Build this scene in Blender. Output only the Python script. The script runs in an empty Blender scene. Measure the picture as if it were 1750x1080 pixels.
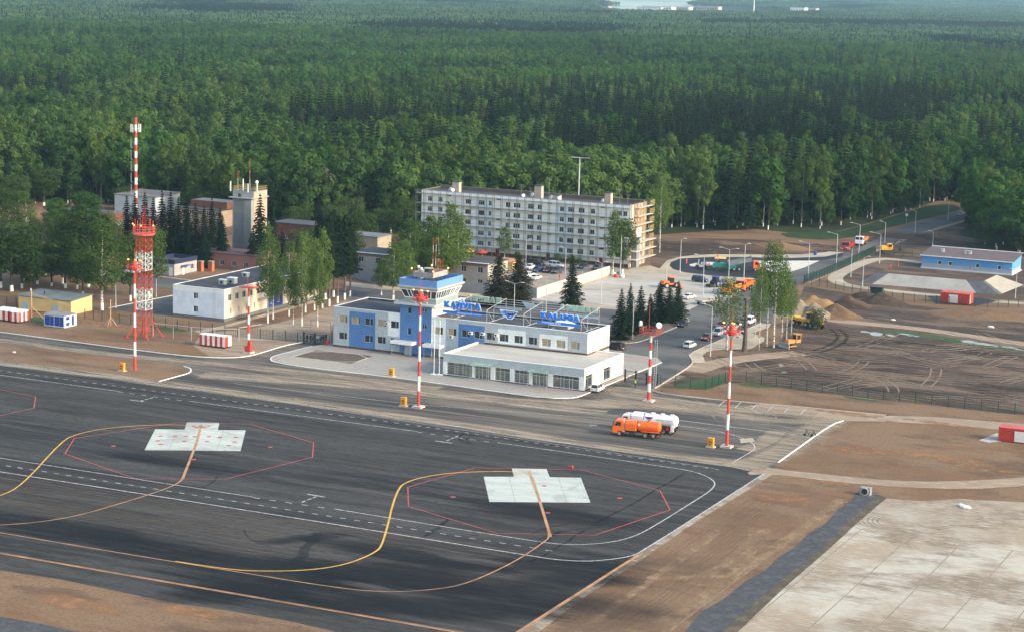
import bpy, bmesh, math, random
import numpy as np
from mathutils import Vector, Matrix, noise as mnoise
from mathutils.geometry import tessellate_polygon
random.seed(7)
R = math.radians
SC = bpy.context.scene
COL = SC.collection

# ------------------------------------------------------------------ camera
CAM_H = 80.0
PITCH, ROLL, YAW, FPX = R(9.37933), R(1.525397), R(25.155945), 3505.9
cp, sp, cy, sy = math.cos(PITCH), math.sin(PITCH), math.cos(YAW), math.sin(YAW)
def _rot(v): return Vector((cy*v[0]-sy*v[1], sy*v[0]+cy*v[1], v[2]))
F_ = _rot((0, cp, -sp)); U0 = _rot((0, sp, cp)); R0 = _rot((1, 0, 0))
cr, sr = math.cos(ROLL), math.sin(ROLL)
R_ = R0*cr + U0*sr; U_ = U0*cr - R0*sr
cam = bpy.data.cameras.new('camera'); camo = bpy.data.objects.new('camera', cam); COL.objects.link(camo)
camo.matrix_world = Matrix(((R_.x, U_.x, -F_.x, 0), (R_.y, U_.y, -F_.y, 0), (R_.z, U_.z, -F_.z, CAM_H), (0, 0, 0, 1)))
cam.sensor_width = 36; cam.lens = FPX/1750*36; cam.clip_start = 1; cam.clip_end = 60000
SC.camera = camo
HAZE = 0.000062
# ------------------------------------------------------------------ light
SUN_EL, SUN_AZ = 26, 92      # azimuth clockwise from the +Y axis
w = bpy.data.worlds.new('World'); SC.world = w; w.use_nodes = True
nt = w.node_tree; bg = nt.nodes['Background']
sky = nt.nodes.new('ShaderNodeTexSky'); sky.sky_type = 'NISHITA'; sky.sun_disc = False
sky.sun_elevation = R(SUN_EL); sky.sun_rotation = R(SUN_AZ); sky.air_density = 1.3; sky.dust_density = 2.5; sky.ozone_density = 1.0
nt.links.new(sky.outputs[0], bg.inputs[0]); bg.inputs[1].default_value = 0.15
sl = bpy.data.lights.new('sun', 'SUN'); sl.energy = 1.75; sl.angle = R(9); sl.color = (1.0, 0.88, 0.72)
so = bpy.data.objects.new('sun', sl); COL.objects.link(so)
sd = Vector((math.sin(R(SUN_AZ))*math.cos(R(SUN_EL)), math.cos(R(SUN_AZ))*math.cos(R(SUN_EL)), math.sin(R(SUN_EL))))
so.rotation_euler = sd.to_track_quat('Z', 'Y').to_euler(); so.location = (0, 0, 200)
SC.view_settings.view_transform = 'Standard'; SC.view_settings.look = 'None'
SC.view_settings.exposure = 1.2; SC.view_settings.gamma = 1
SC.cycles.max_bounces = 5; SC.cycles.transparent_max_bounces = 24; SC.cycles.volume_bounces = 0
SC.cycles.diffuse_bounces = 2; SC.cycles.glossy_bounces = 2

# --------------------------------------------- survey: photo pixel -> place
def ray(px, py):
    return (F_*FPX + R_*(px-875) - U_*(py-540)).normalized()
def Z(px, py, z=0.0):
    d = ray(px, py); t = (z-CAM_H)/d.z; return Vector((d.x*t, d.y*t, z))
def onY(px, py, Y):
    d = ray(px, py); t = Y/d.y; return Vector((d.x*t, Y, CAM_H+d.z*t))
def onX(px, py, X):
    d = ray(px, py); t = X/d.x; return Vector((X, d.y*t, CAM_H+d.z*t))
def toPx(p):
    d = Vector(p)-Vector((0, 0, CAM_H)); k = FPX/d.dot(F_); return 875+k*d.dot(R_), 540-k*d.dot(U_)
def rise(b, py):          # height of a thing standing at b whose top is at pixel row py
    k = Vector(b); lo, hi = 0, 60
    for _ in range(30):
        m = (lo+hi)/2
        if toPx((k.x, k.y, m))[1] > py: lo = m
        else: hi = m
    return lo

# ------------------------------------------------------------------ materials
MATS = {}
def nodes_of(m):
    m.use_nodes = True; return m.node_tree.nodes, m.node_tree.links
def mat(name, col, rough=.8, var=.12, scale=.6, metal=0, detail=4, stretch=None, col2=None, bump=0, spec=None, emit=0):
    if name in MATS: return MATS[name]
    m = bpy.data.materials.new(name); N, L = nodes_of(m); b = N['Principled BSDF']
    b.inputs['Roughness'].default_value = rough; b.inputs['Metallic'].default_value = metal
    if spec is not None: b.inputs['Specular IOR Level'].default_value = spec
    c2 = col2 or tuple(min(1, c*(1-var)) for c in col); c1 = col if col2 else tuple(min(1, c*(1+var)) for c in col)
    if var > 0 or col2:
        g = N.new('ShaderNodeNewGeometry'); mp = N.new('ShaderNodeMapping'); n = N.new('ShaderNodeTexNoise')
        n.inputs['Scale'].default_value = scale; n.inputs['Detail'].default_value = detail; n.inputs['Roughness'].default_value = .6
        if stretch: mp.inputs['Scale'].default_value = stretch
        L.new(g.outputs['Position'], mp.inputs[0]); L.new(mp.outputs[0], n.inputs['Vector'])
        r = N.new('ShaderNodeValToRGB'); r.color_ramp.elements[0].position = .35; r.color_ramp.elements[1].position = .65
        r.color_ramp.elements[0].color = (*c2, 1); r.color_ramp.elements[1].color = (*c1, 1)
        L.new(n.outputs[0], r.inputs[0]); L.new(r.outputs[0], b.inputs['Base Color'])
        if bump:
            bp = N.new('ShaderNodeBump'); bp.inputs['Strength'].default_value = .6; bp.inputs['Distance'].default_value = bump
            L.new(n.outputs[0], bp.inputs['Height']); L.new(bp.outputs[0], b.inputs['Normal'])
    else: b.inputs['Base Color'].default_value = (*col, 1)
    if emit: b.inputs['Emission Color'].default_value = (*col, 1); b.inputs['Emission Strength'].default_value = emit
    MATS[name] = m; return m

def layered(name, cols, layers, rough=.9, bump=0.0, spec=.3):
    """base colour = cols[0]; each layer (colour, scale, stretch xyz, lo, hi, strength, detail) is mixed on top by thresholded noise"""
    if name in MATS: return MATS[name]
    m = bpy.data.materials.new(name); N, L = nodes_of(m); b = N['Principled BSDF']
    b.inputs['Roughness'].default_value = rough; b.inputs['Specular IOR Level'].default_value = spec
    g = N.new('ShaderNodeNewGeometry'); rgb = N.new('ShaderNodeRGB'); rgb.outputs[0].default_value = (*cols, 1)
    cur = rgb.outputs[0]; last = None
    for i, (c, s, st, lo, hi, k, det) in enumerate(layers):
        mp = N.new('ShaderNodeMapping'); mp.inputs['Scale'].default_value = st; mp.inputs['Location'].default_value = (i*13.7, i*5.1, i*3.3)
        if len(st) == 3: pass
        n = N.new('ShaderNodeTexNoise'); n.inputs['Scale'].default_value = s; n.inputs['Detail'].default_value = det; n.inputs['Roughness'].default_value = .62
        L.new(g.outputs['Position'], mp.inputs[0]); L.new(mp.outputs[0], n.inputs['Vector'])
        mr = N.new('ShaderNodeMapRange'); mr.inputs[1].default_value = lo; mr.inputs[2].default_value = lo+(hi-lo)*.55; mr.inputs[4].default_value = k
        L.new(n.outputs[0], mr.inputs[0])
        mx = N.new('ShaderNodeMix'); mx.data_type = 'RGBA'
        L.new(mr.outputs[0], mx.inputs[0]); L.new(cur, mx.inputs[6]); mx.inputs[7].default_value = (*c, 1)
        cur = mx.outputs[2]; last = n
    L.new(cur, b.inputs['Base Color'])
    if bump:
        n = N.new('ShaderNodeTexNoise'); n.inputs['Scale'].default_value = .8; n.inputs['Detail'].default_value = 6
        L.new(g.outputs['Position'], n.inputs['Vector'])
        bp = N.new('ShaderNodeBump'); bp.inputs['Strength'].default_value = .8; bp.inputs['Distance'].default_value = bump
        L.new(n.outputs[0], bp.inputs['Height']); L.new(bp.outputs[0], b.inputs['Normal'])
    MATS[name] = m; return m

def panel(name, col, pw=.6, ph=.6, line=.75, rough=.45, var=.06):
    """cladding with joints, on walls standing along the x or the y axis"""
    if name in MATS: return MATS[name]
    m = bpy.data.materials.new(name); N, L = nodes_of(m); b = N['Principled BSDF']; b.inputs['Roughness'].default_value = rough
    g = N.new('ShaderNodeNewGeometry'); s = N.new('ShaderNodeSeparateXYZ'); a = N.new('ShaderNodeMath'); c = N.new('ShaderNodeCombineXYZ')
    L.new(g.outputs['Position'], s.inputs[0]); L.new(s.outputs[0], a.inputs[0]); L.new(s.outputs[1], a.inputs[1])
    L.new(a.outputs[0], c.inputs[0]); L.new(s.outputs[2], c.inputs[1])
    t = N.new('ShaderNodeTexBrick'); t.offset = 0; t.inputs['Scale'].default_value = 1
    t.inputs['Brick Width'].default_value = pw; t.inputs['Row Height'].default_value = ph; t.inputs['Mortar Size'].default_value = .022
    t.inputs['Color1'].default_value = (*[x*(1+var) for x in col], 1); t.inputs['Color2'].default_value = (*[x*(1-var) for x in col], 1)
    t.inputs['Mortar'].default_value = (*[x*line for x in col], 1)
    L.new(c.outputs[0], t.inputs[0])
    n = N.new('ShaderNodeTexNoise'); n.inputs['Scale'].default_value = .5; n.inputs['Detail'].default_value = 5
    mr = N.new('ShaderNodeMapRange'); mr.inputs[1].default_value = .3; mr.inputs[2].default_value = .7; mr.inputs[3].default_value = .9; mr.inputs[4].default_value = 1.04
    L.new(g.outputs['Position'], n.inputs['Vector']); L.new(n.outputs[0], mr.inputs[0])
    mx = N.new('ShaderNodeVectorMath'); mx.operation = 'SCALE'; L.new(t.outputs[0], mx.inputs[0]); L.new(mr.outputs[0], mx.inputs['Scale'])
    L.new(mx.outputs[0], b.inputs['Base Color']); MATS[name] = m; return m

def decal(name, col, scale=.4, st=(1, 1, 1), lo=.42, hi=.62, k=.9, rough=.95):
    """thin dust / stain / worn paint: noise-broken coverage that fades out at the rim (colour attribute 'fade')"""
    if name in MATS: return MATS[name]
    m = bpy.data.materials.new(name); N, L = nodes_of(m); b = N['Principled BSDF']
    b.inputs['Roughness'].default_value = rough; b.inputs['Base Color'].default_value = (*col, 1); b.inputs['Specular IOR Level'].default_value = .2
    g = N.new('ShaderNodeNewGeometry'); mp = N.new('ShaderNodeMapping'); mp.inputs['Scale'].default_value = st
    n = N.new('ShaderNodeTexNoise'); n.inputs['Scale'].default_value = scale; n.inputs['Detail'].default_value = 7; n.inputs['Roughness'].default_value = .68
    L.new(g.outputs['Position'], mp.inputs[0]); L.new(mp.outputs[0], n.inputs['Vector'])
    at = N.new('ShaderNodeAttribute'); at.attribute_name = 'fade'
    ad = N.new('ShaderNodeMath'); ad.operation = 'MULTIPLY_ADD'; ad.inputs[1].default_value = .55; L.new(at.outputs['Fac'], ad.inputs[0])
    sb = N.new('ShaderNodeMath'); sb.operation = 'SUBTRACT'; sb.inputs[1].default_value = .55; L.new(n.outputs[0], sb.inputs[0]); L.new(sb.outputs[0], ad.inputs[2])
    mr = N.new('ShaderNodeMapRange'); mr.inputs[1].default_value = lo; mr.inputs[2].default_value = hi; mr.inputs[4].default_value = k
    L.new(ad.outputs[0], mr.inputs[0])
    L.new(mr.outputs[0], b.inputs['Alpha']); MATS[name] = m; return m

# ------------------------------------------------------------------ mesh builder
ORG = {}
def org(o): return ORG.get(o.name, Vector((0, 0, 0)))
class MB:
    def __init__(s): s.v = []; s.f = []; s.m = []; s.mats = []
    def mi(s, m):
        if m is None: return 0
        if m not in s.mats: s.mats.append(m)
        return s.mats.index(m)
    def add(s, vs, fs, m=None):
        b = len(s.v); s.v += [tuple(v) for v in vs]; k = s.mi(m)
        for f in fs: s.f.append(tuple(i+b for i in f)); s.m.append(k)
        return s
    def box(s, a, b, m=None, skip=''):
        x0, y0, z0 = [min(p, q) for p, q in zip(a, b)]; x1, y1, z1 = [max(p, q) for p, q in zip(a, b)]
        vs = [(x0, y0, z0), (x1, y0, z0), (x1, y1, z0), (x0, y1, z0), (x0, y0, z1), (x1, y0, z1), (x1, y1, z1), (x0, y1, z1)]
        fs = {'b': (0, 3, 2, 1), 't': (4, 5, 6, 7), 'f': (0, 1, 5, 4), 'r': (1, 2, 6, 5), 'k': (2, 3, 7, 6), 'l': (3, 0, 4, 7)}
        return s.add(vs, [f for k, f in fs.items() if k not in skip], m)
    def bar(s, p, q, w, h=None, m=None, up=(0, 0, 1)):
        p, q = Vector(p), Vector(q); d = (q-p).normalized(); h = h or w; u = Vector(up)
        if abs(d.dot(u)) > .98: u = Vector((0, 1, 0))
        a = d.cross(u).normalized()*w/2; c = a.cross(d).normalized()*h/2
        vs = [p-a-c, p+a-c, p+a+c, p-a+c, q-a-c, q+a-c, q+a+c, q-a+c]
        return s.add(vs, [(0, 3, 2, 1), (4, 5, 6, 7), (0, 1, 5, 4), (1, 2, 6, 5), (2, 3, 7, 6), (3, 0, 4, 7)], m)
    def tube(s, p, q, r0, r1=None, n=8, m=None, caps=True):
        p, q = Vector(p), Vector(q); r1 = r0 if r1 is None else r1; d = (q-p).normalized()
        u = Vector((0, 0, 1)) if abs(d.z) < .95 else Vector((1, 0, 0)); a = d.cross(u).normalized(); c = a.cross(d)
        vs = []
        for o, r in ((p, r0), (q, r1)):
            for i in range(n): t = 2*math.pi*i/n; vs.append(o+a*math.cos(t)*r+c*math.sin(t)*r)
        fs = [(i, i+n, (i+1) % n+n, (i+1) % n) for i in range(n)]
        if caps: fs += [tuple(range(n)), tuple(range(2*n-1, n-1, -1))]
        return s.add(vs, fs, m)
    def prism(s, prof, x0, x1, m=None, axis='x'):
        """profile of (u, z) swept along an axis (x: u is y;  y: u is x;  z: profile is (x, y))"""
        n = len(prof)
        def P(u, z, t): return {'x': (t, u, z), 'y': (u, t, z), 'z': (u, z, t)}[axis]
        vs = [P(u, z, x0) for u, z in prof]+[P(u, z, x1) for u, z in prof]
        fs = [(i, (i+1) % n, (i+1) % n+n, i+n) for i in range(n)]+[tuple(range(n-1, -1, -1)), tuple(range(n, 2*n))]
        return s.add(vs, fs, m)
    def sph(s, c, r, m=None, n=8, k=6, sc=(1, 1, 1)):
        vs = []; fs = []
        for j in range(k+1):
            ph = math.pi*j/k
            for i in range(n): t = 2*math.pi*i/n; vs.append((c[0]+r*sc[0]*math.sin(ph)*math.cos(t), c[1]+r*sc[1]*math.sin(ph)*math.sin(t), c[2]+r*sc[2]*math.cos(ph)))
        for j in range(k):
            for i in range(n): fs.append((j*n+i, (j+1)*n+i, (j+1)*n+(i+1) % n, j*n+(i+1) % n))
        return s.add(vs, fs, m)
    def build(s, name, parent=None, m=None, bevel=0, smooth=False, world=True):
        me = bpy.data.meshes.new(name); o0 = org(parent) if (parent is not None and world) else Vector((0, 0, 0))
        me.from_pydata([(v[0]-o0.x, v[1]-o0.y, v[2]-o0.z) for v in s.v], [], s.f)
        if s.mats:
            for q in s.mats: me.materials.append(q)
            me.polygons.foreach_set('material_index', s.m)
        elif m is not None: me.materials.append(m)
        me.update()
        bm = bmesh.new(); bm.from_mesh(me); bmesh.ops.recalc_face_normals(bm, faces=bm.faces)
        if bevel: bmesh.ops.remove_doubles(bm, verts=bm.verts, dist=1e-4); bmesh.ops.bevel(bm, geom=[e for e in bm.edges if e.is_manifold and e.calc_face_angle(0) > .5], offset=bevel, segments=1, affect='EDGES', clamp_overlap=True)
        bm.to_mesh(me); bm.free()
        if smooth: me.shade_smooth()
        o = bpy.data.objects.new(name, me); COL.objects.link(o)
        if parent is not None: o.parent = parent; ORG[o.name] = o0
        return o
def thing(name, label, cat, loc=(0, 0, 0), rz=0, group=None):
    o = bpy.data.objects.new(name, None); COL.objects.link(o); o.location = loc; o.rotation_euler[2] = rz
    o.empty_display_size = .5; ORG[o.name] = Vector(loc) if not rz else Vector((0, 0, 0))
    return tag(o, label, cat, group)
def tag(o, label=None, cat=None, group=None, kind=None):
    if label: o['label'] = label
    if cat: o['category'] = cat
    if group: o['group'] = group
    if kind: o['kind'] = kind
    return o
def kids(o): return [c for c in KID.get(o.name, [])]
def copy_tree(o, loc=None, rz=None, label=None, group=None, sc=None):
    ch = {}
    def rec(a, par):
        c = a.copy(); COL.objects.link(c)
        if par is not None: c.parent = par
        for k in a.children: rec(k, c)
        return c
    c = rec(o, None)
    if loc is not None: c.location = loc
    if rz is not None: c.rotation_euler[2] = rz
    if sc: c.scale = sc if isinstance(sc, tuple) else (sc, sc, sc)
    if label: c['label'] = label
    if group: c['group'] = group
    return c

# ------------------------------------------------------------------ flat sheets, ribbons and stains
def smooth_px(pts, it=2, closed=True):
    for _ in range(it):
        q = []; n = len(pts)
        for i in range(n if closed else n-1):
            a, b = pts[i], pts[(i+1) % n]
            q += [(a[0]*.75+b[0]*.25, a[1]*.75+b[1]*.25), (a[0]*.25+b[0]*.75, a[1]*.25+b[1]*.75)]
        if not closed: q = [pts[0]]+q+[pts[-1]]
        pts = q
    return pts
def sheet(name, px, z, m, sm=0, kind='structure', world=False):
    if sm: px = smooth_px(px, sm)
    vs = [Vector((p[0], p[1], z)) if world else Z(*p)+Vector((0, 0, z)) for p in px]
    tri = tessellate_polygon([[v for v in vs]])
    me = bpy.data.meshes.new(name); fs = []
    for t in tri:
        a, b, c = (vs[i] for i in t)
        fs.append(t if (b-a).cross(c-a).z > 0 else t[::-1])
    me.from_pydata(vs, [], fs); me.materials.append(m); o = bpy.data.objects.new(name, me); COL.objects.link(o)
    o['kind'] = kind; return o
def offs(pts, d):
    out = []; n = len(pts)
    for i, p in enumerate(pts):
        a = pts[max(0, i-1)]; b = pts[min(n-1, i+1)]; t = (b-a).normalized(); out.append(p+Vector((-t.y, t.x, 0))*d)
    return out
def ribbon(mb, pts, w, z, m=None, h=0):
    """band of width w along world points, at height z (h > 0: a kerb standing h high)"""
    L_, R2 = offs(pts, w/2), offs(pts, -w/2); n = len(pts)
    if h:
        vs = [(p.x, p.y, zz) for P, zz in ((L_, z), (L_, z+h), (R2, z+h), (R2, z)) for p in P]
        fs = []
        for i in range(n-1):
            for k in range(3): fs.append((k*n+i, k*n+i+1, (k+1)*n+i+1, (k+1)*n+i))
        fs += [(0, n, 2*n, 3*n), (n-1, 4*n-1, 3*n-1, 2*n-1)]
    else:
        vs = [(p.x, p.y, z) for P in (L_, R2) for p in P]; fs = [(n+i, n+i+1, i+1, i) for i in range(n-1)]
    mb.add(vs, fs, m)
def line_px(mb, px, w, z, m=None, h=0, sm=0):
    if sm: px = smooth_px(px, sm, False)
    ribbon(mb, [Z(*p) for p in px], w, z, m, h)
def flat(mb, name, m=None, kind='structure'):
    me = bpy.data.meshes.new(name); me.from_pydata(mb.v, [], mb.f)
    for q in (mb.mats or [m]): me.materials.append(q)
    if mb.mats: me.polygons.foreach_set('material_index', mb.m)
    o = bpy.data.objects.new(name, me); COL.objects.link(o); o['kind'] = kind; return o
class Fade:
    """flat decals with a per-vertex fade"""
    def __init__(s): s.v = []; s.f = []; s.a = []; s.k = 0
    def blob(s, c, rx, ry, rz, z, n=20, core=.35):
        s.k += 1; z += .0004*s.k; b = len(s.v); s.v.append((c[0], c[1], z)); s.a.append(1)
        for r, al in ((core, 1.0), (1, 0)):
            for i in range(n):
                t = 2*math.pi*i/n; x, y = rx*r*math.cos(t), ry*r*math.sin(t)
                s.v.append((c[0]+x*math.cos(rz)-y*math.sin(rz), c[1]+x*math.sin(rz)+y*math.cos(rz), z)); s.a.append(al)
        for i in range(n):
            j = (i+1) % n; s.f += [(b, b+1+i, b+1+j), (b+1+i, b+1+n+i, b+1+n+j, b+1+j)]
    def band(s, pts, w, z, a=1.0, ends=True):
        s.k += 1; z += .0004*s.k; b = len(s.v); n = len(pts); rows = [offs(pts, w/2), offs(pts, w/5), offs(pts, -w/5), offs(pts, -w/2)]
        for k, P in enumerate(rows):
            for i, p in enumerate(P):
                s.v.append((p.x, p.y, z)); s.a.append(0 if k in (0, 3) or (ends and i in (0, n-1)) else a)
        for k in range(3):
            for i in range(n-1): s.f.append((b+(k+1)*n+i, b+(k+1)*n+i+1, b+k*n+i+1, b+k*n+i))
    def build(s, name, m, kind='structure'):
        me = bpy.data.meshes.new(name); me.from_pydata(s.v, [], s.f); me.materials.append(m)
        at = me.attributes.new('fade', 'FLOAT', 'POINT'); at.data.foreach_set('value', s.a)
        o = bpy.data.objects.new(name, me); COL.objects.link(o); o['kind'] = kind; return o
# ================================================================== GROUND
SOIL = layered('soil', (.170, .099, .050), [
    ((.225, .142, .080), .05, (1, 1, 1), .42, .62, .8, 6), ((.085, .050, .031), .11, (.6, 1.6, 1), .52, .68, .6, 6),
    ((.24, .165, .105), .9, (.25, 1.8, 1), .54, .74, .55, 8), ((.20, .10, .045), .08, (.5, 1.5, 1), .54, .66, .6, 7), ((.075, .047, .028), 2.2, (1, 1, 1), .5, .7, .55, 6)], bump=.12)
DARKSOIL = layered('churned_earth', (.082, .049, .030), [
    ((.16, .105, .068), .045, (.7, 1.5, 1), .47, .6, .9, 8), ((.034, .023, .017), .09, (.4, 1.8, 1), .50, .62, .85, 9),
    ((.21, .15, .10), .8, (.5, 1.5, 1), .56, .74, .55, 7), ((.05, .036, .028), 1.6, (1, 1, 1), .5, .7, .5, 5)], bump=.25)
ASPHALT = layered('apron_asphalt', (.043, .041, .037), [
    ((.060, .060, .057), .016, (.4, 1.8, 1), .45, .62, .8, 5), ((.015, .016, .018), .03, (.25, 1.6, 1), .50, .66, .75, 7),
    ((.095, .092, .086), .35, (.09, 1.4, 1), .50, .74, .5, 9), ((.010, .011, .013), .20, (.10, 1.5, 1), .50, .70, .6, 9),
    ((.075, .074, .072), .8, (.22, 1.4, 1), .50, .70, .45, 9), ((.018, .018, .019), 1.6, (.5, 1.2, 1), .5, .7, .5, 5)], rough=.9, spec=.2)
STRIP = layered('dusty_strip_asphalt', (.075, .073, .069), [
    ((.17, .145, .115), .05, (.3, 1.8, 1), .42, .62, .75, 7), ((.035, .036, .038), .07, (.15, 1.6, 1), .50, .66, .85, 7),
    ((.21, .18, .14), .5, (.06, 1.8, 1), .50, .72, .6, 8), ((.045, .045, .046), .3, (.06, 2, 1), .52, .7, .6, 6)], rough=.92, spec=.2)
ROADGREY = layered('road_asphalt', (.085, .085, .085), [
    ((.15, .145, .13), .06, (.6, 1.2, 1), .45, .68, .7, 6), ((.05, .05, .052), .12, (1, 1, 1), .55, .7, .7, 5),
    ((.12, .118, .11), 2.5, (1, 1, 1), .5, .75, .4, 4)], rough=.88)
NEWASPH = layered('fresh_asphalt', (.013, .014, .018), [((.024, .025, .03), .3, (1, 1, 1), .45, .7, .7, 6)], rough=.6)
LIGHTPAVE = layered('light_paving', (.43, .365, .265), [
    ((.33, .285, .22), .12, (1, 1, 1), .45, .65, .8, 6), ((.5, .46, .39), .5, (1, 1, 1), .55, .75, .6, 6)], rough=.9)
CARPARK = layered('car_park_gravel', (.40, .37, .31), [
    ((.48, .47, .44), .05, (.6, 1.6, 1), .48, .62, .8, 7), ((.29, .25, .20), .12, (.7, 1.5, 1), .52, .7, .7, 6), ((.34, .30, .25), 1.5, (1, 1, 1), .5, .72, .5, 5)], rough=.9, bump=.04)
TAN = layered('dry_dirt', (.31, .235, .16), [
    ((.27, .20, .14), .2, (1, 1, 1), .45, .65, .8, 6), ((.46, .39, .30), .7, (.5, 1.5, 1), .55, .75, .6, 6)], bump=.05)
SLAB = layered('old_concrete', (.34, .275, .19), [
    ((.46, .43, .355), .04, (1, .6, 1), .47, .58, .95, 10), ((.19, .14, .09), .06, (.8, 1.3, 1), .48, .62, .85, 10), ((.27, .21, .145), .02, (1, 1, 1), .5, .6, .6, 6),
    ((.36, .30, .22), .25, (1, 1, 1), .52, .70, .7, 7), ((.5, .47, .40), 1.2, (.4, 1.6, 1), .5, .75, .5, 5)], rough=.85)
GRAVEL = layered('grey_gravel', (.066, .069, .074), [
    ((.105, .108, .112), .5, (1, 1, 1), .5, .7, .7, 6), ((.040, .043, .05), 1.3, (1, 1, 1), .5, .68, .7, 5)], bump=.08)
GRASS = layered('grass', (.018, .040, .010), [
    ((.032, .062, .014), .15, (1, 1, 1), .45, .65, .8, 6), ((.018, .04, .012), .8, (1, 1, 1), .5, .7, .6, 6)], bump=.2)
FLOOR = layered('forest_floor', (.016, .026, .009), [((.03, .05, .014), .05, (1, 1, 1), .45, .65, .8, 6)], bump=.3)
PAINT = mat('white_line_paint', (.60, .61, .59), scale=1.6, col2=(.20, .21, .21), detail=6)
KERBW = mat('white_kerb', (.72, .71, .66), var=.12, scale=.8)
KERBT = mat('concrete_kerb', (.45, .39, .31), var=.15, scale=.8)
REDP = mat('red_line_paint', (.44, .075, .06), var=.3, scale=.9)
YELP = mat('yellow_line_paint', (.62, .35, .05), var=.2, scale=.5)
ORAP = mat('orange_line_paint', (.42, .22, .10), var=.35, scale=.35)
CONC = layered('stand_concrete', (.43, .47, .42), [((.50, .54, .49), .25, (.3, 1.4, 1), .45, .6, .8, 6), ((.31, .33, .30), .18, (1, 1, 1), .54, .68, .7, 7), ((.24, .25, .23), 1.2, (1, 1, 1), .60, .72, .55, 6)], rough=.85)
CJOINT = mat('stand_joint', (.27, .29, .27), var=.15, scale=1)

S = 30000
sheet('ground', [(-S, -S), (S, -S), (S, S), (-S, S)], 0, SOIL, world=True)
# forest floor and the grass under the edge trees
FEDGE = [(-400, 345), (-60, 340), (100, 340), (190, 348), (300, 362), (380, 384), (460, 396), (560, 400), (620, 402), (720, 400), (900, 400), (1120, 402), (1180, 398), (1290, 392), (1350, 398), (1420, 398), (1470, 386), (1540, 364), (1600, 345), (1640, 338), (1700, 336)]
far = [Z(*p) for p in ((-400, 345), (1700, 336))]
sheet('forest_ground', [(v.x, v.y) for v in (Z(*p) for p in FEDGE)]+[(4000, 14000), (-16000, 14000)], .02, FLOOR, world=True)
sheet('hazy_fields', [(v.x, v.y) for v in (Z(860, 3), Z(1000, 8), Z(1085, 19), Z(1170, 20), Z(1200, 9), Z(1500, 10), Z(1530, 6), Z(1900, 4))]+[(20000, 28000), (-28000, 28000)], .6, mat('haze_tinted_fields', (.34, .40, .34), var=.25, scale=.0012), world=True)  # far fields, with the horizon haze put into their pale colour
sheet('forest_ground', [(1640, 398), (1655, 425), (1700, 436), (1760, 440), (2100, 455), (2300, 330), (1760, 325), (1700, 340), (1672, 360), (1655, 385)], .03, FLOOR)
sheet('grass_verge', [(1330, 400), (1350, 408), (1420, 411), (1470, 404), (1540, 384), (1640, 361), (1640, 352), (1600, 348), (1540, 366), (1470, 388), (1420, 398), (1350, 398)], .035, GRASS, sm=1)
# darker churned earth of the building sites
sheet('churned_ground', [(1118, 662), (1150, 640), (1190, 622), (1250, 600), (1330, 590), (1345, 556), (1375, 489), (1450, 502), (1560, 522), (1760, 535), (1900, 545), (1900, 735), (1750, 709), (1590, 692), (1405, 671), (1330, 661), (1270, 654), (1240, 655), (1206, 666)], .008, DARKSOIL)
sheet('churned_ground', [(1112, 412), (1150, 406), (1290, 410), (1370, 417), (1440, 420), (1470, 412), (1500, 404), (1560, 388), (1650, 366), (1750, 372), (1900, 385), (1900, 520), (1660, 510), (1500, 496), (1420, 480), (1440, 462), (1440, 432), (1368, 440), (1187, 440), (1130, 462), (1112, 460)], .006, DARKSOIL)
sheet('dry_ground', [(330, 590), (345, 570), (440, 560), (520, 540), (600, 510), (575, 530), (560, 590), (519, 586), (470, 597), (430, 608), (360, 610)], .006, layered('dusty_soil', (.31, .235, .165), [((.23, .165, .11), .1, (.5, 1.5, 1), .45, .65, .8, 6), ((.40, .34, .26), .25, (.4, 1.8, 1), .52, .72, .7, 6)]))
# apron and the paved strip in front of the terminal, one sheet
AP = [(-120, 553), (0, 567.5), (100, 581), (216, 596.4), (352, 611), (402, 611.5), (430, 608), (459, 599), (489, 590), (517, 585), (560, 588), (640, 596), (1000, 650), (1062, 655), (1068, 650), (1115, 667), (1128, 672), (1164, 677), (1255, 686), (1350, 694), (1414, 700), (1514, 709.6), (1514, 720), (1441, 719), (1425, 724), (1401, 739), (1330, 790), (1317, 806), (1305, 808), (1090, 946), (880, 1081), (760, 1160), (640, 1110), (570, 1078), (489, 1059.5), (379, 1041), (285, 1027), (203.6, 1010.6), (102, 989), (0, 974), (-120, 958)]
sheet('apron', AP, .012, ASPHALT)
sheet('paved_strip', [(-120, 553), (0, 567.5), (100, 581), (216, 596.4), (352, 611), (402, 611.5), (430, 608), (459, 599), (489, 590), (517, 585), (560, 588), (640, 596), (1000, 650), (1062, 655), (1068, 650), (1115, 667), (1128, 672), (1164, 677), (1255, 686), (1350, 694), (1440, 719), (1425, 724), (1401, 739), (1330, 790), (1317, 806), (1300, 804), (1100, 776), (700, 715), (272, 654), (0, 616), (-120, 600)], .014, STRIP)
sheet('concrete_strip', [(1300, 690), (1414, 700), (1514, 709.6), (1514, 720), (1441, 719), (1425, 723), (1380, 712), (1250, 697)], .016, TAN)
sheet('dirt_road', [(1500, 709), (1600, 712), (1700, 720), (1800, 728), (1800, 742), (1700, 733), (1610, 725), (1510, 720)], .02, TAN, sm=1)
sheet('dirt_road', [(1300, 795), (1324, 801), (1410, 810), (1521, 821), (1613, 823), (1750, 816), (1850, 806), (1850, 822), (1750, 830), (1650, 836), (1539, 832), (1428, 823), (1317, 809), (1270, 812)], .02, TAN, sm=1)
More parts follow.
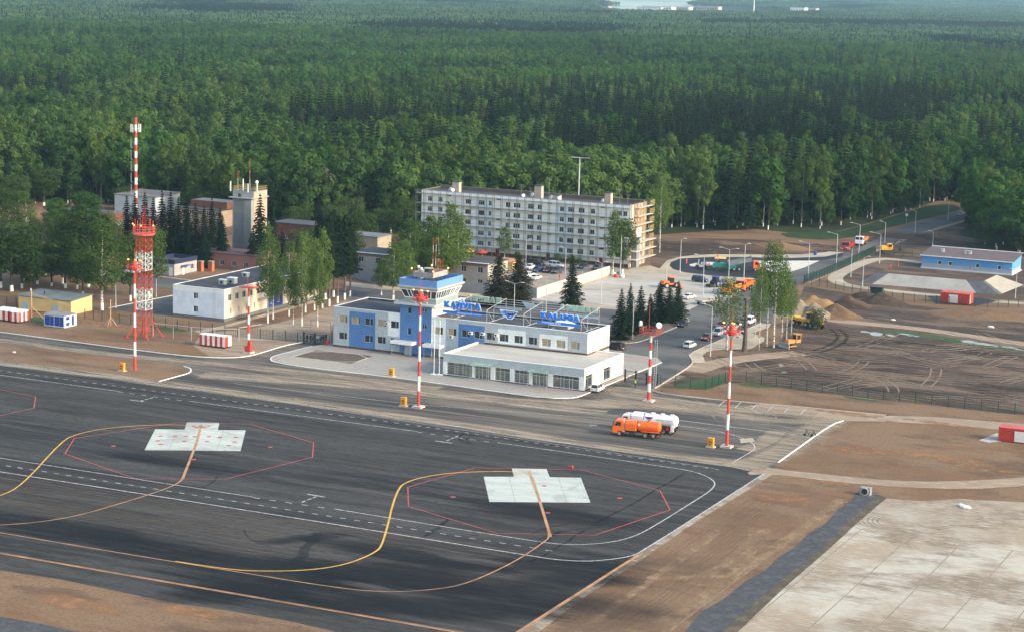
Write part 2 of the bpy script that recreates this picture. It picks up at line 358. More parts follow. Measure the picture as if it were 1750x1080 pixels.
sheet('shoulder', [(1305, 809), (1328, 805), (1290, 830), (1196, 887), (1100, 953), (996, 1022), (886, 1106), (860, 1100), (884, 1081), (1090, 947)], .01, layered('dusty_shoulder', (.32, .27, .20), [((.19, .14, .09), .25, (1, 1, 1), .45, .62, .9, 7), ((.5, .48, .42), .3, (1, 1, 1), .55, .7, .6, 6)]))
sheet('old_slab', [(1510, 851), (1570, 856), (1640, 852), (1750, 858), (1900, 866), (1900, 1250), (1150, 1150), (1232, 1080), (1280, 1046), (1336, 1002), (1406, 936), (1465, 887)], .01, SLAB)
sheet('ditch', [(1466, 839), (1450, 858), (1428, 874), (1412, 893), (1380, 912), (1362, 932), (1330, 952), (1306, 976), (1274, 992), (1238, 1022), (1200, 1044), (1166, 1084), (1110, 1130), (1180, 1130), (1236, 1077), (1321, 1001), (1400, 941), (1440, 900), (1502, 845), (1484, 838)], .012, GRAVEL)
sheet('ditch_bank', [(1502, 845), (1440, 900), (1400, 941), (1321, 1001), (1236, 1077), (1180, 1130), (1215, 1130), (1262, 1078), (1340, 1004), (1412, 942), (1470, 889), (1516, 850)], .016, layered('dark_bank', (.075, .065, .045), [((.14, .11, .075), .4, (1, 1, 1), .48, .66, .8, 6)], bump=.1))
sheet('gravel_road', [(-80, 1043), (0, 1053), (60, 1063), (134, 1079), (260, 1100), (260, 1140), (-80, 1140)], .01, GRAVEL)
# soil wedge between the service road and the apron
wedge = [(-80, 604), (0, 614.8), (140, 634), (271.5, 651.8), (300, 644), (322, 638), (327, 634), (325, 629), (314, 626), (299, 623.6), (231, 614.8), (138, 603.5), (0, 587), (-80, 577)]
sheet('soil_wedge', wedge, .02, SOIL)
# terminal plaza with pavers
PAVER = layered('plaza_paving', (.30, .29, .265), [((.36, .33, .27), .06, (.6, 1.4, 1), .48, .6, .8, 5), ((.31, .24, .21), .07, (.5, 1.6, 1), .55, .62, .6, 5), ((.22, .22, .21), .9, (1, 1, 1), .5, .7, .5, 5)])
PL = [(461.5, 615), (465, 609.6), (483, 604.5), (533, 592), (560, 588), (700, 560), (1000, 560), (1067, 604), (1124, 612), (1131, 619.5), (1100, 632), (1069, 645), (1007, 671), (990, 678), (976, 680.6), (935, 680.6), (860, 671), (740, 654), (640, 641), (540, 630), (471, 620), (463, 618)]
sheet('plaza', PL, .12, PAVER)
sheet('flower_bed', [(500, 610), (541, 599), (637, 609), (600, 622)], .14, mat('bed_soil', (.10, .075, .055), var=.3, scale=.8))
# landside roads and car park
sheet('road', [(1060, 652), (1069, 650), (1131, 619.5), (1124, 612), (1067, 604), (1040, 590), (990, 560), (560, 500), (300, 478), (-60, 436), (-60, 447), (290, 494), (440, 512), (560, 508), (690, 522), (830, 530), (1043, 556), (1090, 541), (1150, 527), (1172, 527), (1200, 515), (1245, 500), (1285, 488), (1353, 465), (1402, 446), (1440, 433), (1466, 425), (1540, 388), (1650, 362), (1720, 352), (1800, 344), (1800, 356), (1652, 375), (1560, 402), (1495, 428), (1440, 455), (1374, 484), (1332, 500), (1318, 553), (1300, 556), (1250, 573), (1176, 606), (1184, 616), (1182, 624), (1150, 645), (1118, 664), (1090, 664)], .05, ROADGREY)
sheet('road', [(690, 523), (560, 508), (560, 496), (600, 490), (700, 500), (905, 518), (1012, 524), (1110, 534), (1090, 542), (1043, 557), (1040, 592), (960, 560)], .052, ROADGREY)
sheet('car_park', [(905, 513), (925, 506), (1060, 468), (1086, 465), (1150, 470), (1200, 477), (1290, 488), (1262, 500), (1246, 513), (1198, 520), (1178, 530), (1160, 528), (1112, 531), (1010, 522)], .06, CARPARK)
sheet('pavement', [(1112, 455), (1127, 460), (1140, 446), (1162, 440), (1187, 437), (1224, 435.5), (1286, 436), (1368, 436), (1412, 432), (1430, 426), (1448, 421), (1444, 432), (1409, 440), (1347, 442), (1224, 440), (1162, 443), (1147, 449), (1144, 455), (1150, 461), (1172, 467), (1224, 473), (1282, 476), (1300, 478), (1292, 488), (1200, 477), (1150, 471), (1086, 466), (1060, 468), (1080, 459)], .10, LIGHTPAVE)
sheet('fresh_road_loop', [(1144, 453), (1150, 447), (1162, 443), (1190, 440.5), (1224, 440), (1347, 441.5), (1409, 440), (1440, 433), (1440, 440), (1400, 447), (1296, 446), (1296, 456), (1348, 465), (1310, 478), (1282, 475), (1224, 472), (1172, 466.5), (1150, 460)], .07, NEWASPH)
sheet('stone_base', [(1296, 446.5), (1401, 446.5), (1375, 458), (1353, 465), (1320, 466), (1296, 460)], .072, mat('white_crushed_stone', (.58, .55, .47), var=.12, scale=.5))
sheet('stone_base', [(1178, 453), (1192, 450), (1214, 448.5), (1226, 450), (1222, 455), (1200, 457), (1180, 456)], .074, MATS['white_crushed_stone'])
sheet('pavement', [(1176, 606), (1215, 588), (1250, 573), (1301, 553), (1318, 554), (1314, 560), (1286, 570), (1307, 578), (1305, 584), (1283, 597), (1220, 599), (1207, 602), (1201, 608), (1206, 621), (1184, 621), (1183, 614)], .12, LIGHTPAVE)
sheet('pavement', [(903, 513), (1040, 472), (1062, 464), (1098, 464), (1060, 471), (925, 508)], .085, mat('tan_paving', (.45, .34, .22), var=.15, scale=.6))
sheet('pavement', [(880, 512), (905, 513), (1012, 521), (1112, 531), (1150, 526), (1162, 529), (1110, 536), (1012, 526), (880, 517)], .10, LIGHTPAVE)
sheet('traffic_island', [(1045, 583), (1045, 560), (1090, 543), (1150, 529), (1170, 541), (1178, 548), (1174, 552), (1140, 566), (1104, 581), (1082, 587), (1060, 586)], .13, mat('island_soil', (.16, .125, .085), var=.3, scale=.5, detail=6))
sheet('pavement', [(590, 482), (642, 488), (900, 510), (900, 516), (640, 495), (590, 489)], .06, LIGHTPAVE)
sheet('yard', [(840, 470), (900, 440), (1000, 450), (1075, 462), (1040, 470), (917, 510), (840, 500)], .03, layered('yard_gravel', (.33, .29, .23), [((.25, .21, .17), .2, (1, 1, 1), .45, .65, .8, 6)]))
sheet('ops_yard', [(186, 527), (298, 505), (300, 500), (420, 480), (440, 490), (383, 552), (298, 540), (250, 538)], .03, ROADGREY)
sheet('path', [(330, 566), (383, 556), (460, 534), (535, 514), (560, 508), (560, 512), (470, 536), (400, 556), (345, 570)], .035, LIGHTPAVE)
# dirt tracks over the building site
def track(px, w, z=.022, m=TAN, sm=2, name='dirt_track'):
    mb = MB(); line_px(mb, px, w, z, None, 0, sm); return flat(mb, name, m)
track([(1300, 540), (1360, 541), (1412, 546), (1468, 552), (1575, 562), (1656, 574), (1750, 588), (1850, 600)], 5)
track([(1180, 634), (1230, 618), (1300, 609), (1368, 603)], 6)
track([(1576, 450), (1540, 445), (1502, 442), (1470, 451), (1442, 464), (1425, 475), (1432, 484), (1460, 490), (1492, 494), (1563, 502), (1610, 506), (1663, 513), (1750, 519), (1850, 524)], 4.2, .024, LIGHTPAVE)
track([(1030, 380), (1120, 372)], 3, .03, GRASS)
track([(1375, 484), (1440, 455), (1495, 428), (1560, 403), (1652, 376)], 3, .03, TAN)
# grass patches along the fences
for pts in ([(1140, 663), (1165, 655), (1205, 647), (1240, 638), (1243, 652), (1230, 659), (1206, 666), (1180, 664)], [(1265, 655), (1300, 656), (1340, 661), (1300, 662), (1262, 658)], [(1440, 676), (1500, 683), (1500, 687), (1445, 680)], [(1500, 562), (1590, 570), (1700, 590), (1760, 600), (1760, 606), (1690, 596), (1590, 577), (1500, 566)], [(260, 555), (330, 566), (300, 568), (255, 561)], [(60, 540), (115, 552), (90, 556), (40, 548)]):
    sheet('grass_patch', pts, .03, layered('young_grass', (.04, .085, .02), [((.09, .07, .04), .5, (1, 1, 1), .52, .66, .9, 7), ((.022, .05, .012), .9, (1, 1, 1), .5, .66, .7, 6)]), sm=1)
# puddles
WATER = mat('puddle_water', (.20, .22, .20), rough=.2, var=.3, scale=.6)
for cx, cy_, a, b in ((1498, 571, 16, 2.6), (1520, 573, 12, 2), (1551, 572, 14, 1.4), (1478, 567, 9, 1.2), (1655, 584, 15, 2.2), (1690, 589, 22, 2.4), (1722, 593, 16, 2), (1745, 598, 9, 1.3), (1560, 574, 10, 1), (1335, 624, 5, 1.4), (1340, 636, 6, 1.4)):
    pts = [(cx+a*math.cos(t)*(1+.25*math.sin(3*t+cx)), cy_+b*math.sin(t)*(1+.3*math.cos(2*t+cx))+.12*a*math.cos(t)) for t in [i*math.pi/8 for i in range(16)]]
    sheet('puddle', pts, .036, WATER)
# -------- kerbs
kb = MB()
for px in ([(-60, 559.5), (0, 567.5), (100, 581), (216, 596.4), (300, 606.5), (352, 611), (402, 611.5), (430, 608), (459, 599), (489, 590), (517, 585)],
           [(271.5, 651.8), (300, 644), (322, 638), (327, 634), (325, 629), (314, 626)],
           [(533, 592), (483, 604.5), (465, 609.6), (461.5, 615), (471, 620), (540, 630), (640, 641), (740, 654), (860, 671), (935, 680.6), (976, 680.6), (990, 678), (1007, 671), (1069, 645), (1100, 632), (1131, 619.5)],
           [(1441, 719), (1425, 724), (1401, 739), (1330, 790)], [(186, 527), (240, 516), (298, 505)], [(-60, 432), (100, 450), (297, 476), (420, 494)]):
    line_px(kb, px, .26, .0, None, .13, 1)
flat(kb, 'white_kerb', KERBW)
kb = MB()
for px in ([(1045, 583), (1060, 586), (1082, 587), (1104, 581), (1140, 566), (1174, 552), (1178, 548), (1170, 541), (1150, 529)], [(1118, 664), (1150, 645), (1182, 624), (1184, 616), (1176, 606), (1215, 588), (1301, 553)],
           [(1115, 667.5), (1128, 672), (1164, 677), (1255, 686), (1350, 694), (1414, 700), (1514, 709.6)], [(880, 517), (1012, 526), (1110, 536)], [(590, 489), (640, 495), (900, 516)], [(500, 610), (541, 599), (637, 609), (600, 622), (500, 610)]):
    line_px(kb, px, .3, .0, None, .17, 1)
flat(kb, 'kerb', KERBT)
# -------- painted markings
pm = MB(); W1 = .22
def run(a, b, n):
    return [(a[0]+(b[0]-a[0])*i/n, a[1]+(b[1]-a[1])*i/n) for i in range(n+1)]
# the two long solid lines of the stand access (one breaks at the crossing), and its dashed centre
line_px(pm, [(-60, 632.5), (202, 668.3)], W1, .03)
line_px(pm, [(322, 685), (713, 737)], W1, .03)
line_px(pm, [(850, 756), (1000, 777), (1120, 795), (1170, 802), (1198, 809), (1218, 819), (1223, 828), (1212, 840), (1180, 860), (1116, 900), (1085, 916), (1052, 925), (1010, 930), (960, 930), (916, 925), (571, 869.3)], W1, .03, sm=2)
line_px(pm, [(-60, 773), (433, 849)], W1, .03)
line_px(pm, [(-60, 796.5), (400, 868), (911, 950), (950, 956), (1000, 959), (1040, 956), (1075, 951), (1094, 944), (1307, 808)], W1+.05, .03, sm=1)
line_px(pm, [(-60, 611), (272, 655), (700, 716), (1100, 777), (1290, 803)], .18, .03)   # edge joints of the strip
line_px(pm, [(-60, 627.2-14), (400, 674.5), (1220, 800)], .12, .03)
line_px(pm, [(330, 640), (700, 668), (980, 703), (1060, 711)], .2, .03)
line_px(pm, [(400, 655), (700, 690), (1048, 716)], .16, .03)
line_px(pm, [(1155, 717), (1230, 727), (1330, 739), (1420, 748)], .18, .03)
line_px(pm, [(1157, 727), (1220, 735), (1262, 745), (1287, 757), (1291, 765), (1282, 773), (1262, 784), (1251, 791)], .22, .03, sm=1)
for i in range(6): line_px(pm, [(1228+i*28, 694+i*2.6), (1238+i*28, 685+i*2.6)], .2, .03)
def dashes(a, b, n, duty=.42, w=.22):
    A, B = Z(*a), Z(*b); 
    for i in range(n):
        p = A.lerp(B, i/n); q = A.lerp(B, (i+duty)/n); ribbon(pm, [p, q], w, .03)
dashes((-50, 626.5), (712, 727), 44); dashes((712, 727), (1240, 804), 30)
dashes((202, 669), (322, 686), 6); dashes((713, 738), (850, 757), 6)
dashes((-50, 786), (905, 935), 42); dashes((905, 935), (960, 944), 2)
dashes((433, 850), (571, 870), 5)
for a, b, c, d in (((262, 679), (236, 686), (222, 683), (246, 686)), ((783, 744.5), (761, 754), (744, 753), (772, 757)), ((541, 848), (513, 859), (525, 844), (556, 849))):
    dashes(a, b, 3, .7, .3); line_px(pm, [c, d], .35, .03)
flat(pm, 'white_markings', PAINT)
rm = MB()
for px in ([(310, 721.6), (300, 722.5), (127, 749), (111, 775), (231, 817.5), (384, 818.5), (534, 781), (536, 756), (428, 724.5), (310, 722.5)],
           [(812, 799), (697, 832), (698, 865), (850, 911), (1017, 914), (1145, 871), (1128, 838), (992, 802), (812, 799)], [(-60, 660), (0, 665.5), (61, 678), (58, 697), (0, 710), (-60, 716)]):
    line_px(rm, px, .2, .034)
for cx, cy_ in ((331, 728), (343, 728), (357, 727.5), (336, 730.5), (349, 730), (274, 745), (299, 746), (318, 745.5), (270, 753), (315, 754), (275, 759), (333, 746), (357, 746), (376, 747), (403, 747), (354, 754.5), (401, 754.8), (391, 761), (194, 762), (462, 764), (331, 785), (774, 849), (1059, 851), (930, 830), (936, 876)):
    p = Z(cx, cy_); rm.add([(p.x+.45*math.cos(t), p.y+.45*math.sin(t), .046) for t in [i*math.pi/4 for i in range(8)]], [tuple(range(8))])
flat(rm, 'red_markings', REDP)
ym = MB()
line_px(ym, [(-60, 862), (0, 848), (38, 829), (106, 753), (130, 742), (170, 733), (230, 727), (300, 725), (330, 727.5), (344, 729)], .26, .038, sm=2)
line_px(ym, [(300, 959), (400, 974), (460, 976), (530, 974), (590, 965), (640, 945), (655, 930), (677, 836), (700, 820), (760, 808), (840, 805), (890, 806), (905, 812)], .3, .038, sm=2)
flat(ym, 'yellow_line', YELP)
tm = MB()
line_px(tm, [(344, 726), (335, 760), (314, 815), (305, 826), (270, 840), (200, 862), (130, 882), (60, 893), (0, 897), (-60, 899)], .26, .042, sm=2)
line_px(tm, [(344, 726), (336, 757), (312, 818)], .42, .050)
line_px(tm, [(905, 804), (918, 840), (941, 916), (930, 926), (880, 960), (800, 997), (740, 1008), (650, 1012), (560, 1002), (400, 976), (200, 944), (0, 910), (-60, 900)], .24, .042, sm=2)
line_px(tm, [(904, 806), (919, 845), (941, 917)], .42, .050)
line_px(tm, [(-60, 936), (0, 945.5), (600, 1049), (850, 1092)], .30, .038)
line_px(tm, [(-60, 934.5), (0, 944), (600, 1047.4), (850, 1090)], .16, .038)
line_px(tm, [(1090, 948), (880, 1082)], .35, .038); line_px(tm, [(1098, 945), (890, 1079)], .15, .038)
flat(tm, 'orange_line', ORAP)
# helicopter / parking slabs of clean concrete
def tslab(px): sheet('concrete_stand', px, .026, CONC)
tslab([(265.2, 732.9), (315.3, 733.7), (319.3, 721.5), (374.8, 722.2), (372.3, 734.5), (419.9, 734.9), (411, 770.3), (247.2, 768.7)])
for (ax_, ay_) in ((-198.27, 278.39), (-133.34, 277.52)):   # panel joints and rubber marks on the two stands
    u_, v_ = Vector((13.95, 7.85, 0))/16, Vector((-7.8, 14.1, 0))/16; jb = MB(); a_ = Vector((ax_, ay_, 0))
    for k in (4, 8, 12): ribbon(jb, [a_+u_*k, a_+u_*k+v_*16], .09, .03); ribbon(jb, [a_+v_*k, a_+v_*k+u_*16], .09, .032)
    flat(jb, 'stand_joints', CJOINT)
tslab([(826.7, 814.2), (878.2, 814.2), (874.7, 800), (933.8, 800.8), (939.5, 814.9), (992.7, 815.9), (1009, 858.4), (836.4, 857.3)])
# -------- dust, oil and rolling marks on the paving
fd = Fade()
for px, w in (([(-60, 612), (300, 657), (700, 713), (1100, 773), (1320, 800)], 9), ([(330, 640), (600, 655), (900, 690), (1060, 690), (1250, 700)], 13), ([(-60, 575), (200, 606), (360, 622), (560, 640), (760, 665)], 8),
              ([(1060, 660), (1090, 680), (1040, 690), (960, 690)], 16), ([(1100, 680), (1200, 692), (1400, 712)], 12), ([(1250, 800), (1330, 780), (1380, 740), (1430, 715)], 12), ([(1110, 690), (1220, 705), (1330, 720), (1420, 718)], 9), ([(1040, 705), (960, 698), (860, 690)], 7), ([(1270, 770), (1310, 755), (1330, 735)], 7), ([(1160, 640), (1120, 655), (1090, 672)], 8), ([(1120, 655), (1150, 628), (1150, 600)], 6)):
    fd.band([Z(*p) for p in smooth_px(px, 2, False)], w, .020)
fd.build('dust_on_paving', decal('dust', (.34, .28, .205), .35, (.22, 1.4, 1), .28, .60, .85))
fd = Fade()
for c, rx, ry, rz in (((860, 1010), 34, 10, 0), ((640, 985), 30, 8, .1), ((480, 1010), 28, 10, 0), ((330, 950), 45, 8, 0), ((100, 900), 40, 7, 0), ((900, 965), 24, 6, .5), ((700, 950), 25, 6, 0), ((950, 880), 22, 8, 0), ((300, 790), 22, 5, 0), ((430, 1010), 20, 7, .8), ((760, 1040), 25, 8, .4), ((520, 920), 9, 3, .9), ((990, 990), 16, 7, .7)):
    p = Z(*c); fd.blob(p, rx, ry, rz, .021)
fd.build('dark_patches_on_apron', decal('sealed_asphalt', (.009, .011, .014), .16, (.25, 1.7, 1), .12, .62, .75, rough=.8))
fd = Fade()
for c, rx, ry in (((940, 885), 18, 4), ((700, 890), 22, 3), ((280, 800), 20, 4), ((560, 830), 30, 3), ((820, 960), 12, 3), ((300, 740), 28, 3), ((620, 1000), 9, 2.5)):
    fd.blob(Z(*c), rx, ry, 0, .022)
fd.build('pale_scuffs_on_apron', decal('pale_scuff', (.16, .15, .14), .3, (.15, 1.6, 1), .36, .7, .6))
fd = Fade(); rnd = random.Random(5)
for cx, cy_, r, a0, a1 in ((1290, 752, 9, .6, 2.6), (1310, 745, 8, .5, 2.4), (1270, 745, 11, .2, 2.2), (1150, 700, 16, 0, 3), (1090, 690, 13, .4, 3.2), (1060, 705, 18, .2, 2.2), (1180, 745, 20, .2, 1.6)):
    c = Z(cx, cy_)
    for k in range(3):
        rr = r+k*1.9; pts = [Vector((c.x+rr*math.cos(t), c.y+rr*math.sin(t)*.8, 0)) for t in np.linspace(a0, a1, 14)]; fd.band(pts, .45, .023)
fd.build('tyre_marks_on_paving', decal('tyre_dust', (.27, .235, .19), 1.2, (1, 1, 1), .05, .35, .55))
fd = Fade()
for k in range(75):      # wheel ruts over the building site
    cx, cy_ = rnd.uniform(1250, 1790), rnd.uniform(585, 690)
    if cy_ > 655+(cx-1270)*.1: continue
    c = Z(cx, cy_); a = rnd.choice((.5, 2.4, .9, 0, 2.9, .2, 1.4))+rnd.uniform(-.45, .45); L0 = rnd.uniform(8, 30); cv = rnd.uniform(-.04, .04); pts = []
    p = Vector(c)
    for i in range(12): pts.append(Vector(p)); p = p+Vector((math.cos(a), math.sin(a), 0))*L0/12; a += cv*L0/12
    for o in (0, 2.1): fd.band(offs(pts, o), .55, .026)
fd.build('wheel_ruts', decal('dry_rut', (.26, .20, .15), .9, (1, 1, 1), .02, .38, .8))
fd = Fade()
for k in range(45):
    cx, cy_ = rnd.uniform(1250, 1790), rnd.uniform(575, 690)
    if cy_ > 655+(cx-1270)*.1: continue
    c = Z(cx, cy_); a = rnd.uniform(-.4, .4); L0 = rnd.uniform(12, 40); p = Vector(c); pts = []
    for i in range(10): pts.append(Vector(p)); p = p+Vector((math.cos(a), math.sin(a), 0))*L0/10; a += rnd.uniform(-.1, .1)
    for o in (0, 2.2): fd.band(offs(pts, o), .7, .024)
for px in ([(1418, 562), (1436, 574), (1420, 590), (1380, 602)], [(1400, 568), (1560, 590), (1680, 600)], [(1440, 590), (1560, 585), (1700, 612)]):
    for o in (0, 2.1): fd.band(offs([Z(*p) for p in smooth_px(px, 3, False)], o), 1.3, .025)
fd.build('wet_ruts', decal('wet_rut', (.03, .023, .018), .6, (1, 1, 1), .08, .6, .7))
fd = Fade()
for px, w in (([(1320, 812), (1400, 818), (1460, 828)], 5), ([(1440, 850), (1385, 895), (1290, 965), (1200, 1025), (1130, 1085)], 3), ([(1240, 900), (1100, 1000), (1000, 1070)], 3), ([(1440, 850), (1400, 885), (1330, 930), (1250, 990), (1120, 1070)], 4), ([(1300, 900), (1290, 930), (1230, 985), (1190, 1000)], 7), ([(1100, 985), (1180, 990), (1260, 960)], 4)):
    fd.band([Z(*p) for p in smooth_px(px, 2, False)], w, .018)
fd.build('ochre_earth', decal('ochre', (.34, .235, .14), .35, (1.2, .8, 1), .40, .60, .8))
fd = Fade()
for c, rx, ry, rz in (((1330, 850), 10, 5, .3), ((1440, 826), 7, 2, 0), ((1400, 822), 10, 2, 0), ((1480, 770), 14, 7, .2), ((1600, 780), 18, 6, 0), ((1680, 800), 12, 4, 0), ((1440, 705), 16, 4, -.1), ((1620, 725), 16, 3, -.1), ((180, 555), 14, 5, 0), ((120, 1030), 16, 5, 0), ((330, 1045), 12, 4, 0)): fd.blob(Z(*c), rx, ry, rz, .019)
fd.build('clay_spill', decal('clay', (.34, .18, .09), .4, (1, 1, 1), .36, .58, .75))
fd = Fade()
for k in range(11):       # graded furrows beside the apron, parallel to its edge
    x = -98.6+k*.95
    fd.band([Vector((x+.35*math.sin(y*.06+k), y, 0)) for y in range(200, 306 if k < 6 else 290, 6)], .45, .017)
for k in range(14):
    y = 254.6-k*1.5
    fd.band([Vector((x, y-.0*x+.4*math.sin(x*.05+k), 0)) for x in range(-250, -100, 8)], .5, .009)
fd.build('graded_furrows', decal('furrow', (.24, .16, .10), .8, (1, 1, 1), .05, .6, .38))
# slab joints
jm = MB()
for x in (-86, -78.5, -71, -63.5, -56, -48.5, -41): ribbon(jm, [Vector((x, 180, 0)), Vector((x, 292, 0))], .16, .014)
for y in range(196, 300, 12): ribbon(jm, [Vector((-79.5, y, 0)), Vector((-35, y, 0))], .12, .015)
flat(jm, 'slab_joints', mat('joint_dirt', (.24, .19, .14), var=.3, scale=.5))

sheet('manhole_pad', [(1264, 750), (1286, 748), (1290, 754), (1266, 757)], .04, LIGHTPAVE)
sheet('manhole_pad', [(1006, 726), (1018, 725), (1022, 727.5), (1008, 728.5)], .04, mat('manhole_grey', (.25, .24, .22), var=.2))
fd = Fade()
for k in range(7):
    c = Z(1545, 893); rr = 4+k*.75; fd.band([Vector((c.x+rr*math.cos(t), c.y+rr*math.sin(t), 0)) for t in np.linspace(2.2, 4.6, 12)], .4, .03)
for px in ([(1600, 905), (1640, 898), (1690, 905)],):
    for o in (0, .8): fd.band(offs([Z(*p) for p in smooth_px(px, 2, False)], o), .7, .031)
fd.build('brown_tyre_marks', decal('mud_on_slab', (.24, .18, .12), .9, (1, 1, 1), .10, .7, .5))

fd = Fade(); rnd = random.Random(8)
for cx, cy_, r, a0, a1 in ((832, 748, 5, 2.6, 4.6), (842, 750, 6, 2.6, 4.6), (856, 752, 6, 2.6, 4.4), (560, 905, 12, 3.6, 4.6), (1060, 935, 14, 2.2, 3.2), (1075, 945, 14, 2.2, 3.2), (240, 815, 12, 5.6, 6.9)):
    c = Z(cx, cy_); fd.band([Vector((c.x+r*math.cos(t), c.y+r*math.sin(t), 0)) for t in np.linspace(a0, a1, 12)], .5, .024)
for a, b, w_ in (((545, 905), (505, 965), 2.2), ((770, 885), (725, 920), 1.2), ((960, 905), (915, 935), 1.4), ((1185, 800), (1010, 900), .7), ((1010, 900), (900, 965), .7)):
    A, B = Z(*a), Z(*b); fd.band([A.lerp(B, t/8)+Vector((rnd.uniform(-.3, .3), 0, 0)) for t in range(9)], w_, .0245)
fd.build('oil_and_rubber_marks', decal('rubber_black', (.012, .012, .014), .9, (1, 1, 1), .10, .6, .55, rough=.7))
# ================================================================== BUILDINGS
GLASS = mat('window_glass', (.035, .045, .055), rough=.08, var=.3, scale=.35)
FRAME = mat('white_window_frame', (.62, .65, .66), rough=.5, var=0)
FRAMED = mat('dark_metal_frame', (.16, .18, .20), rough=.5, var=0)
BLIND = mat('beige_blind', (.42, .33, .21), rough=.8, var=.2, scale=1.5)
TILEG = panel('grey_cladding', (.44, .50, .53)); TILEW = panel('white_cladding', (.82, .86, .85)); TILEB = panel('blue_cladding', (.085, .21, .46))
TILEC = panel('sunlit_cream_cladding', (.72, .67, .56)); PLINTH = mat('brown_plinth', (.11, .06, .05), var=.15, scale=1)  # cream puts the warm sunlight of right-facing walls into the colour
ROOFD = layered('dark_bitumen_roof', (.055, .06, .068), [((.09, .095, .10), .12, (1, 1, 1), .45, .65, .7, 6), ((.035, .036, .04), .5, (1, 1, 1), .55, .7, .6, 5)])
WTRIM = mat('white_metal_trim', (.84, .86, .86), rough=.4, var=.06, scale=.6)
GTRIM = mat('grey_metal', (.33, .35, .36), rough=.45, var=.1, scale=.6)
LITE = mat('galvanised_steel', (.46, .48, .49), rough=.45, var=.1, scale=.8)
REDM = mat('signal_red_paint', (.50, .045, .03), rough=.5, var=.15, scale=.8); WHTM = mat('signal_white_paint', (.75, .74, .72), rough=.5, var=.08, scale=.8)
DARKM = mat('dark_green_metal', (.02, .055, .045), rough=.5, var=.1); BLACKM = mat('black_metal', (.02, .022, .024), rough=.5, var=.1)
LAMPON = mat('lit_orange_lamp', (1.0, .36, .10), emit=1.5, var=0)
CREAM = mat('interior_light_wall', (.5, .42, .28), var=.3, scale=.8)

def P3(ax, pl, u, d, z, s):
    return (u, pl+s*d, z) if ax == 'y' else (pl+s*d, u, z)
def facade(mb, ax, pl, u0, u1, z0, z1, holes, matfn, s=1, dep=.22, extra=(), rev=None):
    """wall face with real openings and reveals; s = direction of the inside along the facing axis"""
    us = sorted({u0, u1, *[h[0] for h in holes], *[h[1] for h in holes], *[e for e in extra if u0 < e < u1]})
    zs = sorted({z0, z1, *[h[2] for h in holes], *[h[3] for h in holes], *[e for k, e in getattr(matfn, 'zs', ()) if z0 < e < z1]})
    for ua, ub in zip(us, us[1:]):
        for za, zb in zip(zs, zs[1:]):
            uc, zc = (ua+ub)/2, (za+zb)/2
            if any(h[0] < uc < h[1] and h[2] < zc < h[3] for h in holes): continue
            mb.add([P3(ax, pl, ua, 0, za, s), P3(ax, pl, ub, 0, za, s), P3(ax, pl, ub, 0, zb, s), P3(ax, pl, ua, 0, zb, s)], [(0, 1, 2, 3)], matfn(uc, zc))
    for ua, ub, za, zb in holes:
        c = [(ua, za), (ub, za), (ub, zb), (ua, zb)]; m = rev or matfn((ua+ub)/2, zb+.01)
        for i in range(4):
            a, b = c[i], c[(i+1) % 4]
            mb.add([P3(ax, pl, a[0], 0, a[1], s), P3(ax, pl, b[0], 0, b[1], s), P3(ax, pl, b[0], dep+.1, b[1], s), P3(ax, pl, a[0], dep+.1, a[1], s)], [(0, 1, 2, 3)], m)
def mf(default, *regs):
    def f(u, z):
        for (a, b, c, d, m) in regs:
            if a <= u <= b and c <= z <= d: return m
        return default
    f.zs = [(0, r[2]) for r in regs]+[(0, r[3]) for r in regs]; f.us = [r[0] for r in regs]+[r[1] for r in regs]
    return f
def window(par, ax, pl, u0, u1, z0, z1, s=1, dep=.22, fr=None, mull=(.62,), trans=(), blind=0, name='window', sill=False, glass=None, fw=.07):
    fr = fr or FRAME; m = MB(); d0, d1 = dep-.04, dep+.06
    def bx(a, b, c, d): m.box(P3(ax, pl, a, d0, c, s), P3(ax, pl, b, d1, d, s))
    bx(u0+.003, u1-.003, z0+.003, z0+fw); bx(u0+.003, u1-.003, z1-fw, z1-.003); bx(u0+.003, u0+fw, z0+fw, z1-fw); bx(u1-fw, u1-.003, z0+fw, z1-fw)
    for k in mull: x = u0+(u1-u0)*k; bx(x-fw/2, x+fw/2, z0+fw, z1-fw)
    for k in trans: z = z0+(z1-z0)*k; bx(u0+fw, u1-fw, z-fw/2, z+fw/2)
    if sill: m.box(P3(ax, pl, u0-.05, -.08, z0-.06, s), P3(ax, pl, u1+.05, -.002, z0+.0, s))
    o = m.build(name, par, fr)
    p = MB(); p.box(P3(ax, pl, u0+.05, dep+.0, z0+.05, s), P3(ax, pl, u1-.05, dep+.03, z1-.05, s)); q = p.build('pane', None, glass or GLASS); q.parent = o
    q.data.transform(Matrix.Translation(-org(par)))
    if blind:
        b = MB(); b.box(P3(ax, pl, u0+.07, dep-.012, z0+.07, s), P3(ax, pl, u0+(u1-u0)*blind, dep-.006, z1-.07, s)); q = b.build('blind', None, BLIND); q.parent = o; q.data.transform(Matrix.Translation(-org(par)))
    return o
def sub(mb, name, part_, root, m=None, **k):
    """a piece of a part: built in world coordinates, parented under the part"""
    o = mb.build(name, root, m, **k); o.parent = part_; return o
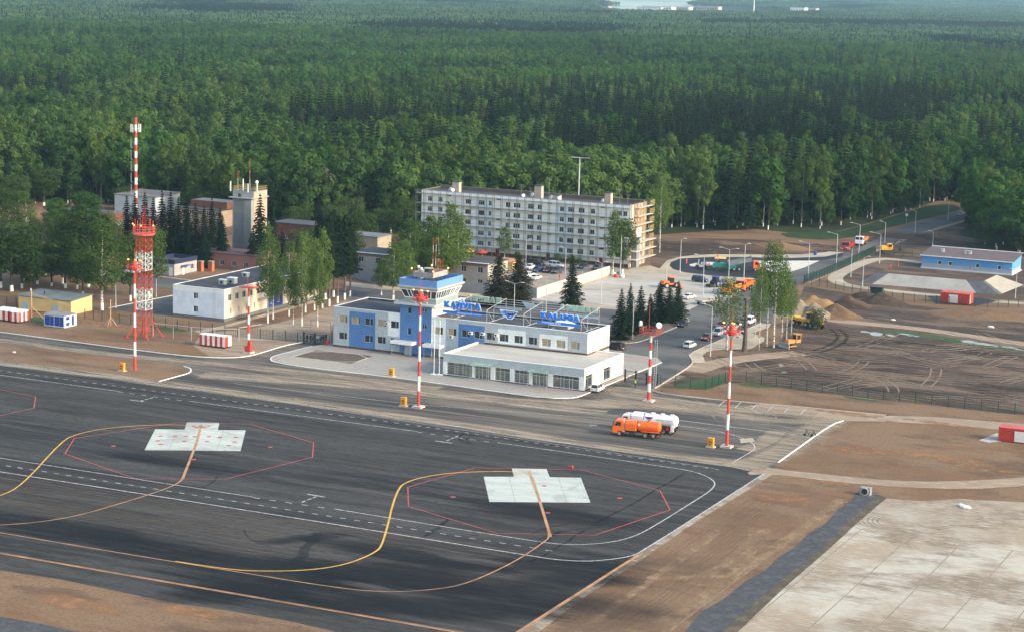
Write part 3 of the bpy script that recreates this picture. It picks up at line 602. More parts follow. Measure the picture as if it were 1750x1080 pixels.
def roofslab(root, x0, x1, y0, y1, z, m, par=.35, pw=.3, pm=None, name='roof'):
    mb = MB(); mb.add([(x0, y0, z-par), (x1, y0, z-par), (x1, y1, z-par), (x0, y1, z-par)], [(0, 1, 2, 3)], m)
    r = mb.build(name, root)
    p = MB(); pm = pm or WTRIM; e = .06
    p.box((x0-e, y0-e, z), (x1+e, y0+pw, z+.08), pm); p.box((x0-e, y1-pw, z), (x1+e, y1+e, z+.08), pm); p.box((x0-e, y0+pw+.002, z), (x0+pw, y1-pw-.002, z+.08), pm); p.box((x1-pw, y0+pw+.002, z), (x1+e, y1-pw-.002, z+.08), pm)
    for a, b in (((x0+pw, y0+pw), (x1-pw, y0+pw)), ((x1-pw, y0+pw), (x1-pw, y1-pw)), ((x1-pw, y1-pw), (x0+pw, y1-pw)), ((x0+pw, y1-pw), (x0+pw, y0+pw))):
        p.add([(*a, z-par), (*b, z-par), (*b, z), (*a, z)], [(0, 1, 2, 3)], m)
    p.build('parapet', root); return r

# ------------------------------------------------------------ airport terminal
T = thing('airport_terminal', 'two-storey blue, white and grey terminal with a glass hall and a control tower cabin', 'terminal building', (-190, 379.4, 0))
XF, XR, YF, YB = -220.75, -161.0, 379.4, 394.4; YB2 = 391.0
lw = [(-219.45, -217.4), (-216.3, -214.25), (-213.1, -211.05), (-209.95, -207.9), (-206.75, -204.75)]
ups = [(a, b, 5.5, 7.05) for a, b in lw]; los = [(a, b, 1.85, 3.4) for i, (a, b) in enumerate(lw) if i != 1]
rw = [(-196.15, -194.2), (-193.0, -191.0), (-189.8, -187.85), (-186.85, -184.9), (-184.0, -181.95), (-181.0, -178.9), (-177.6, -175.6), (-174.35, -172.35), (-171.3, -169.25), (-168.05, -166.0), (-164.85, -162.8)]
rws = [(a, b, 5.2, 6.8) for a, b in rw]
rd = [(-196.65, -195.0, .12, 2.35)]
fn = mf(TILEG, (-221, -160, -1, .55, PLINTH), (-216.85, -210.45, .55, 8.2, TILEB), (-207.35, -204.4, 3.75, 9, TILEW), (-196.8, -193.5, .55, 9, TILEW), (-190.5, -184.4, .5, 8.0, TILEB), (-181.3, -174.9, 4.85, 7.85, TILEW), (-171.8, -165.4, 4.85, 7.7, TILEW), (-184.4, -160.9, 4.0, 4.65, PLINTH))
mb = MB()
facade(mb, 'y', YF, XF, -204.4, 0, 8.8, ups+los, fn, extra=fn.us)
facade(mb, 'y', YF, -196.8, XR, 0, 8.8, rws+rd, fn, extra=fn.us)
fe = mf(TILEC, (0, 999, -1, .5, PLINTH), (0, 999, 4, 4.6, PLINTH))
facade(mb, 'x', XR, YF, YB2, 0, 8.8, [(389.6, 390.2, 4.6, 6.5)], fe, s=-1)
facade(mb, 'x', XF, YF, YB, 0, 8.8, [], fn, s=1); facade(mb, 'y', YB, XF, -204.4, 0, 8.8, [], fn, s=-1)
facade(mb, 'y', YB2, -204.4, XR, 0, 8.8, [], fn, s=-1)
mb.build('wall', T)
roofslab(T, XF, -204.4, YF, YB, 8.8, ROOFD, .45); roofslab(T, -196.8, XR, YF, YB2, 8.8, ROOFD, .4)
for i, h in enumerate(ups+los): window(T, 'y', YF, *h, blind=(.86 if i in (0, 1, 3) else 0))
for i, h in enumerate(rws): window(T, 'y', YF, *h, blind=(.6 if i in (0, 1) else .9 if i >= 8 else 0))
m = MB(); m.box((-196.6, YF+.1, .12), (-195.05, YF+.18, 2.3)); m.build('door', T, FRAMED)
m = MB(); m.box((XR-.2, 389.65, 4.62), (XR-.12, 390.15, 6.48)); m.build('door', T, LITE)
# stair tower
ft = mf(TILEB, (-205, -196, -1, .5, PLINTH)); fts = mf(TILEC)
tw = [(-202.65, -201.75, 8.95, 10.4), (-199.2, -198.1, 9.6, 10.4), (-202.6, -201.7, 4.5, 6.0), (-199.15, -198.05, 6.0, 7.0), (-199.2, -197.95, 2.4, 3.25), (-203.3, -201.5, .12, 2.3)]
mb = MB(); YT = YF-.12
facade(mb, 'y', YT, -204.4, -196.8, 0, 11, tw, ft)
for x in (-204.4, -196.8): mb.add([(x, YT, 0), (x, 389, 0), (x, 389, 11), (x, YT, 11)], [(0, 1, 2, 3)], TILEC if x > -200 else TILEB)  # right side in the sun-warmed cream, left side plain blue
mb.add([(-204.4, 389, 0), (-196.8, 389, 0), (-196.8, 389, 11), (-204.4, 389, 11)], [(0, 1, 2, 3)], TILEC)
mb.build('stair_tower', T)
for i, h in enumerate(tw[:5]): window(T, 'y', YT, *h, mull=((.5,) if i in (1, 3, 4) else ()))
m = MB(); m.box((-203.27, YT+.12, .12), (-202.42, YT+.2, 2.28)); m.box((-202.38, YT+.12, .12), (-201.53, YT+.2, 2.28)); m.build('door', T, LITE)
for x0, x1, z in ((-205.6, -200.4, 2.6), (-197.9, -193.8, 2.6)):
    m = MB(); m.box((x0, YF-2.1, z), (x1, YT-.004, z+.65), WTRIM); m.box((x0+.15, YF-1.95, z+.655), (x1-.15, YT-.15, z+.67), LITE); c = m.build('canopy', T)
    for x in (x0+.3, x1-.3):
        q = MB(); q.tube((x, YF-1.9, .1), (x, YF-1.9, z), .06, m=GTRIM); sub(q, 'post', c, T)
# balcony slab, gallery and cabin
m = MB(); m.box((-205.3, 378.1, 11.0), (-195.6, 390.6, 11.42)); m.build('balcony_slab', T, mat('pale_grey_slab', (.50, .53, .53), var=.08))
m = MB(); m.box((-203.3, 379.0, 11.42), (-195.75, 389.4, 12.55)); m.build('cabin_base', T, mat('greenish_grey_sheet', (.27, .33, .30), var=.1, rough=.5))
def ring(mb, x0, x1, y0, y1, z0, X0, X1, Y0, Y1, z1, m=None):
    a = [(x0, y0, z0), (x1, y0, z0), (x1, y1, z0), (x0, y1, z0)]; b = [(X0, Y0, z1), (X1, Y0, z1), (X1, Y1, z1), (X0, Y1, z1)]
    mb.add(a+b, [(i, (i+1) % 4, (i+1) % 4+4, i+4) for i in range(4)], m)
LB = (-203.2, -195.85, 379.1, 388.6, 12.55); UB = (-203.9, -195.2, 378.3, 389.8, 14.35)
m = MB(); ring(m, *LB, *UB); cab = m.build('cabin_glazing', T, mat('cabin_glass', (.05, .07, .085), rough=.05, var=.4, scale=.5))
m = MB()
def cab_pt(side, t, k, o=.03):
    x0, x1, y0, y1, z0 = LB; X0, X1, Y0, Y1, z1 = UB
    if side == 'f': return (x0+(x1-x0)*t+((X0+(X1-X0)*t)-(x0+(x1-x0)*t))*k, y0+(Y0-y0)*k-o, z0+(z1-z0)*k)
    return (x1+(X1-x1)*k+o, y0+(y1-y0)*t+((Y0+(Y1-Y0)*t)-(y0+(y1-y0)*t))*k, z0+(z1-z0)*k)
for t in (0, .17, .27, .5, .62, .84, 1): m.bar(cab_pt('f', t, 0), cab_pt('f', t, 1), .2 if t not in (.17, .62) else .1, .1)
for t in (0, .09, .19, .3, .4, .5, .6, .7, .8, .9, 1): m.bar(cab_pt('r', t, 0), cab_pt('r', t, 1), .1, .22 if t not in (.09, .3, .5, .7, .9) else .1)
for k, hh in ((0.03, .16), (.98, .12)): m.bar(cab_pt('f', 0, k), cab_pt('f', 1, k), .12, hh); m.bar(cab_pt('r', 0, k), cab_pt('r', 1, k), .12, hh)
m.build('cabin_frame', T, WTRIM)
m = MB(); ring(m, -203.9, -195.2, 378.3, 389.8, 14.35, -204.3, -194.8, 377.9, 390.4, 14.8); m.box((-204.35, 377.85, 14.8), (-194.75, 390.45, 15.1)); m.build('cornice', T, mat('cornice_grey', (.42, .41, .38), var=.1))
BLUEP = mat('blue_sheet_metal', (.13, .27, .55), rough=.45, var=.08, scale=.8)
m = MB()
for a, b in (((-204.1, 378.1, 15.1), (-195.1, 378.25, 16.6)), ((-204.1, 390.0, 15.1), (-195.1, 390.15, 16.6)), ((-204.1, 378.252, 15.1), (-203.95, 389.998, 16.6)), ((-195.25, 378.252, 15.1), (-195.1, 389.998, 16.6))): m.box(a, b)
m.build('blue_parapet', T, BLUEP)
m = MB(); m.box((-203.9, 378.3, 15.1), (-195.3, 389.95, 15.25)); m.build('cabin_roof', T, ROOFD)
GPB = mat('weathered_grey_board', (.33, .31, .28), var=.2, scale=1.2)
m = MB()
for a, b in (((-202.1, 380.6, 16.75), (-197.4, 380.75, 17.85)), ((-202.1, 387.2, 16.75), (-197.4, 387.35, 17.85)), ((-202.1, 380.752, 16.75), (-201.95, 387.198, 17.85)), ((-197.55, 380.752, 16.75), (-197.4, 387.198, 17.85))): m.box(a, b)
m.box((-201.95, 380.752, 16.8), (-197.55, 387.198, 16.9)); bxo = m.build('equipment_platform', T, GPB)
for x in (-201.6, -199.8, -197.9):
    for y in (381.2, 386.8): q = MB(); q.tube((x, y, 15.25), (x, y, 16.75), .08, m=BLACKM); sub(q, 'support', bxo, T)
m = MB(); m.tube((-199.9, 383.4, 16.9), (-199.9, 383.4, 18.4), .95, n=14, m=BLACKM); m.tube((-199.9, 383.4, 18.4), (-199.9, 383.4, 18.45), 1.05, n=14, m=GTRIM); m.build('ventilator', T)
for x, y, z, h in ((-201.4, 381.6, 16.9, 1.9), (-201.1, 382.3, 16.9, 1.4)):
    m = MB(); m.tube((x, y, z), (x, y, z+h), .05, m=GTRIM); m.sph((x, y, z+h), .33, WHTM); m.build('radio_dome', T)
for x, y, h, c in ((-200.6, 386.6, 7.4, 1), (-200.0, 386.8, 7.6, 1), (-198.3, 385.6, 3.3, 0), (-197.8, 385.9, 3.4, 0), (-197.7, 384.4, 3.2, 0), (-197.6, 383.0, 3.6, 0)):
    m = MB()
    for k in range(5): m.tube((x, y, 17+h*k/5), (x, y, 17+h*(k+1)/5), .042, m=(REDM if k % 2 == 0 or not c else WHTM))
    m.build('antenna_rod', T)
for x, y, z in ((-202.7, 381, 18.3), (-197.3, 380.5, 18.1), (-197.1, 387, 18.1), (-200.3, 385.6, 18.6)):
    m = MB(); m.tube((x, y, z-1.2), (x, y, z), .04, m=REDM); a = m.build('obstruction_light_post', T); q = MB(); q.sph((x, y, z+.12), .2, LAMPON); sub(q, 'lamp', a, T)
# raised side block behind the cabin (blue wall with white coping)
A, B = onX(753, 514, -195.2), onX(795, 500, -195.2)
m = MB(); m.box((-196.2, 390.7, 8.8), (-195.2, B.y, 11.2), BLUEP); m.box((-204.2, B.y-1.2, 8.4), (-196.202, B.y-.2, 11.2), TILEB); m.box((-196.35, 390.7, 11.2), (-195.1, B.y+.1, 11.35), WTRIM); m.box((-204.4, B.y-.9, 0), (-195.4, B.y-.6, 8.4), TILEC); m.build('roof_screen', T)
# single-storey glass hall
HX0, HX1, HY0, HY1, HZ = -186.0, -154.85, 363.85, 384.0, 4.55
gh = [(-185.2, -179.45, .3, 2.9), (-178.9, -175.3, .12, 3.0), (-174.4, -171.0, .3, 2.9), (-170.1, -166.8, .3, 2.9), (-166.2, -162.7, .12, 2.95), (-161.75, -155.95, .3, 2.85)]
fh = mf(TILEG, (-187, -154, .3, 2.97, TILEW), (-187, -154, -1, .3, PLINTH)); fhs = mf(TILEC, (0, 999, -1, .3, PLINTH))
sh = [(364.5, 368.0, .6, 3.1), (373.7, 377.3, .6, 3.1)]
mb = MB(); facade(mb, 'y', HY0, HX0, HX1, 0, HZ, gh, fh, dep=.35); facade(mb, 'x', HX1, HY0, HY1, 0, HZ, sh, fhs, s=-1)
facade(mb, 'x', HX0, HY0, YF-.15, 0, HZ, [], fh, s=1); facade(mb, 'y', HY1, XR+.01, HX1, 0, HZ, [], fhs, s=-1)
mb.build('hall_wall', T)
LR = layered('pale_sheet_roof', (.46, .45, .40), [((.36, .34, .29), .1, (.4, 1.6, 1), .45, .65, .7, 6), ((.54, .53, .49), .8, (.3, 2, 1), .55, .72, .5, 5)])
m = MB(); m.add([(HX0+.3, HY0+.3, 4.25), (HX1-.3, HY0+.3, 4.25), (HX1-.3, HY1-.3, 4.25), (XR+.01, HY1-.3, 4.25), (XR+.01, YF-.01, 4.25), (HX0+.3, YF-.01, 4.25)], [(0, 1, 2, 3, 4, 5)], LR)
m.build('hall_roof', T)
m = MB()
for a, b in (((HX0-.05, HY0-.05, HZ), (HX1+.05, HY0+.3, HZ+.08)), ((HX1-.3, HY0+.302, HZ), (HX1+.05, HY1+.05, HZ+.08)), ((XR+.02, HY1-.3, HZ), (HX1-.302, HY1+.05, HZ+.08)), ((HX0-.05, HY0+.302, HZ), (HX0+.3, YF-.01, HZ+.08))): m.box(a, b, WTRIM)
for a, b in (((HX0+.28, HY0+.28, 4.2), (HX1-.3, HY0+.3, HZ)), ((HX1-.3, HY0+.3, 4.2), (HX1-.28, HY1-.3, HZ)), ((HX0+.28, HY0+.3, 4.2), (HX0+.3, YF-.01, HZ)), ((XR+.02, HY1-.32, 4.2), (HX1-.3, HY1-.3, HZ))): m.box(a, b, TILEC)
m.build('hall_parapet', T)
mat('steel_blue_frame', (.50, .56, .62), rough=.4, var=0)
HGL = bpy.data.materials.new('see_through_glass'); _N, _L = nodes_of(HGL); _N.remove(_N['Principled BSDF']); _t = _N.new('ShaderNodeBsdfTransparent'); _g = _N.new('ShaderNodeBsdfGlossy'); _g.inputs['Roughness'].default_value = .05; _x = _N.new('ShaderNodeMixShader'); _x.inputs[0].default_value = .22; _t.inputs[0].default_value = (.75, .8, .78, 1)
_L.new(_t.outputs[0], _x.inputs[1]); _L.new(_g.outputs[0], _x.inputs[2]); _L.new(_x.outputs[0], _N['Material Output'].inputs[0])
for i, h in enumerate(gh):
    if i in (1, 4): window(T, 'y', HY0, *h, dep=.35, mull=(.25, .45, .72), glass=HGL, trans=(.72,), fr=MATS['steel_blue_frame'], name='entrance_door', fw=.11)
    else: window(T, 'y', HY0, *h, dep=.35, glass=HGL, mull=((.3, .42, .62, .74) if h[1]-h[0] > 4 else (.33, .62)), trans=(.72,), fr=MATS['steel_blue_frame'], fw=.07, name='shop_window')
for h in sh: window(T, 'x', HX1, *h, s=-1, dep=.25, mull=(.5,), trans=(.75,), fr=GTRIM, fw=.07, name='shop_window')
m = MB(); m.box((HX1, 368.4, .36), (HX1+.06, 370.0, 2.05)); m.build('door', T, mat('cream_door', (.6, .56, .47), var=.05))
AWN = mat('green_glass_awning', (.25, .36, .30), rough=.2, var=.15, scale=1)
for x0, x1 in ((-179.4, -174.9), (-166.6, -162.2)):
    m = MB(); m.prism([(HY0-1.5, 3.05), (HY0-.004, 3.45), (HY0-.004, 3.52), (HY0-1.5, 3.12)], x0, x1, AWN); a = m.build('awning', T)
    for x in (x0+.2, x1-.2):
        q = MB(); q.tube((x, HY0-1.35, .12), (x, HY0-1.35, 3.08), .06, m=GTRIM); sub(q, 'post', a, T)
# interior seen through the glass: floor and back wall of the waiting hall
m = MB(); m.box((HX0+.6, HY0+3, .165), (HX1-.6, HY0+3.1, 4.1), mat('hall_back_wall', (.92, .76, .46), var=.35, scale=.7)); m.box((-161.5, HY0+2.3, .14), (-157.2, HY0+2.6, 2.2), mat('navy_counter', (.02, .04, .2), var=.2)); m.box((HX0+.6, HY0+.5, .125), (HX1-.6, HY0+2.99, .16), mat('hall_floor', (.55, .45, .3), var=.2)); m.build('inner_wall', T)
# ladder on the end wall, air conditioners
m = MB()
for y in (380.65, 381.15): m.tube((XR+.12, y, 4.6), (XR+.12, y, 9.9), .03)
for k in range(13): m.tube((XR+.12, 380.65, 4.9+k*.38), (XR+.12, 381.15, 4.9+k*.38), .02)
m.build('ladder', T, LITE)
for x, z in ((-204.9-2.6, 6.1), (-192.1, 4.75), (-187.6, 6.0), (-184.75, 6.1), (-181.6, 6.1)):
    m = MB(); m.box((x-.45, YF-.35, z), (x+.45, YF-.03, z+.62), WHTM); m.tube((x-.1, YF-.36, z+.31), (x-.1, YF-.352, z+.31), .23, n=12, m=BLACKM); m.build('air_conditioner', T, bevel=0)
# roof hatch with white pyramid cover
m = MB(); m.box((-171.2, 383.4, 8.4), (-167.2, 386.6, 9.1), mat('roof_unit_beige', (.38, .35, .30), var=.1)); m.add([(-171.6, 383, 9.102), (-166.8, 383, 9.102), (-166.8, 387, 9.102), (-171.6, 387, 9.102), (-169.2, 385, 10.3)], [(0, 1, 4), (1, 2, 4), (2, 3, 4), (3, 0, 4)], WTRIM); m.build('skylight', T)
# ---- lettering and its frame
def text_mesh(body, size, depth=.06, offset=0.0, shear=0, space=1.0):
    cu = bpy.data.curves.new('t', 'FONT'); cu.body = body; cu.size = size; cu.extrude = depth; cu.offset = offset; cu.shear = shear; cu.align_x = 'LEFT'; cu.space_character = space
    ob = bpy.data.objects.new('t', cu); COL.objects.link(ob); bpy.context.view_layer.update()
    me = bpy.data.meshes.new_from_object(ob.evaluated_get(bpy.context.evaluated_depsgraph_get())); bpy.data.objects.remove(ob); return me
def text_obj(name, body, x0, x1, z0, z1, y, m, parent=None, depth=.06, offset=0.0, mirror=False, facing=-1, org_=None, axis='y', fixd=None):
    me = text_mesh(body, 1, depth, offset); co = np.empty(len(me.vertices)*3); me.vertices.foreach_get('co', co); co = co.reshape(-1, 3)
    lo, hi = co.min(0), co.max(0); u = (co[:, 0]-lo[0])/(hi[0]-lo[0]); v = (co[:, 1]-lo[1])/(hi[1]-lo[1])
    if mirror: u = 1-u
    o0 = org_ if org_ is not None else Vector((0, 0, 0))
    if axis == 'y': nc = np.stack([x0+u*(x1-x0)-o0.x, y-co[:, 2]-o0.y, z0+v*(z1-z0)-o0.z], 1)
    else: nc = np.stack([y+co[:, 2]-o0.x, x0+u*(x1-x0)-o0.y, z0+v*(z1-z0)-o0.z], 1)
    me.vertices.foreach_set('co', nc.ravel()); me.materials.clear(); me.materials.append(m); me.update()
    o = bpy.data.objects.new(name, me); COL.objects.link(o)
    if parent is not None: o.parent = parent
    return o
LB_ = mat('letter_blue', (.004, .20, .80), rough=.35, var=0); LW = mat('letter_white_edge', (.82, .87, .92), rough=.4, var=0)
YL = 380.3
sg = thing('rooftop_sign', 'roof-top steel frame with big blue letters facing the apron and the emblem between them', 'sign', (-179, YL, 8.5), group=None)
m = MB()
for x in (-192.6, -184.4, -175.9, -170.2, -162.9):
    for y in (YL, YL+3.3, 389.6):
        m.tube((x, y, 8.4), (x, y, 12.6 if y > 389 else 11.4), .045)
    m.tube((x, YL, 11.3), (x, 389.6, 12.5), .05); m.tube((x, YL, 11.2), (x, YL+3.3, 8.5), .04); m.tube((x, YL+.1, 8.55), (x, 389.6, 8.6), .05)
for z in (10.75,): m.tube((-194.6, YL+.1, z), (-162.6, YL+.1, z), .07)
for z in (10.2,): m.tube((-194.6, YL+.1, z), (-162.6, YL+.1, z), .04)
for z in (10.8, 11.3, 11.8, 12.3): m.tube((-194.4, 389.6, z), (-162.8, 389.6, z), .045)
m.build('steel_frame', sg, LITE)
for word, xa, xb, za, zb in (('КАЛУГА', -194.5, -185.8, 11.05, 12.25), ('KALUGA', -172.1, -163.3, 10.82, 12.02)):
    n = len(word); wd = (xb-xa)/n
    for i, ch in enumerate(word):
        xx0, xx1 = xa+i*wd+.07, xa+(i+1)*wd-.07
        o = text_obj('letter', ch, xx0, xx1, za, zb, YL, LB_, sg, .12, .06, org_=org(sg))
        e = text_obj('letter_edge', ch, xx0-.16, xx1+.16, za-.16, zb+.16, YL+.2, LW, sg, .04, .11, org_=org(sg)); e.parent = o
m = MB(); m.prism([(-194.7, 10.75-.35), (-186.5, 10.75-.35), (-184.6, 10.05), (-186.3, 9.75-.0), (-194.7, 9.85)], YL-.12, YL-.04, None, 'y'); b1 = m.build('lettered_band', sg, LB_)
m = MB(); m.prism([(-172.8, 9.95), (-171.8, 10.35), (-163.3, 10.35), (-163.3, 9.72), (-172.8, 9.72)], YL-.12, YL-.04, None, 'y'); b2 = m.build('lettered_band', sg, LB_)
for b, tx, xa, xb, za, zb in ((b1, 'МЕЖДУНАРОДНЫЙ АЭРОПОРТ', -191.2, -185.6, 9.93, 10.22), (b2, 'INTERNATIONAL AIRPORT', -171.7, -167.4, 9.88, 10.17)):
    text_obj('lettering', tx, xa, xb, za, zb, YL-.13, LW, b, .02, .01, org_=org(sg))
# winged emblem
em = MB(); e0, ez = -179.3, 10.2
def EP(pts, y0, y1, mm): em.prism([(e0+x, ez+z) for x, z in pts], y0, y1, mm, 'y')
EP([(-2.15, 1.55), (2.1, 1.45), (.75, -.35), (-.35, -.35), (-.75, .05), (-1.3, .1), (-1.75, .55), (-1.8, .85)], YL-.06, YL-.0, LW)
NAVY = mat('emblem_navy', (.012, .05, .22), var=0)
EP([(-.95, 1.35), (1.85, 1.3), (1.2, .5), (.35, .42), (.1, .2), (-.3, .62)], YL-.10, YL-.062, NAVY)
EP([(-1.25, 1.38), (-1.0, 1.38), (.22, -.02), (.95, .62), (1.15, .45), (.55, -.22), (-.2, -.22)], YL-.14, YL-.102, LB_)
for k in range(3): EP([(-1.95+.12*k, 1.2-.32*k), (-1.05+.25*k, 1.2-.32*k), (-.9+.25*k, 1.02-.32*k), (-1.7+.12*k, 1.02-.32*k)], YL-.14, YL-.102, LB_)
emb = em.build('emblem', sg); text_obj('lettering', 'КАЛУГА', e0-.55, e0+1.3, ez+.92, ez+1.2, YL-.105, LW, emb, .015, .005, org_=org(sg))
# landside letters seen from behind: pale green backs
MINT = mat('pale_green_letter_back', (.42, .58, .47), rough=.5, var=.12, scale=2)
for word, xa, xb in (('АГУЛАК', -194.0, -185.7), ('AGULAK', -172.2, -163.3)):
    wd = (xb-xa)/6
    for i, ch in enumerate(word):
        o = text_obj('letter_back', ch, xa+i*wd+.02, xa+(i+1)*wd-.02, 11.15, 12.45, 389.8, MINT, sg, .08, .14, mirror=True, org_=org(sg))
        pb = MB(); a0, a1 = xa+i*wd+.08, xa+(i+1)*wd-.08; pb.prism([(a0, 11.2), (a1, 11.2), (a1-(.35 if ch in 'АA' else 0), 12.4), (a0+(.35 if ch in 'АЛA' else 0), 12.4)], 389.9, 389.96, MINT, 'y') if i not in (2,) else None
        if pb.v: pb.build('letter_tray', sg)
m = MB(); m.prism([(-180.8, 12.1), (-178.2, 11.95), (-177.2, 11.45), (-178.9, 10.8), (-179.8, 10.9)], 389.75, 389.85, mat('pale_blue_back', (.45, .58, .66), var=.08), 'y'); m.build('emblem_back', sg)
m = MB(); m.box((-187.2, 389.7, 10.2), (-180.8, 389.8, 10.62)); m.box((-168.4, 389.7, 10.1), (-163.2, 389.8, 10.5)); m.build('band_back', sg, MATS['pale_blue_back'])

# ------------------------------------------------------------ white two-storey building at left
O = thing('office_building', 'white and beige two-storey office with a dark blue panel, left of the birches', 'building', (-265, 412, 0))
ox0, ox1, oy0, oy1, oz = -271.6, -257.5, 392.7, 434.6, 7.4
PW = panel('pale_blue_white_cladding', (.66, .74, .84), 1.2, 1.2, .9); PB = panel('beige_cladding', (.62, .56, .46), 1.2, 1.2, .93); PN = panel('navy_cladding', (.015, .035, .20), 1.2, 1.2, .8); PD = mat('dark_grey_plinth', (.13, .14, .15), var=.1)
f1 = mf(PW, (-272, -257, -1, .75, PD), (-272, -257, 6.4, 8, TILEW)); f2 = mf(PB, (0, 999, -1, .75, PD), (411.2, 418.2, .75, 8, PN), (418.2, 999, 6.9, 8, PN))
fwn = [(-266.0, -264.7, 4.7, 6.1), (-266.0, -264.7, 1.6, 3.0)]
swn = [(y, y+1.5, 4.6, 6.1) for y in (394.4, 397.4, 400.4, 403.4, 406.6, 409.3, 412.2, 415.3, 419.6, 422.8, 426, 429.2)]+[(y, y+(1.5 if 410 < y else .5), 1.5, 2.9) for y in (395.2, 398.6, 402, 405.4, 412.6, 415.6, 421, 424.5, 428)]
mb = MB(); facade(mb, 'y', oy0, ox0, ox1, 0, oz, fwn, f1, extra=f1.us); facade(mb, 'x', ox1, oy0, oy1, 0, oz, swn, f2, s=-1, extra=f2.us)
facade(mb, 'x', ox0, oy0, oy1, 0, oz, [], f1); facade(mb, 'y', oy1, ox0, ox1, 0, oz, [], f2, s=-1); mb.build('wall', O)
roofslab(O, ox0, ox1, oy0, oy1, oz, ROOFD, .4)
for h in fwn: window(O, 'y', oy0, *h, mull=(.55,))
for h in swn: window(O, 'x', ox1, *h, s=-1, mull=(.5,) if h[1]-h[0] > 1 else ())
for x, y, s_ in ((-264, 402, 1), (-263, 404.5, 1.2), (-265, 424, 1.3), (-262, 429, 1), (-266, 415, .9), (-260.5, 420, .8)):
    m = MB(); m.box((x-.8*s_, y-.6*s_, 7.0), (x+.8*s_, y+.6*s_, 7.0+1.1*s_), LITE); m.tube((x, y-.6*s_-.005, 7.5), (x, y-.6*s_-.03, 7.5), .35, n=12, m=BLACKM); m.box((x-.9*s_, y-.7*s_, 7.0+1.1*s_), (x+.9*s_, y+.7*s_, 7.1+1.1*s_), WTRIM); m.build('roof_unit', O)
m = MB()
for x in (-260.2, -259.6): m.tube((x, oy0-.15, .8), (x, oy0-.15, 8), .03)
for k in range(18): m.tube((-260.2, oy0-.15, 1+k*.38), (-259.6, oy0-.15, 1+k*.38), .02)
m.build('ladder', O, LITE)
m = MB(); m.prism([(407, 3.4), (411, 3.4), (411, 3.55), (407, 3.55)], ox1, ox1+1.2, GTRIM); m.build('canopy', O)

def simple_house(name, label, cat, x0, x1, y0, y1, h, wm, rm, fwin=(), rwin=(), group=None, slope=0, over=.25, blind=0, fr=None, plinth=.25, pm=None, mull=(.5,)):
    t = thing(name, label, cat, ((x0+x1)/2, (y0+y1)/2, 0), group=group); pm = pm or PD
    ff = mf(wm, (-9999, 9999, -1, plinth, pm)); mb = MB()
    facade(mb, 'y', y0, x0, x1, 0, h, list(fwin), ff, dep=.15); facade(mb, 'x', x1, y0, y1, 0, h, list(rwin), ff, s=-1, dep=.15)
    facade(mb, 'x', x0, y0, y1, 0, h, [], ff); facade(mb, 'y', y1, x0, x1, 0, h, [], ff, s=-1); 
    if slope: mb.add([(x1, y0, h), (x1, y1, h), (x1, y1, h+slope)], [(0, 1, 2)], wm); mb.add([(x0, y0, h), (x0, y1, h), (x0, y1, h+slope)], [(0, 1, 2)], wm); mb.add([(x0, y1, h), (x1, y1, h), (x1, y1, h+slope), (x0, y1, h+slope)], [(0, 1, 2, 3)], wm)
    mb.build('wall', t)
    m = MB(); o = over; k = slope/(y1-y0)
    m.prism([(y0-o, h+.005-k*o), (y1+o, h+.005+slope+k*o), (y1+o, h+.18+slope+k*o), (y0-o, h+.18-k*o)], x0-o, x1+o); m.build('roof', t, rm)
    for w_ in fwin: window(t, 'y', y0, *w_, dep=.15, mull=mull, fr=fr)
    for w_ in rwin: window(t, 'x', x1, *w_, s=-1, dep=.15, mull=mull, fr=fr)
    return t
YELW = mat('yellow_render', (.66, .47, .20), var=.1, scale=.4)
g = simple_house('garage', 'yellow rendered garage with a grey roof and pale blue doors, behind the blue kiosk', 'garage', -306.2, -291.1, 380.0, 388.0, 3.35, YELW, mat('grey_felt_roof', (.12, .14, .14), var=.2, scale=.4), slope=.5, pm=mat('rust_brown_plinth', (.2, .09, .06), var=.2))
for x in (-305.0, -296.2):
    m = MB(); m.box((x, 379.93, .1), (x+1.5, 379.99, 2.1)); d = m.build('door', g, mat('pale_blue_door', (.33, .45, .52), var=.08)); q = MB(); q.box((x+1.2, 379.88, 1.0), (x+1.35, 379.93, 1.1)); sub(q, 'handle', d, g, BLACKM)
m = MB(); m.tube((-301, 383, 3.8), (-301, 383, 4.5), .15); m.build('vent_pipe', g, BLACKM)
# blue kiosk
k = thing('kiosk', 'royal blue and white metal kiosk with a grey roof in front of the yellow garage', 'kiosk', (-284.8, 368, 0))
NB = mat('royal_blue_steel', (.012, .06, .30), rough=.4, var=.1)
m = MB(); m.box((-287.6, 365.7, .15), (-282.0, 370.1, 2.75)); m.build('body', k, WTRIM)
m = MB(); m.prism([(365.5, 2.751), (370.3, 2.751), (370.3, 2.85), (367.9, 3.0), (365.5, 2.85)], -287.8, -281.8); m.build('roof', k, mat('grey_sheet_roof', (.24, .24, .24), var=.15))
for a, b in ((-287.4, -286.0), (-285.9, -284.9), (-284.7, -283.3), (-283.2, -282.25)):
    m = MB(); m.box((a, 365.64, .35), (b, 365.69, 2.5)); m.build('door', k, NB)
for a, b, c, d in ((366.3, 367.5, 1.75, 2.5), (366.3, 367.5, .5, 1.2), (368.3, 369.1, .35, 2.5)):
    m = MB(); m.box((-281.99, a, c), (-281.94, b, d)); m.build('shutter', k, NB)
m = MB(); m.box((-287.5, 365.8, 0), (-282.1, 370, .149)); m.build('base', k, PD)
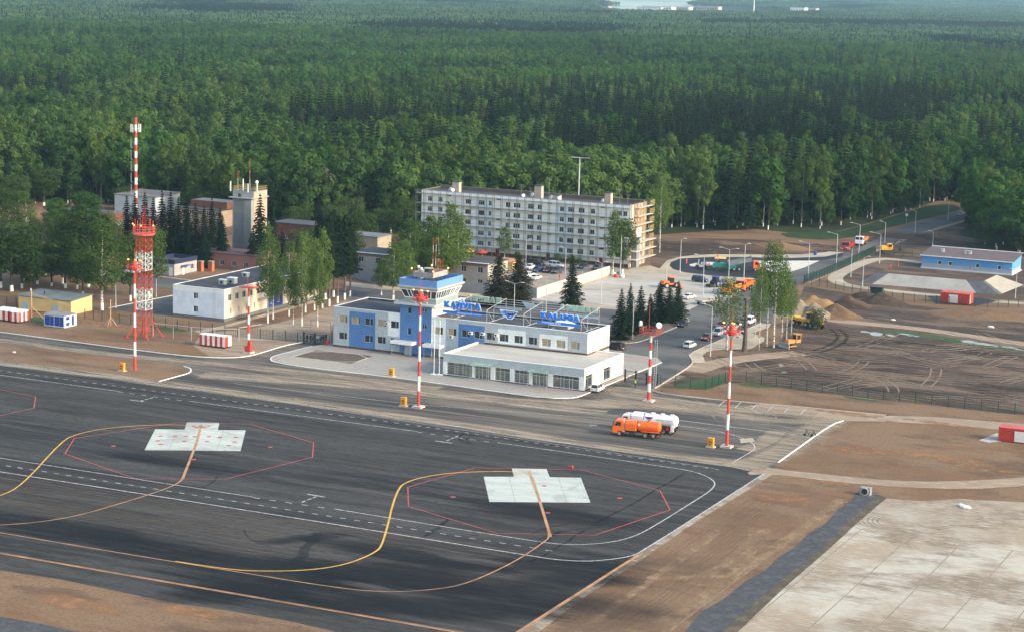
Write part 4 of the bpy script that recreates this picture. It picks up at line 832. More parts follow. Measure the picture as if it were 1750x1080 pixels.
def striped_container(label, x0, x1, y0, y1, h, ns, nd, arch=False, group='red and white striped containers'):
    t = thing('striped_container', label, 'container', ((x0+x1)/2, (y0+y1)/2, 0), group=group); m = MB(); z0 = .35
    for i in range(ns):
        a, b = x0+(x1-x0)*i/ns, x0+(x1-x0)*(i+1)/ns; mm = REDM if i % 2 == 0 else WHTM
        m.add([(a, y0, z0), (b, y0, z0), (b, y0, h), (a, y0, h)], [(0, 1, 2, 3)], mm); m.add([(a, y1, z0), (b, y1, z0), (b, y1, h), (a, y1, h)], [(0, 1, 2, 3)], mm)
    for i in range(nd):
        a, b = y0+(y1-y0)*i/nd, y0+(y1-y0)*(i+1)/nd; mm = REDM if i % 2 == 0 else WHTM
        for x in (x0, x1): m.add([(x, a, z0), (x, b, z0), (x, b, h), (x, a, h)], [(0, 1, 2, 3)], mm)
    m.add([(x0, y0, z0), (x1, y0, z0), (x1, y1, z0), (x0, y1, z0)], [(0, 1, 2, 3)], REDM); m.build('body', t)
    m = MB(); n = 8; o = .05; rr = .55 if arch else .1
    m.prism([(y0-o+(y1-y0+2*o)*i/n, h+.003+rr*math.sin(math.pi*i/n)) for i in range(n+1)], x0-o, x1+o); m.build('roof', t, WHTM)
    m = MB()
    for x in (x0+.4, (x0+x1)/2, x1-.4): m.box((x-.2, y0+.1, 0), (x+.2, y1-.1, z0-.003))
    m.build('skid', t, BLACKM); return t
striped_container('long red and white striped container standing alone on bare soil, left of the terminal', -245.2, -238.7, 364.4, 366.9, 2.55, 10, 2)
c2 = striped_container('arch-roofed red and white striped container next to the blue kiosk', -296.9, -294.2, 365.2, 368.8, 2.45, 4, 5, True)
c3 = striped_container('red and white striped container at the left edge of the photo, half cut off', -300.8, -297.7, 365.6, 369.4, 2.45, 4, 5, True)
# guard house
gd = simple_house('guard_house', 'small grey and beige guard house with a navy parapet and blue canopy', 'building', -314.2, -306.9, 444.4, 454.8, 3.2, panel('greige_cladding', (.42, .40, .38), 1, 1, .9), ROOFD, [(-313.5, -312.5, 1.2, 2.2)], [(452, 453.4, 1.1, 2.4)], over=0)
m = MB(); NAV = mat('navy_sheet', (.02, .03, .075), rough=.5, var=.1)
for a, b in (((-314.3, 444.3, 3.39), (-306.8, 444.5, 4.4)), ((-307.0, 444.502, 3.39), (-306.8, 454.9, 4.4)), ((-314.3, 444.502, 3.39), (-314.1, 454.9, 4.4)), ((-314.1, 454.7, 3.39), (-307.002, 454.9, 4.4))): m.box(a, b)
m.build('parapet', gd, NAV)
m = MB(); m.box((-308.6, 444.33, .05), (-307.5, 444.39, 2.3)); m.build('door', gd, WHTM)
m = MB(); m.prism([(447.2, 2.5), (450.2, 2.5), (450.2, 2.6), (447.2, 2.6)], -306.89, -305.4); m.build('canopy', gd, NB)
m = MB(); m.box((-306.88, 448, .05), (-306.82, 449, 2.2)); m.build('door', gd, WHTM)
# ------------------------------------------------------------ apartment block in scaffolding
AX0, AX1, AY0, AY1, AZ = -280.0, -214.0, 531.6, 544.4, 17.6
AP_ = thing('apartment_block', 'long white five-storey apartment block wrapped in scaffolding', 'apartment building', ((AX0+AX1)/2, 538, 0))
def azx(zx, zy=450): return onY(700+zx*.25143, 260+zy*.25143, AY0)
WST = mat('white_painted_stucco', (.90, .92, .87), var=.07, scale=.25); WGL = mat('pale_blue_stucco', (.74, .84, .88), var=.07, scale=.25)
zc_ = lambda f: 1.9+f*2.95
cols = [(135, 1.5), (205, 1.5), (395, 1.9), (485, 1.9), (543, 1.0), (665, 1.5), (725, 2.2), (820, 2.0), (878, 1.3), (1030, 1.3), (1092, 2.0), (1163, 1.9), (1240, 1.4), (1420, 1.7), (1460, 1.2)]
stairs = [265, 600, 945, 1305]
holes = []; kinds = []
for zx, wd in cols:
    x = azx(zx, 245+zx*.083+200)[0]
    for f in range(5): holes.append((x-wd/2, x+wd/2, zc_(f)+.75, zc_(f)+2.15)); kinds.append(1)
for zx in stairs:
    x = azx(zx, 245+zx*.083+200)[0]
    for f in range(1, 6): holes.append((x-.75, x+.75, zc_(f)-.35, zc_(f)+.2)); kinds.append(0)
    holes.append((x-.6, x+.6, .3, 2.4)); kinds.append(2)
holes = [h for h in holes if h[3] < AZ-.4]
bl = [(azx(a)[0], azx(b)[0]) for a, b in ((445, 560), (990, 1115))]
fa = mf(WST, (-300, -200, -1, 1.0, mat('dark_red_plinth', (.10, .05, .045), var=.2)), (bl[0][0], bl[0][1], 1.0, 99, WGL), (bl[1][0], bl[1][1], 1.0, 99, WGL), (-300, -200, 16.2, 99, mat('white_attic_band', (.86, .90, .92), var=.04)))
OCH = layered('ochre_insulation', (.34, .21, .10), [((.40, .30, .18), .6, (1, 1, 1), .45, .6, .8, 4), ((.55, .47, .36), .3, (1, 1, 1), .55, .66, .8, 4)])
GRYW = mat('bare_beige_wall', (.50, .44, .34), var=.12, scale=.5)
fx = mf(OCH, (0, 999, -1, 7.6, GRYW), (AY0, AY0+3.2, 7.6, 99, mat('beige_render', (.52, .46, .38), var=.08)), )
ew = [(535.4, 536.6, z, z+1.4) for z in (2.6, 5.6, 11.4, 14.3)]+[(540.5, 541.7, z, z+1.4) for z in (2.6, 5.6)]
mb = MB(); facade(mb, 'y', AY0, AX0, AX1, 0, AZ, [h for h in holes], fa, extra=fa.us, dep=.25)
facade(mb, 'x', AX1, AY0, AY1, 0, AZ, ew, fx, s=-1, extra=fx.us); facade(mb, 'x', AX0, AY0, AY1, 0, AZ, [], fa); facade(mb, 'y', AY1, AX0, AX1, 0, AZ, [], fa, s=-1)
mb.build('wall', AP_)
kinds2 = []
WOODF = mat('brown_window_frame', (.22, .09, .045), var=.15)
nw = 0
for h in holes:
    wdt, ht = h[1]-h[0], h[3]-h[2]
    if ht > 1.9:
        m = MB(); m.box((h[0]+.02, AY0+.12, h[2]), (h[1]-.02, AY0+.2, h[3]-.02)); m.build('entrance_door', AP_, mat('dark_red_door', (.20, .02, .02), var=.1)); continue
    nw += 1
    window(AP_, 'y', AY0, *h, dep=.25, mull=((.33, .66) if wdt > 1.4 else (.5,)), fr=(WOODF if nw % 11 in (3, 8) and wdt > 1.4 else FRAME), trans=((.7,) if ht > 1 and nw % 3 else ()))
for h in ew: window(AP_, 'x', AX1, *h, s=-1, mull=(.5,))
roofslab(AP_, AX0, AX1, AY0, AY1, AZ, mat('brown_grey_roof_felt', (.050, .043, .040), var=.25, scale=.3), .5, .35, mat('rusty_parapet_cap', (.30, .22, .18), var=.2))
m = MB(); m.box((AX0+.4, AY1-1.4, AZ-.5), (AX1-.4, AY1-.4, AZ+.55)); m.build('roof_ledge', AP_, mat('dark_ledge', (.10, .085, .075), var=.2))
for zx, hh, w_, y_ in ((320, 3.2, 2.2, 534), (878, 3.6, 2.2, 536), (1003, 1.6, 2.0, 533.5), (1352, 3.2, 1.8, 534.5)):
    x = onY(700+zx*.25143, 260+(245+zx*.083)*.25143, y_)[0]
    m = MB(); m.box((x-w_/2, y_-.8, AZ-.5), (x+w_/2, y_+.8, AZ+hh-.4), mat('pale_brick', (.42, .36, .30), var=.15, scale=2)); m.box((x-w_/2-.12, y_-.92, AZ+hh-.4), (x+w_/2+.12, y_+.92, AZ+hh-.2), BLACKM); ch = m.build('ventilation_stack', AP_)
    q = MB(); q.tube((x-w_/2-.5, y_-.9, AZ+.6), (x-w_/2-.62, y_-1.08, AZ+.68), .62, n=14, m=LITE); q.tube((x-w_/2-.4, y_-.6, AZ-.4), (x-w_/2-.45, y_-.85, AZ+.6), .05, m=GTRIM); sub(q, 'satellite_dish', ch, AP_)
for zx, h in ((690, 3.0), (755, 2.2), (1365, 3.6), (1420, 2.5), (880, 5.5)):
    x = azx(zx)[0]; m = MB(); m.tube((x, 538, AZ-.5), (x, 538, AZ+h), .04)
    for k_ in range(3): m.tube((x-1+.2*k_, 538, AZ+h-.3*k_), (x+1-.2*k_, 538, AZ+h-.3*k_), .025)
    m.build('television_aerial', AP_, GTRIM)
for zx in (283, 762, 1005): x = azx(zx)[0]; m = MB(); m.tube((x, AY0+.8, AZ+.5), (x+.1, AY0+.6, AZ+.55), .5, n=12, m=WHTM); m.tube((x, AY0+.9, AZ-.4), (x, AY0+.8, AZ+.5), .05, m=GTRIM); m.build('satellite_dish', AP_)
# scaffolding, free standing in front of the block and round its end
sc = thing('scaffolding', 'steel scaffolding with plank decks along the apartment block front', 'scaffolding', ((AX0+AX1)/2, AY0-1, 0))
STEEL = mat('scaffold_steel', (.13, .15, .18), rough=.5, var=.1); PLANK = mat('scaffold_planks', (.24, .24, .23), var=.25, scale=1.2)
n = 27
for i in range(n+1):
    x = AX0-1.2+(AX1+.6-AX0+1.2)*i/n
    m = MB()
    for y in (AY0-1.35, AY0-.35): m.tube((x, y, 0), (x, y, 17.9), .075, n=5)
    for l in range(6): m.tube((x, AY0-1.35, 2.9*l+2.2), (x, AY0-.35, 2.9*l+2.2), .03, n=4)
    m.build('upright_frame', sc, STEEL)
for l in range(6):
    z = 2.9*l+2.25; m = MB(); m.box((AX0-1.3, AY0-1.4, z), (AX1+.6, AY0-.3, z+.14)); d = m.build('plank_deck', sc, PLANK)
    q = MB(); q.tube((AX0-1.3, AY0-1.38, z+1.0), (AX1+.6, AY0-1.38, z+1.0), .03, n=4); sub(q, 'guard_rail', d, sc, STEEL)
sc2 = thing('scaffolding', 'scaffolding with pale planks round the bare ochre end of the apartment block', 'scaffolding', (AX1+1, 538, 0))
YPL = mat('yellow_plank_ends', (.55, .38, .12), var=.2)
for i in range(7):
    y = AY0-.2+i*2.3; m = MB()
    for x in (AX1+.4, AX1+1.5): m.tube((x, y, 0), (x, y, 18.4), .045, n=5)
    m.build('upright_frame', sc2, STEEL)
for l in range(7):
    z = 2.4*l+2.2; m = MB(); m.box((AX1+.35, AY0+3.2 if l > 4 else AY0-.2, z), (AX1+1.6+(.8 if l < 3 else 0), AY0+14.2+(1 if l < 3 else 0), z+.12)); d = m.build('plank_deck', sc2, mat('pale_planks', (.55, .50, .42), var=.15))
    q = MB(); 
    for y in range(4): q.box((AX1+1.45, AY0+12.0+y*.9, z+.12), (AX1+1.55, AY0+12.08+y*.9, z+1.5), YPL)
    for dz in (.6, 1.1, 1.5): q.box((AX1+1.40, AY0+11.8, z+dz), (AX1+1.47, AY0+15.2, z+dz+.07), YPL)
    q.tube((AX1+1.5, AY0, z+1.05), (AX1+1.5, AY0+14, z+1.05), .03, n=4, m=STEEL); sub(q, 'guard_rail', d, sc2)
m = MB(); m.box((AX1+.3, AY0+2.1, 0), (AX1+1.6, AY0+4.4, 7.6)); m.build('grey_sheeting', sc2, mat('grey_debris_net', (.20, .22, .24), var=.15))
bn = thing('banner', 'white banner with a blue lower stripe hanging on the scaffolding', 'banner', (AX1+1.7, AY0+2.5, 8))
m = MB(); m.box((AX1+1.66, AY0+1.4, 8.6), (AX1+1.70, AY0+4.8, 11.2), WHTM); m.box((AX1+1.66, AY0+1.4, 8.1), (AX1+1.70, AY0+4.8, 8.598), NB); m.build('cloth', bn); m = MB(); m.box((AX1+1.701, AY0+1.8, 9.9), (AX1+1.712, AY0+4.3, 10.9), GTRIM); m.build('printed_picture', bn)

# ------------------------------------------------------------ other buildings
BRK = layered('silicate_brick', (.40, .38, .34), [((.33, .31, .28), 1.2, (1, 1, 3), .45, .6, .8, 4)]); RBRK = layered('red_brick', (.14, .055, .038), [((.20, .09, .065), .9, (1, 1, 3), .5, .65, .8, 4)])
PINK = mat('pink_render', (.28, .13, .11), var=.15, scale=.4); DRF = mat('dark_sheet_roof', (.07, .075, .09), var=.25, scale=.2); GRF = mat('light_grey_roof', (.15, .16, .17), var=.2, scale=.2)
bx0, bx1, by0, by1 = -271.0, -230.6, 475.5, 487.5
bh = [(x, x+1.5, 3.6, 5.1) for x in (-269.2, -264.0, -258.8, -253.6, -248.4, -243.2, -238.4, -233.6)]+[(x, x+1.5, .8, 1.9) for x in (-269.2, -264.0, -258.8, -253.6, -248.4, -243.2, -238.4, -233.6)]
b_ = simple_house('brick_building', 'low light-brick building with a red dentil band behind the grey fence', 'building', bx0, bx1, by0, by1, 5.9, BRK, ROOFD, bh, [(479, 480.5, 3.6, 5.1)], over=.3)
m = MB()
for i in range(90): x = bx0+.2+i*(bx1-bx0-.4)/90; m.box((x, by0-.12, 5.3), (x+.22, by0-.003, 5.85))
m.build('dentil_band', b_, mat('red_dentils', (.26, .07, .045), var=.15))
m = MB(); m.box((bx0-.3, by0-.31, 6.09), (bx1+.3, by0+.1, 6.25)); m.build('parapet', b_, WTRIM)
# boiler house with pale gable, brick annex and the striped chimney mast
def at_back(px, py, h):   # ground point of something whose foot is hidden: foot at row py
    return Z(px, py)
A = Z(196, 366); B = Z(268, 366)
bo = simple_house('boiler_house', 'tall pale grey windowless boiler house behind the spruce row', 'building', A.x, A.x+16, A.y, A.y+14, 6.4, mat('pale_grey_block', (.46, .48, .50), var=.12, scale=.4), mat('rusty_grey_roof', (.17, .16, .15), var=.25, scale=.3), over=.3, slope=.5)
C_ = Z(300, 384)
br = simple_house('brick_building', 'ochre building with a dark red upper storey beside the boiler house', 'building', C_.x, C_.x+17, C_.y, C_.y+12, 5.4, mat('ochre_render', (.33, .25, .17), var=.15, scale=.5), ROOFD, [(C_.x+2+i*3.2, C_.x+3.4+i*3.2, 3.6, 5) for i in range(5)], over=.2)
m = MB(); m.box((C_.x+3, C_.y+4, 5.6), (C_.x+16.6, C_.y+11, 7.7), RBRK); m.box((C_.x+3.2, C_.y+4.2, 7.7), (C_.x+16.4, C_.y+10.8, 7.8), GRF); m.build('upper_storey', br)
def stripes(mb, x, y, z0, z1, r0, r1, n, n_=12, first=0):
    for k in range(n):
        a, b = k/n, (k+1)/n; mb.tube((x, y, z0+(z1-z0)*a), (x, y, z0+(z1-z0)*b), r0+(r1-r0)*a, r0+(r1-r0)*b, n_, REDM if (k+first) % 2 == 0 else WHTM, caps=(k in (0, n-1)))
c = Z(232.5, 372); H = rise(c, 202)
ms = thing('striped_mast', 'tall slim red and white banded mast with aerials near its top, before the forest', 'mast', c)
m = MB(); stripes(m, c.x, c.y, 0, H, .5, .42, 15); m.build('mast_tube', ms)
m = MB()
for k_ in range(8):
    t = 2*math.pi*k_/8; x, y = c.x+1.6*math.cos(t), c.y+1.6*math.sin(t); m.tube((x, y, H-4.6), (x, y, H-2), .11, m=WHTM); m.tube((c.x, c.y, H-3.6), (x, y, H-3.6), .05, m=LITE)
m.build('panel_antenna', ms)
m = MB()
for k_ in range(6): z = 4+k_*(H-10)/6; m.box((c.x-1.5, c.y-.6, z), (c.x-.6, c.y-.5, z+.1)); m.box((c.x-1.5, c.y-.6, z), (c.x-1.42, c.y-.5, z+3))
m.build('ladder_cage', ms, LITE)
# concrete service tower with roof railing
W = Z(424, 446)
wt = thing('concrete_tower', 'square grey concrete tower with roof railings and mobile phone antennas', 'tower', (-307, 484, 0))
CT = panel('concrete_panel', (.29, .29, .28), 8, 1.2, .8); PCH = mat('peach_side_wall', (.42, .32, .24), var=.12)  # peach tone for the right-hand side above its base
tx0, tx1, ty0, ty1, tz = -312.4, -305.6, 480.6, 487.6, 19.4
ft_ = mf(CT, (-400, 0, 17.4, 30, mat('light_concrete', (.36, .36, .35), var=.1))); ft2 = mf(PCH, (0, 999, -1, 6, CT))
mb = MB(); hw = [(tx0+1.5, tx0+2.8, 17.6, 18.7)]; facade(mb, 'y', ty0, tx0, tx1, 0, tz, hw, ft_); facade(mb, 'x', tx1, ty0, ty1, 0, tz, [(483, 484, 12, 15)], ft2, s=-1); facade(mb, 'x', tx0, ty0, ty1, 0, tz, [], ft_); facade(mb, 'y', ty1, tx0, tx1, 0, tz, [], ft_, s=-1)
for x in (tx0, tx0+4.6): mb.box((x, ty0-.12, 0), (x+.35, ty0-.003, tz-2.2), GTRIM)
mb.box((tx0+4.5, ty0-1.3, 0), (tx1+.02, ty0-.13, tz-2.3), CT); mb.build('wall', wt)
window(wt, 'y', ty0, *hw[0]); roofslab(wt, tx0, tx1, ty0, ty1, tz, ROOFD, .2, .3, CT)
m = MB(); m.box((tx0-.4, ty0-1.6, tz-1.9), (tx1+.4, ty1+.4, tz-1.7)); m.build('ledge', wt, GTRIM)
m = MB(); YR = mat('yellow_railing', (.42, .36, .10), var=.1)
for k_ in range(12):
    for y in (ty0, ty1): x = tx0+(tx1-tx0)*k_/11; m.tube((x, y, tz), (x, y, tz+1.2), .03, n=4)
    for x in (tx0, tx1): y = ty0+(ty1-ty0)*k_/11; m.tube((x, y, tz), (x, y, tz+1.2), .03, n=4)
for z in (tz+.6, tz+1.2):
    for y in (ty0, ty1): m.tube((tx0, y, z), (tx1, y, z), .035, n=4)
    for x in (tx0, tx1): m.tube((x, ty0, z), (x, ty1, z), .035, n=4)
m.build('railing', wt, YR)
for x, y, h, w_ in ((tx0-.6, ty0-.3, 2.5, .3), (tx0+5.2, ty0-.5, 2.2, .35), (tx1+1.2, ty0-.2, 3.0, .3), (tx0+3.0, ty0+.5, 3.3, .22)):
    m = MB(); m.box((x-w_/2, y-.12, tz-.2), (x+w_/2, y+.12, tz+h), WHTM); m.tube((x, y+.3, tz-.5), (x, y+.3, tz+h+.2), .05, m=GTRIM); m.build('panel_antenna', wt)
for x, y, h in ((tx0+1, ty0+1, 5.5), (tx0+3.6, ty0+3, 9), (tx0+3.9, ty0+2.6, 5.2)):
    m = MB(); m.tube((x, y, tz-.2), (x, y, tz+h*.6), .06, m=LITE); m.tube((x, y, tz+h*.6), (x, y, tz+h), .05, m=REDM); m.build('antenna_rod', wt)
m = MB(); m.sph((tx1+1.0, ty0, tz+2.8), .5, WHTM); m.build('dish', wt)
# houses behind the trees
def hs(px, py, w_, d_, h, wm, rm, label, name='house', nwin=0, over=.3, slope=0, dx=0):
    c = Z(px, py); fw_ = [(c.x+1+i*(w_-2)/max(1, nwin), c.x+2.3+i*(w_-2)/max(1, nwin), 1, 2.4) for i in range(nwin)]
    return simple_house(name, label, 'building', c.x, c.x+w_, c.y, c.y+d_, h, wm, rm, fw_, [], over=over, slope=slope)
hs(-120, 412, 55, 16, 3.6, mat('tan_render', (.40, .31, .20), var=.15), DRF, 'long low building with a dark blue-grey roof at the left edge, behind the trees', nwin=10)
hs(86, 372, 22, 9, 2.4, RBRK, mat('worn_slate_roof', (.14, .12, .12), var=.3), 'low ruined red-brick shed with a grey roof before the forest at far left', 'shed', 3)
hs(330, 455, 21, 10, 4.2, PINK, mat('purple_brown_roof', (.10, .06, .07), var=.2), 'long pink-walled building behind the spruces and the guard house', nwin=5)
hs(466, 412, 16, 9, 5.6, RBRK, DRF, 'red-brick house with dark windows behind the birches, right of the concrete tower', nwin=4)
hs(500, 424, 15, 9, 3.4, mat('salmon_render', (.42, .24, .19), var=.1), GRF, 'salmon-coloured low house with a white fascia between the birches', nwin=3)
hs(586, 446, 11, 8, 7.4, mat('scaffolded_beige', (.33, .28, .21), var=.15), GRF, 'beige house under repair behind the tall dark spruces', nwin=2)
hs(172, 402, 7, 5, 3.2, RBRK, GRF, 'small brick outbuilding with white corner posts near the boiler house', 'shed', 1)
# blue workshop at right
BLW = layered('azure_sheet_wall', (.10, .30, .60), [((.085, .26, .53), .4, (1, 1, 1), .5, .6, .8, 3)]); GW = mat('grey_sheet_wall', (.30, .33, .38), var=.06)
wk = thing('workshop', 'long azure and grey metal-clad workshop with a brown roof at right', 'building', (-130, 588, 0))
x0, x1, y0, y1 = -143.4, -117.4, 583.2, 595.5
wh = [(onY(1400+zx*.20373, 300+zy*.20373, y0)[0]-.55, onY(1400+zx*.20373, 300+zy*.20373, y0)[0]+.55, 1.3, 2.5) for zx, zy in ((1008, 742), (1098, 750), (1327, 768), (1510, 785))]
fb = mf(BLW, (-999, 999, -1, .35, mat('pale_base', (.5, .56, .6), var=.05)), (-999, 999, .35, 1.5, GW)); mb = MB(); facade(mb, 'y', y0, x0, x1, 0, 3.7, wh, fb, dep=.15); facade(mb, 'x', x1, y0, y1, 0, 3.7, [], fb, s=-1); facade(mb, 'x', x0, y0, y1, 0, 3.7, [], fb); facade(mb, 'y', y1, x0, x1, 0, 4.8, [], fb, s=-1)
for x in (x0, x1): mb.add([(x, y0, 3.7), (x, y1, 3.7), (x, y1, 4.8)], [(0, 1, 2)], BLW)
mb.build('wall', wk)
for h in wh: window(wk, 'y', y0, *h, dep=.15, mull=(), fw=.14)
m = MB(); m.prism([(y0-.5, 3.66), (y1+.4, 4.84), (y1+.4, 4.98), (y0-.5, 3.8)], x0-.4, x1+.4, mat('brown_sheet_roof', (.12, .09, .09), var=.15, scale=.6)); m.prism([(y0-.56, 3.62), (y0-.5, 3.6), (y0-.5, 3.86), (y0-.56, 3.86)], x0-.42, x1+.42, WTRIM); m.prism([(y1+.4, 4.8), (y1+.6, 4.8), (y1+.6, 5.15), (y1+.4, 5.15)], x0-.42, x1+.42, WTRIM); m.build('roof', wk)
for zx in (1035, 1233, 1265): x = onY(1400+zx*.20373, 300+650*.20373, 589)[0]; m = MB(); m.box((x-.4, 588.6, 4.3), (x+.4, 589.4, 5.2), LITE); m.box((x-.5, 588.5, 5.2), (x+.5, 589.5, 5.3), GTRIM); m.build('roof_vent', wk)
m = MB(); m.box((x0-.1, y0-.6, 0), (x1+.3, y1+.2, .3)); m.build('base', wk, mat('pale_base', (.5, .56, .6), var=.05))
def red_container(label, c, L_, D_, h, px_door, grp='red containers'):
    t = thing('container', label, 'container', c, group=grp); x, y = c.x, c.y; m = MB(); m.box((x, y, .12), (x+L_, y+D_, h), REDM)
    for i in range(int(L_/.45)): m.box((x+.2+i*.45, y-.03, .2), (x+.35+i*.45, y-.003, h-.15), REDM) if not (px_door[0]-.3 < .2+i*.45 < px_door[1]+.1) else None
    m.build('body', t); m = MB(); m.box((x-.06, y-.06, h+.002), (x+L_+.06, y+D_+.06, h+.12)); m.build('roof', t, mat('faded_red_roof', (.50, .10, .09), var=.12))
    m = MB(); m.box((x+px_door[0], y-.1, .25), (x+px_door[1], y-.033, h-.35)); m.build('panel', t, WHTM)
    m = MB(); m.box((x+L_-.06, y+.2, .3), (x+L_+.05, y+.7, h-.2)); m.build('end_strip', t, WHTM); m = MB(); m.box((x+.1, y+.1, 0), (x+L_-.1, y+D_-.1, .118)); m.build('skid', t, BLACKM); return t
red_container('red container with a white door panel below the blue workshop', Vector((-122.6, 520.6, 0)), 7.6, 4.0, 2.7, (2.2, 4.5))
red_container('red container with a white panel at the right edge of the photo', Vector((-73.8, 364.2, 0)), 8.5, 3.0, 2.5, (2.9, 5.6))
sheet('asphalt_pad', [(1585, 506), (1600, 519), (1668, 523), (1705, 515), (1690, 512), (1610, 506)], .04, NEWASPH)
sheet('gravel_pad', [(1673, 752), (1700, 741), (1716, 738), (1712, 754), (1690, 756)], .03, CARPARK)
# earth berm in front of the workshop
bm_ = MB(); SHT = mat('grey_geotextile', (.33, .32, .29), var=.12, scale=.4); BSO = mat('berm_dark_gravel', (.085, .088, .095), var=.25, scale=.8)
b0 = [(-150.5, 542.6, 0), (-112.3, 543.4, 0), (-110.5, 566, 0), (-150.5, 566, 0)]; t0 = [(-146.2, 546.6, 2.7), (-117.6, 547.2, 2.7), (-117.2, 562, 2.7), (-146.2, 562, 2.7)]
V = [Vector(v) for v in b0+t0]
def bq(i, j, k0, k1, m): 
    a, b, c, d = V[i].lerp(V[j], k0), V[i].lerp(V[j], k1), V[i+4].lerp(V[j+4], k1), V[i+4].lerp(V[j+4], k0); bm_.add([a, b, c, d], [(0, 1, 2, 3)], m)
bq(0, 1, .0, .1, BSO); bq(0, 1, .1, .84, SHT); bq(0, 1, .84, 1, BSO); bq(1, 2, 0, .12, BSO); bq(1, 2, .12, 1, mat('pale_geotextile', (.34, .31, .25), var=.12, scale=.5)); bq(2, 3, 0, 1, DARKSOIL); bq(3, 0, 0, 1, BSO); bm_.add(t0, [(0, 1, 2, 3)], DARKSOIL)
tag(bm_.build('earth_berm'), 'flat-topped earth berm faced with grey sheeting in front of the blue workshop', 'berm')
for zx, zy, h in ((600, 790, 1.2), (662, 765, 1.4), (1270, 790, .9)):
    c = Z(1400+zx*.20373, 300+zy*.20373, 2.7); m = MB(); m.tube(c, c+Vector((0, 0, h)), .14, m=REDM); m.tube(c+Vector((0, 0, h)), c+Vector((0, 0, h+.15)), .2, m=REDM); 
    tag(m.build('vent_pipe'), 'short red vent pipe on the earth berm, '+{600: 'leftmost', 662: 'second from left', 1270: 'rightmost near the workshop corner'}[zx], 'pipe', 'red vent pipes on the berm')
# town on the horizon
rnd = random.Random(3)
for px, py, w_, h, wm in ((1088, 26, 60, 18, 0), (1098, 26, 34, 22, 0), (1122, 27, 36, 22, 0), (1135, 26, 60, 17, 1), (1150, 25, 40, 18, 0), (1000, 13, 70, 20, 1), (1350, 25, 40, 18, 0), (1372, 25, 36, 15, 1), (1190, 22, 60, 14, 1), (1700, 30, 40, 10, 1)):
    h *= .55; c = Z(px, py); x_ = c.x; t = thing('distant_block', {1088: 'low white far block left in the central town cluster', 1098: 'white far block second from left in the cluster', 1122: 'taller white far block in the middle of the cluster', 1135: 'tan far block right of the middle of the cluster', 1150: 'white far block at the right end of the cluster', 1000: 'isolated tan far block above the forest at the top centre', 1350: 'white far block of the right-hand pair on the horizon', 1372: 'tan far block of the right-hand pair on the horizon', 1190: 'long tan far building between cluster and chimney', 1700: 'low far building near the top right corner'}[px], 'building', c, group='town on the horizon')
    m = MB(); m.box((x_, c.y, 0), (x_+w_, c.y+30, h+8), mat('far_white_wall', (.78, .78, .76), var=.05) if not wm else mat('far_tan_wall', (.45, .36, .32), var=.1)); 
    m.build('wall', t); m = MB(); m.box((x_-.5, c.y-.5, h+8.01), (x_+w_+.5, c.y+30.5, h+9)); m.build('roof', t, GTRIM)
    m = MB()
    for r in range(4):
        for k_ in range(int(w_/7)): m.box((x_+3+k_*7, c.y-.3, 10+r*5), (x_+6+k_*7, c.y-.01, 12.5+r*5)) if 12.5+r*5 < h+7 else None
    if m.v: m.build('window_row', t, GLASS)
c = Z(1288, 24); m = MB(); m.tube(c, c+Vector((0, 0, 42)), 1.8, 1.1, n=10); tag(m.build('far_chimney', None, WHTM), 'slim white chimney on the horizon beyond the forest', 'chimney')
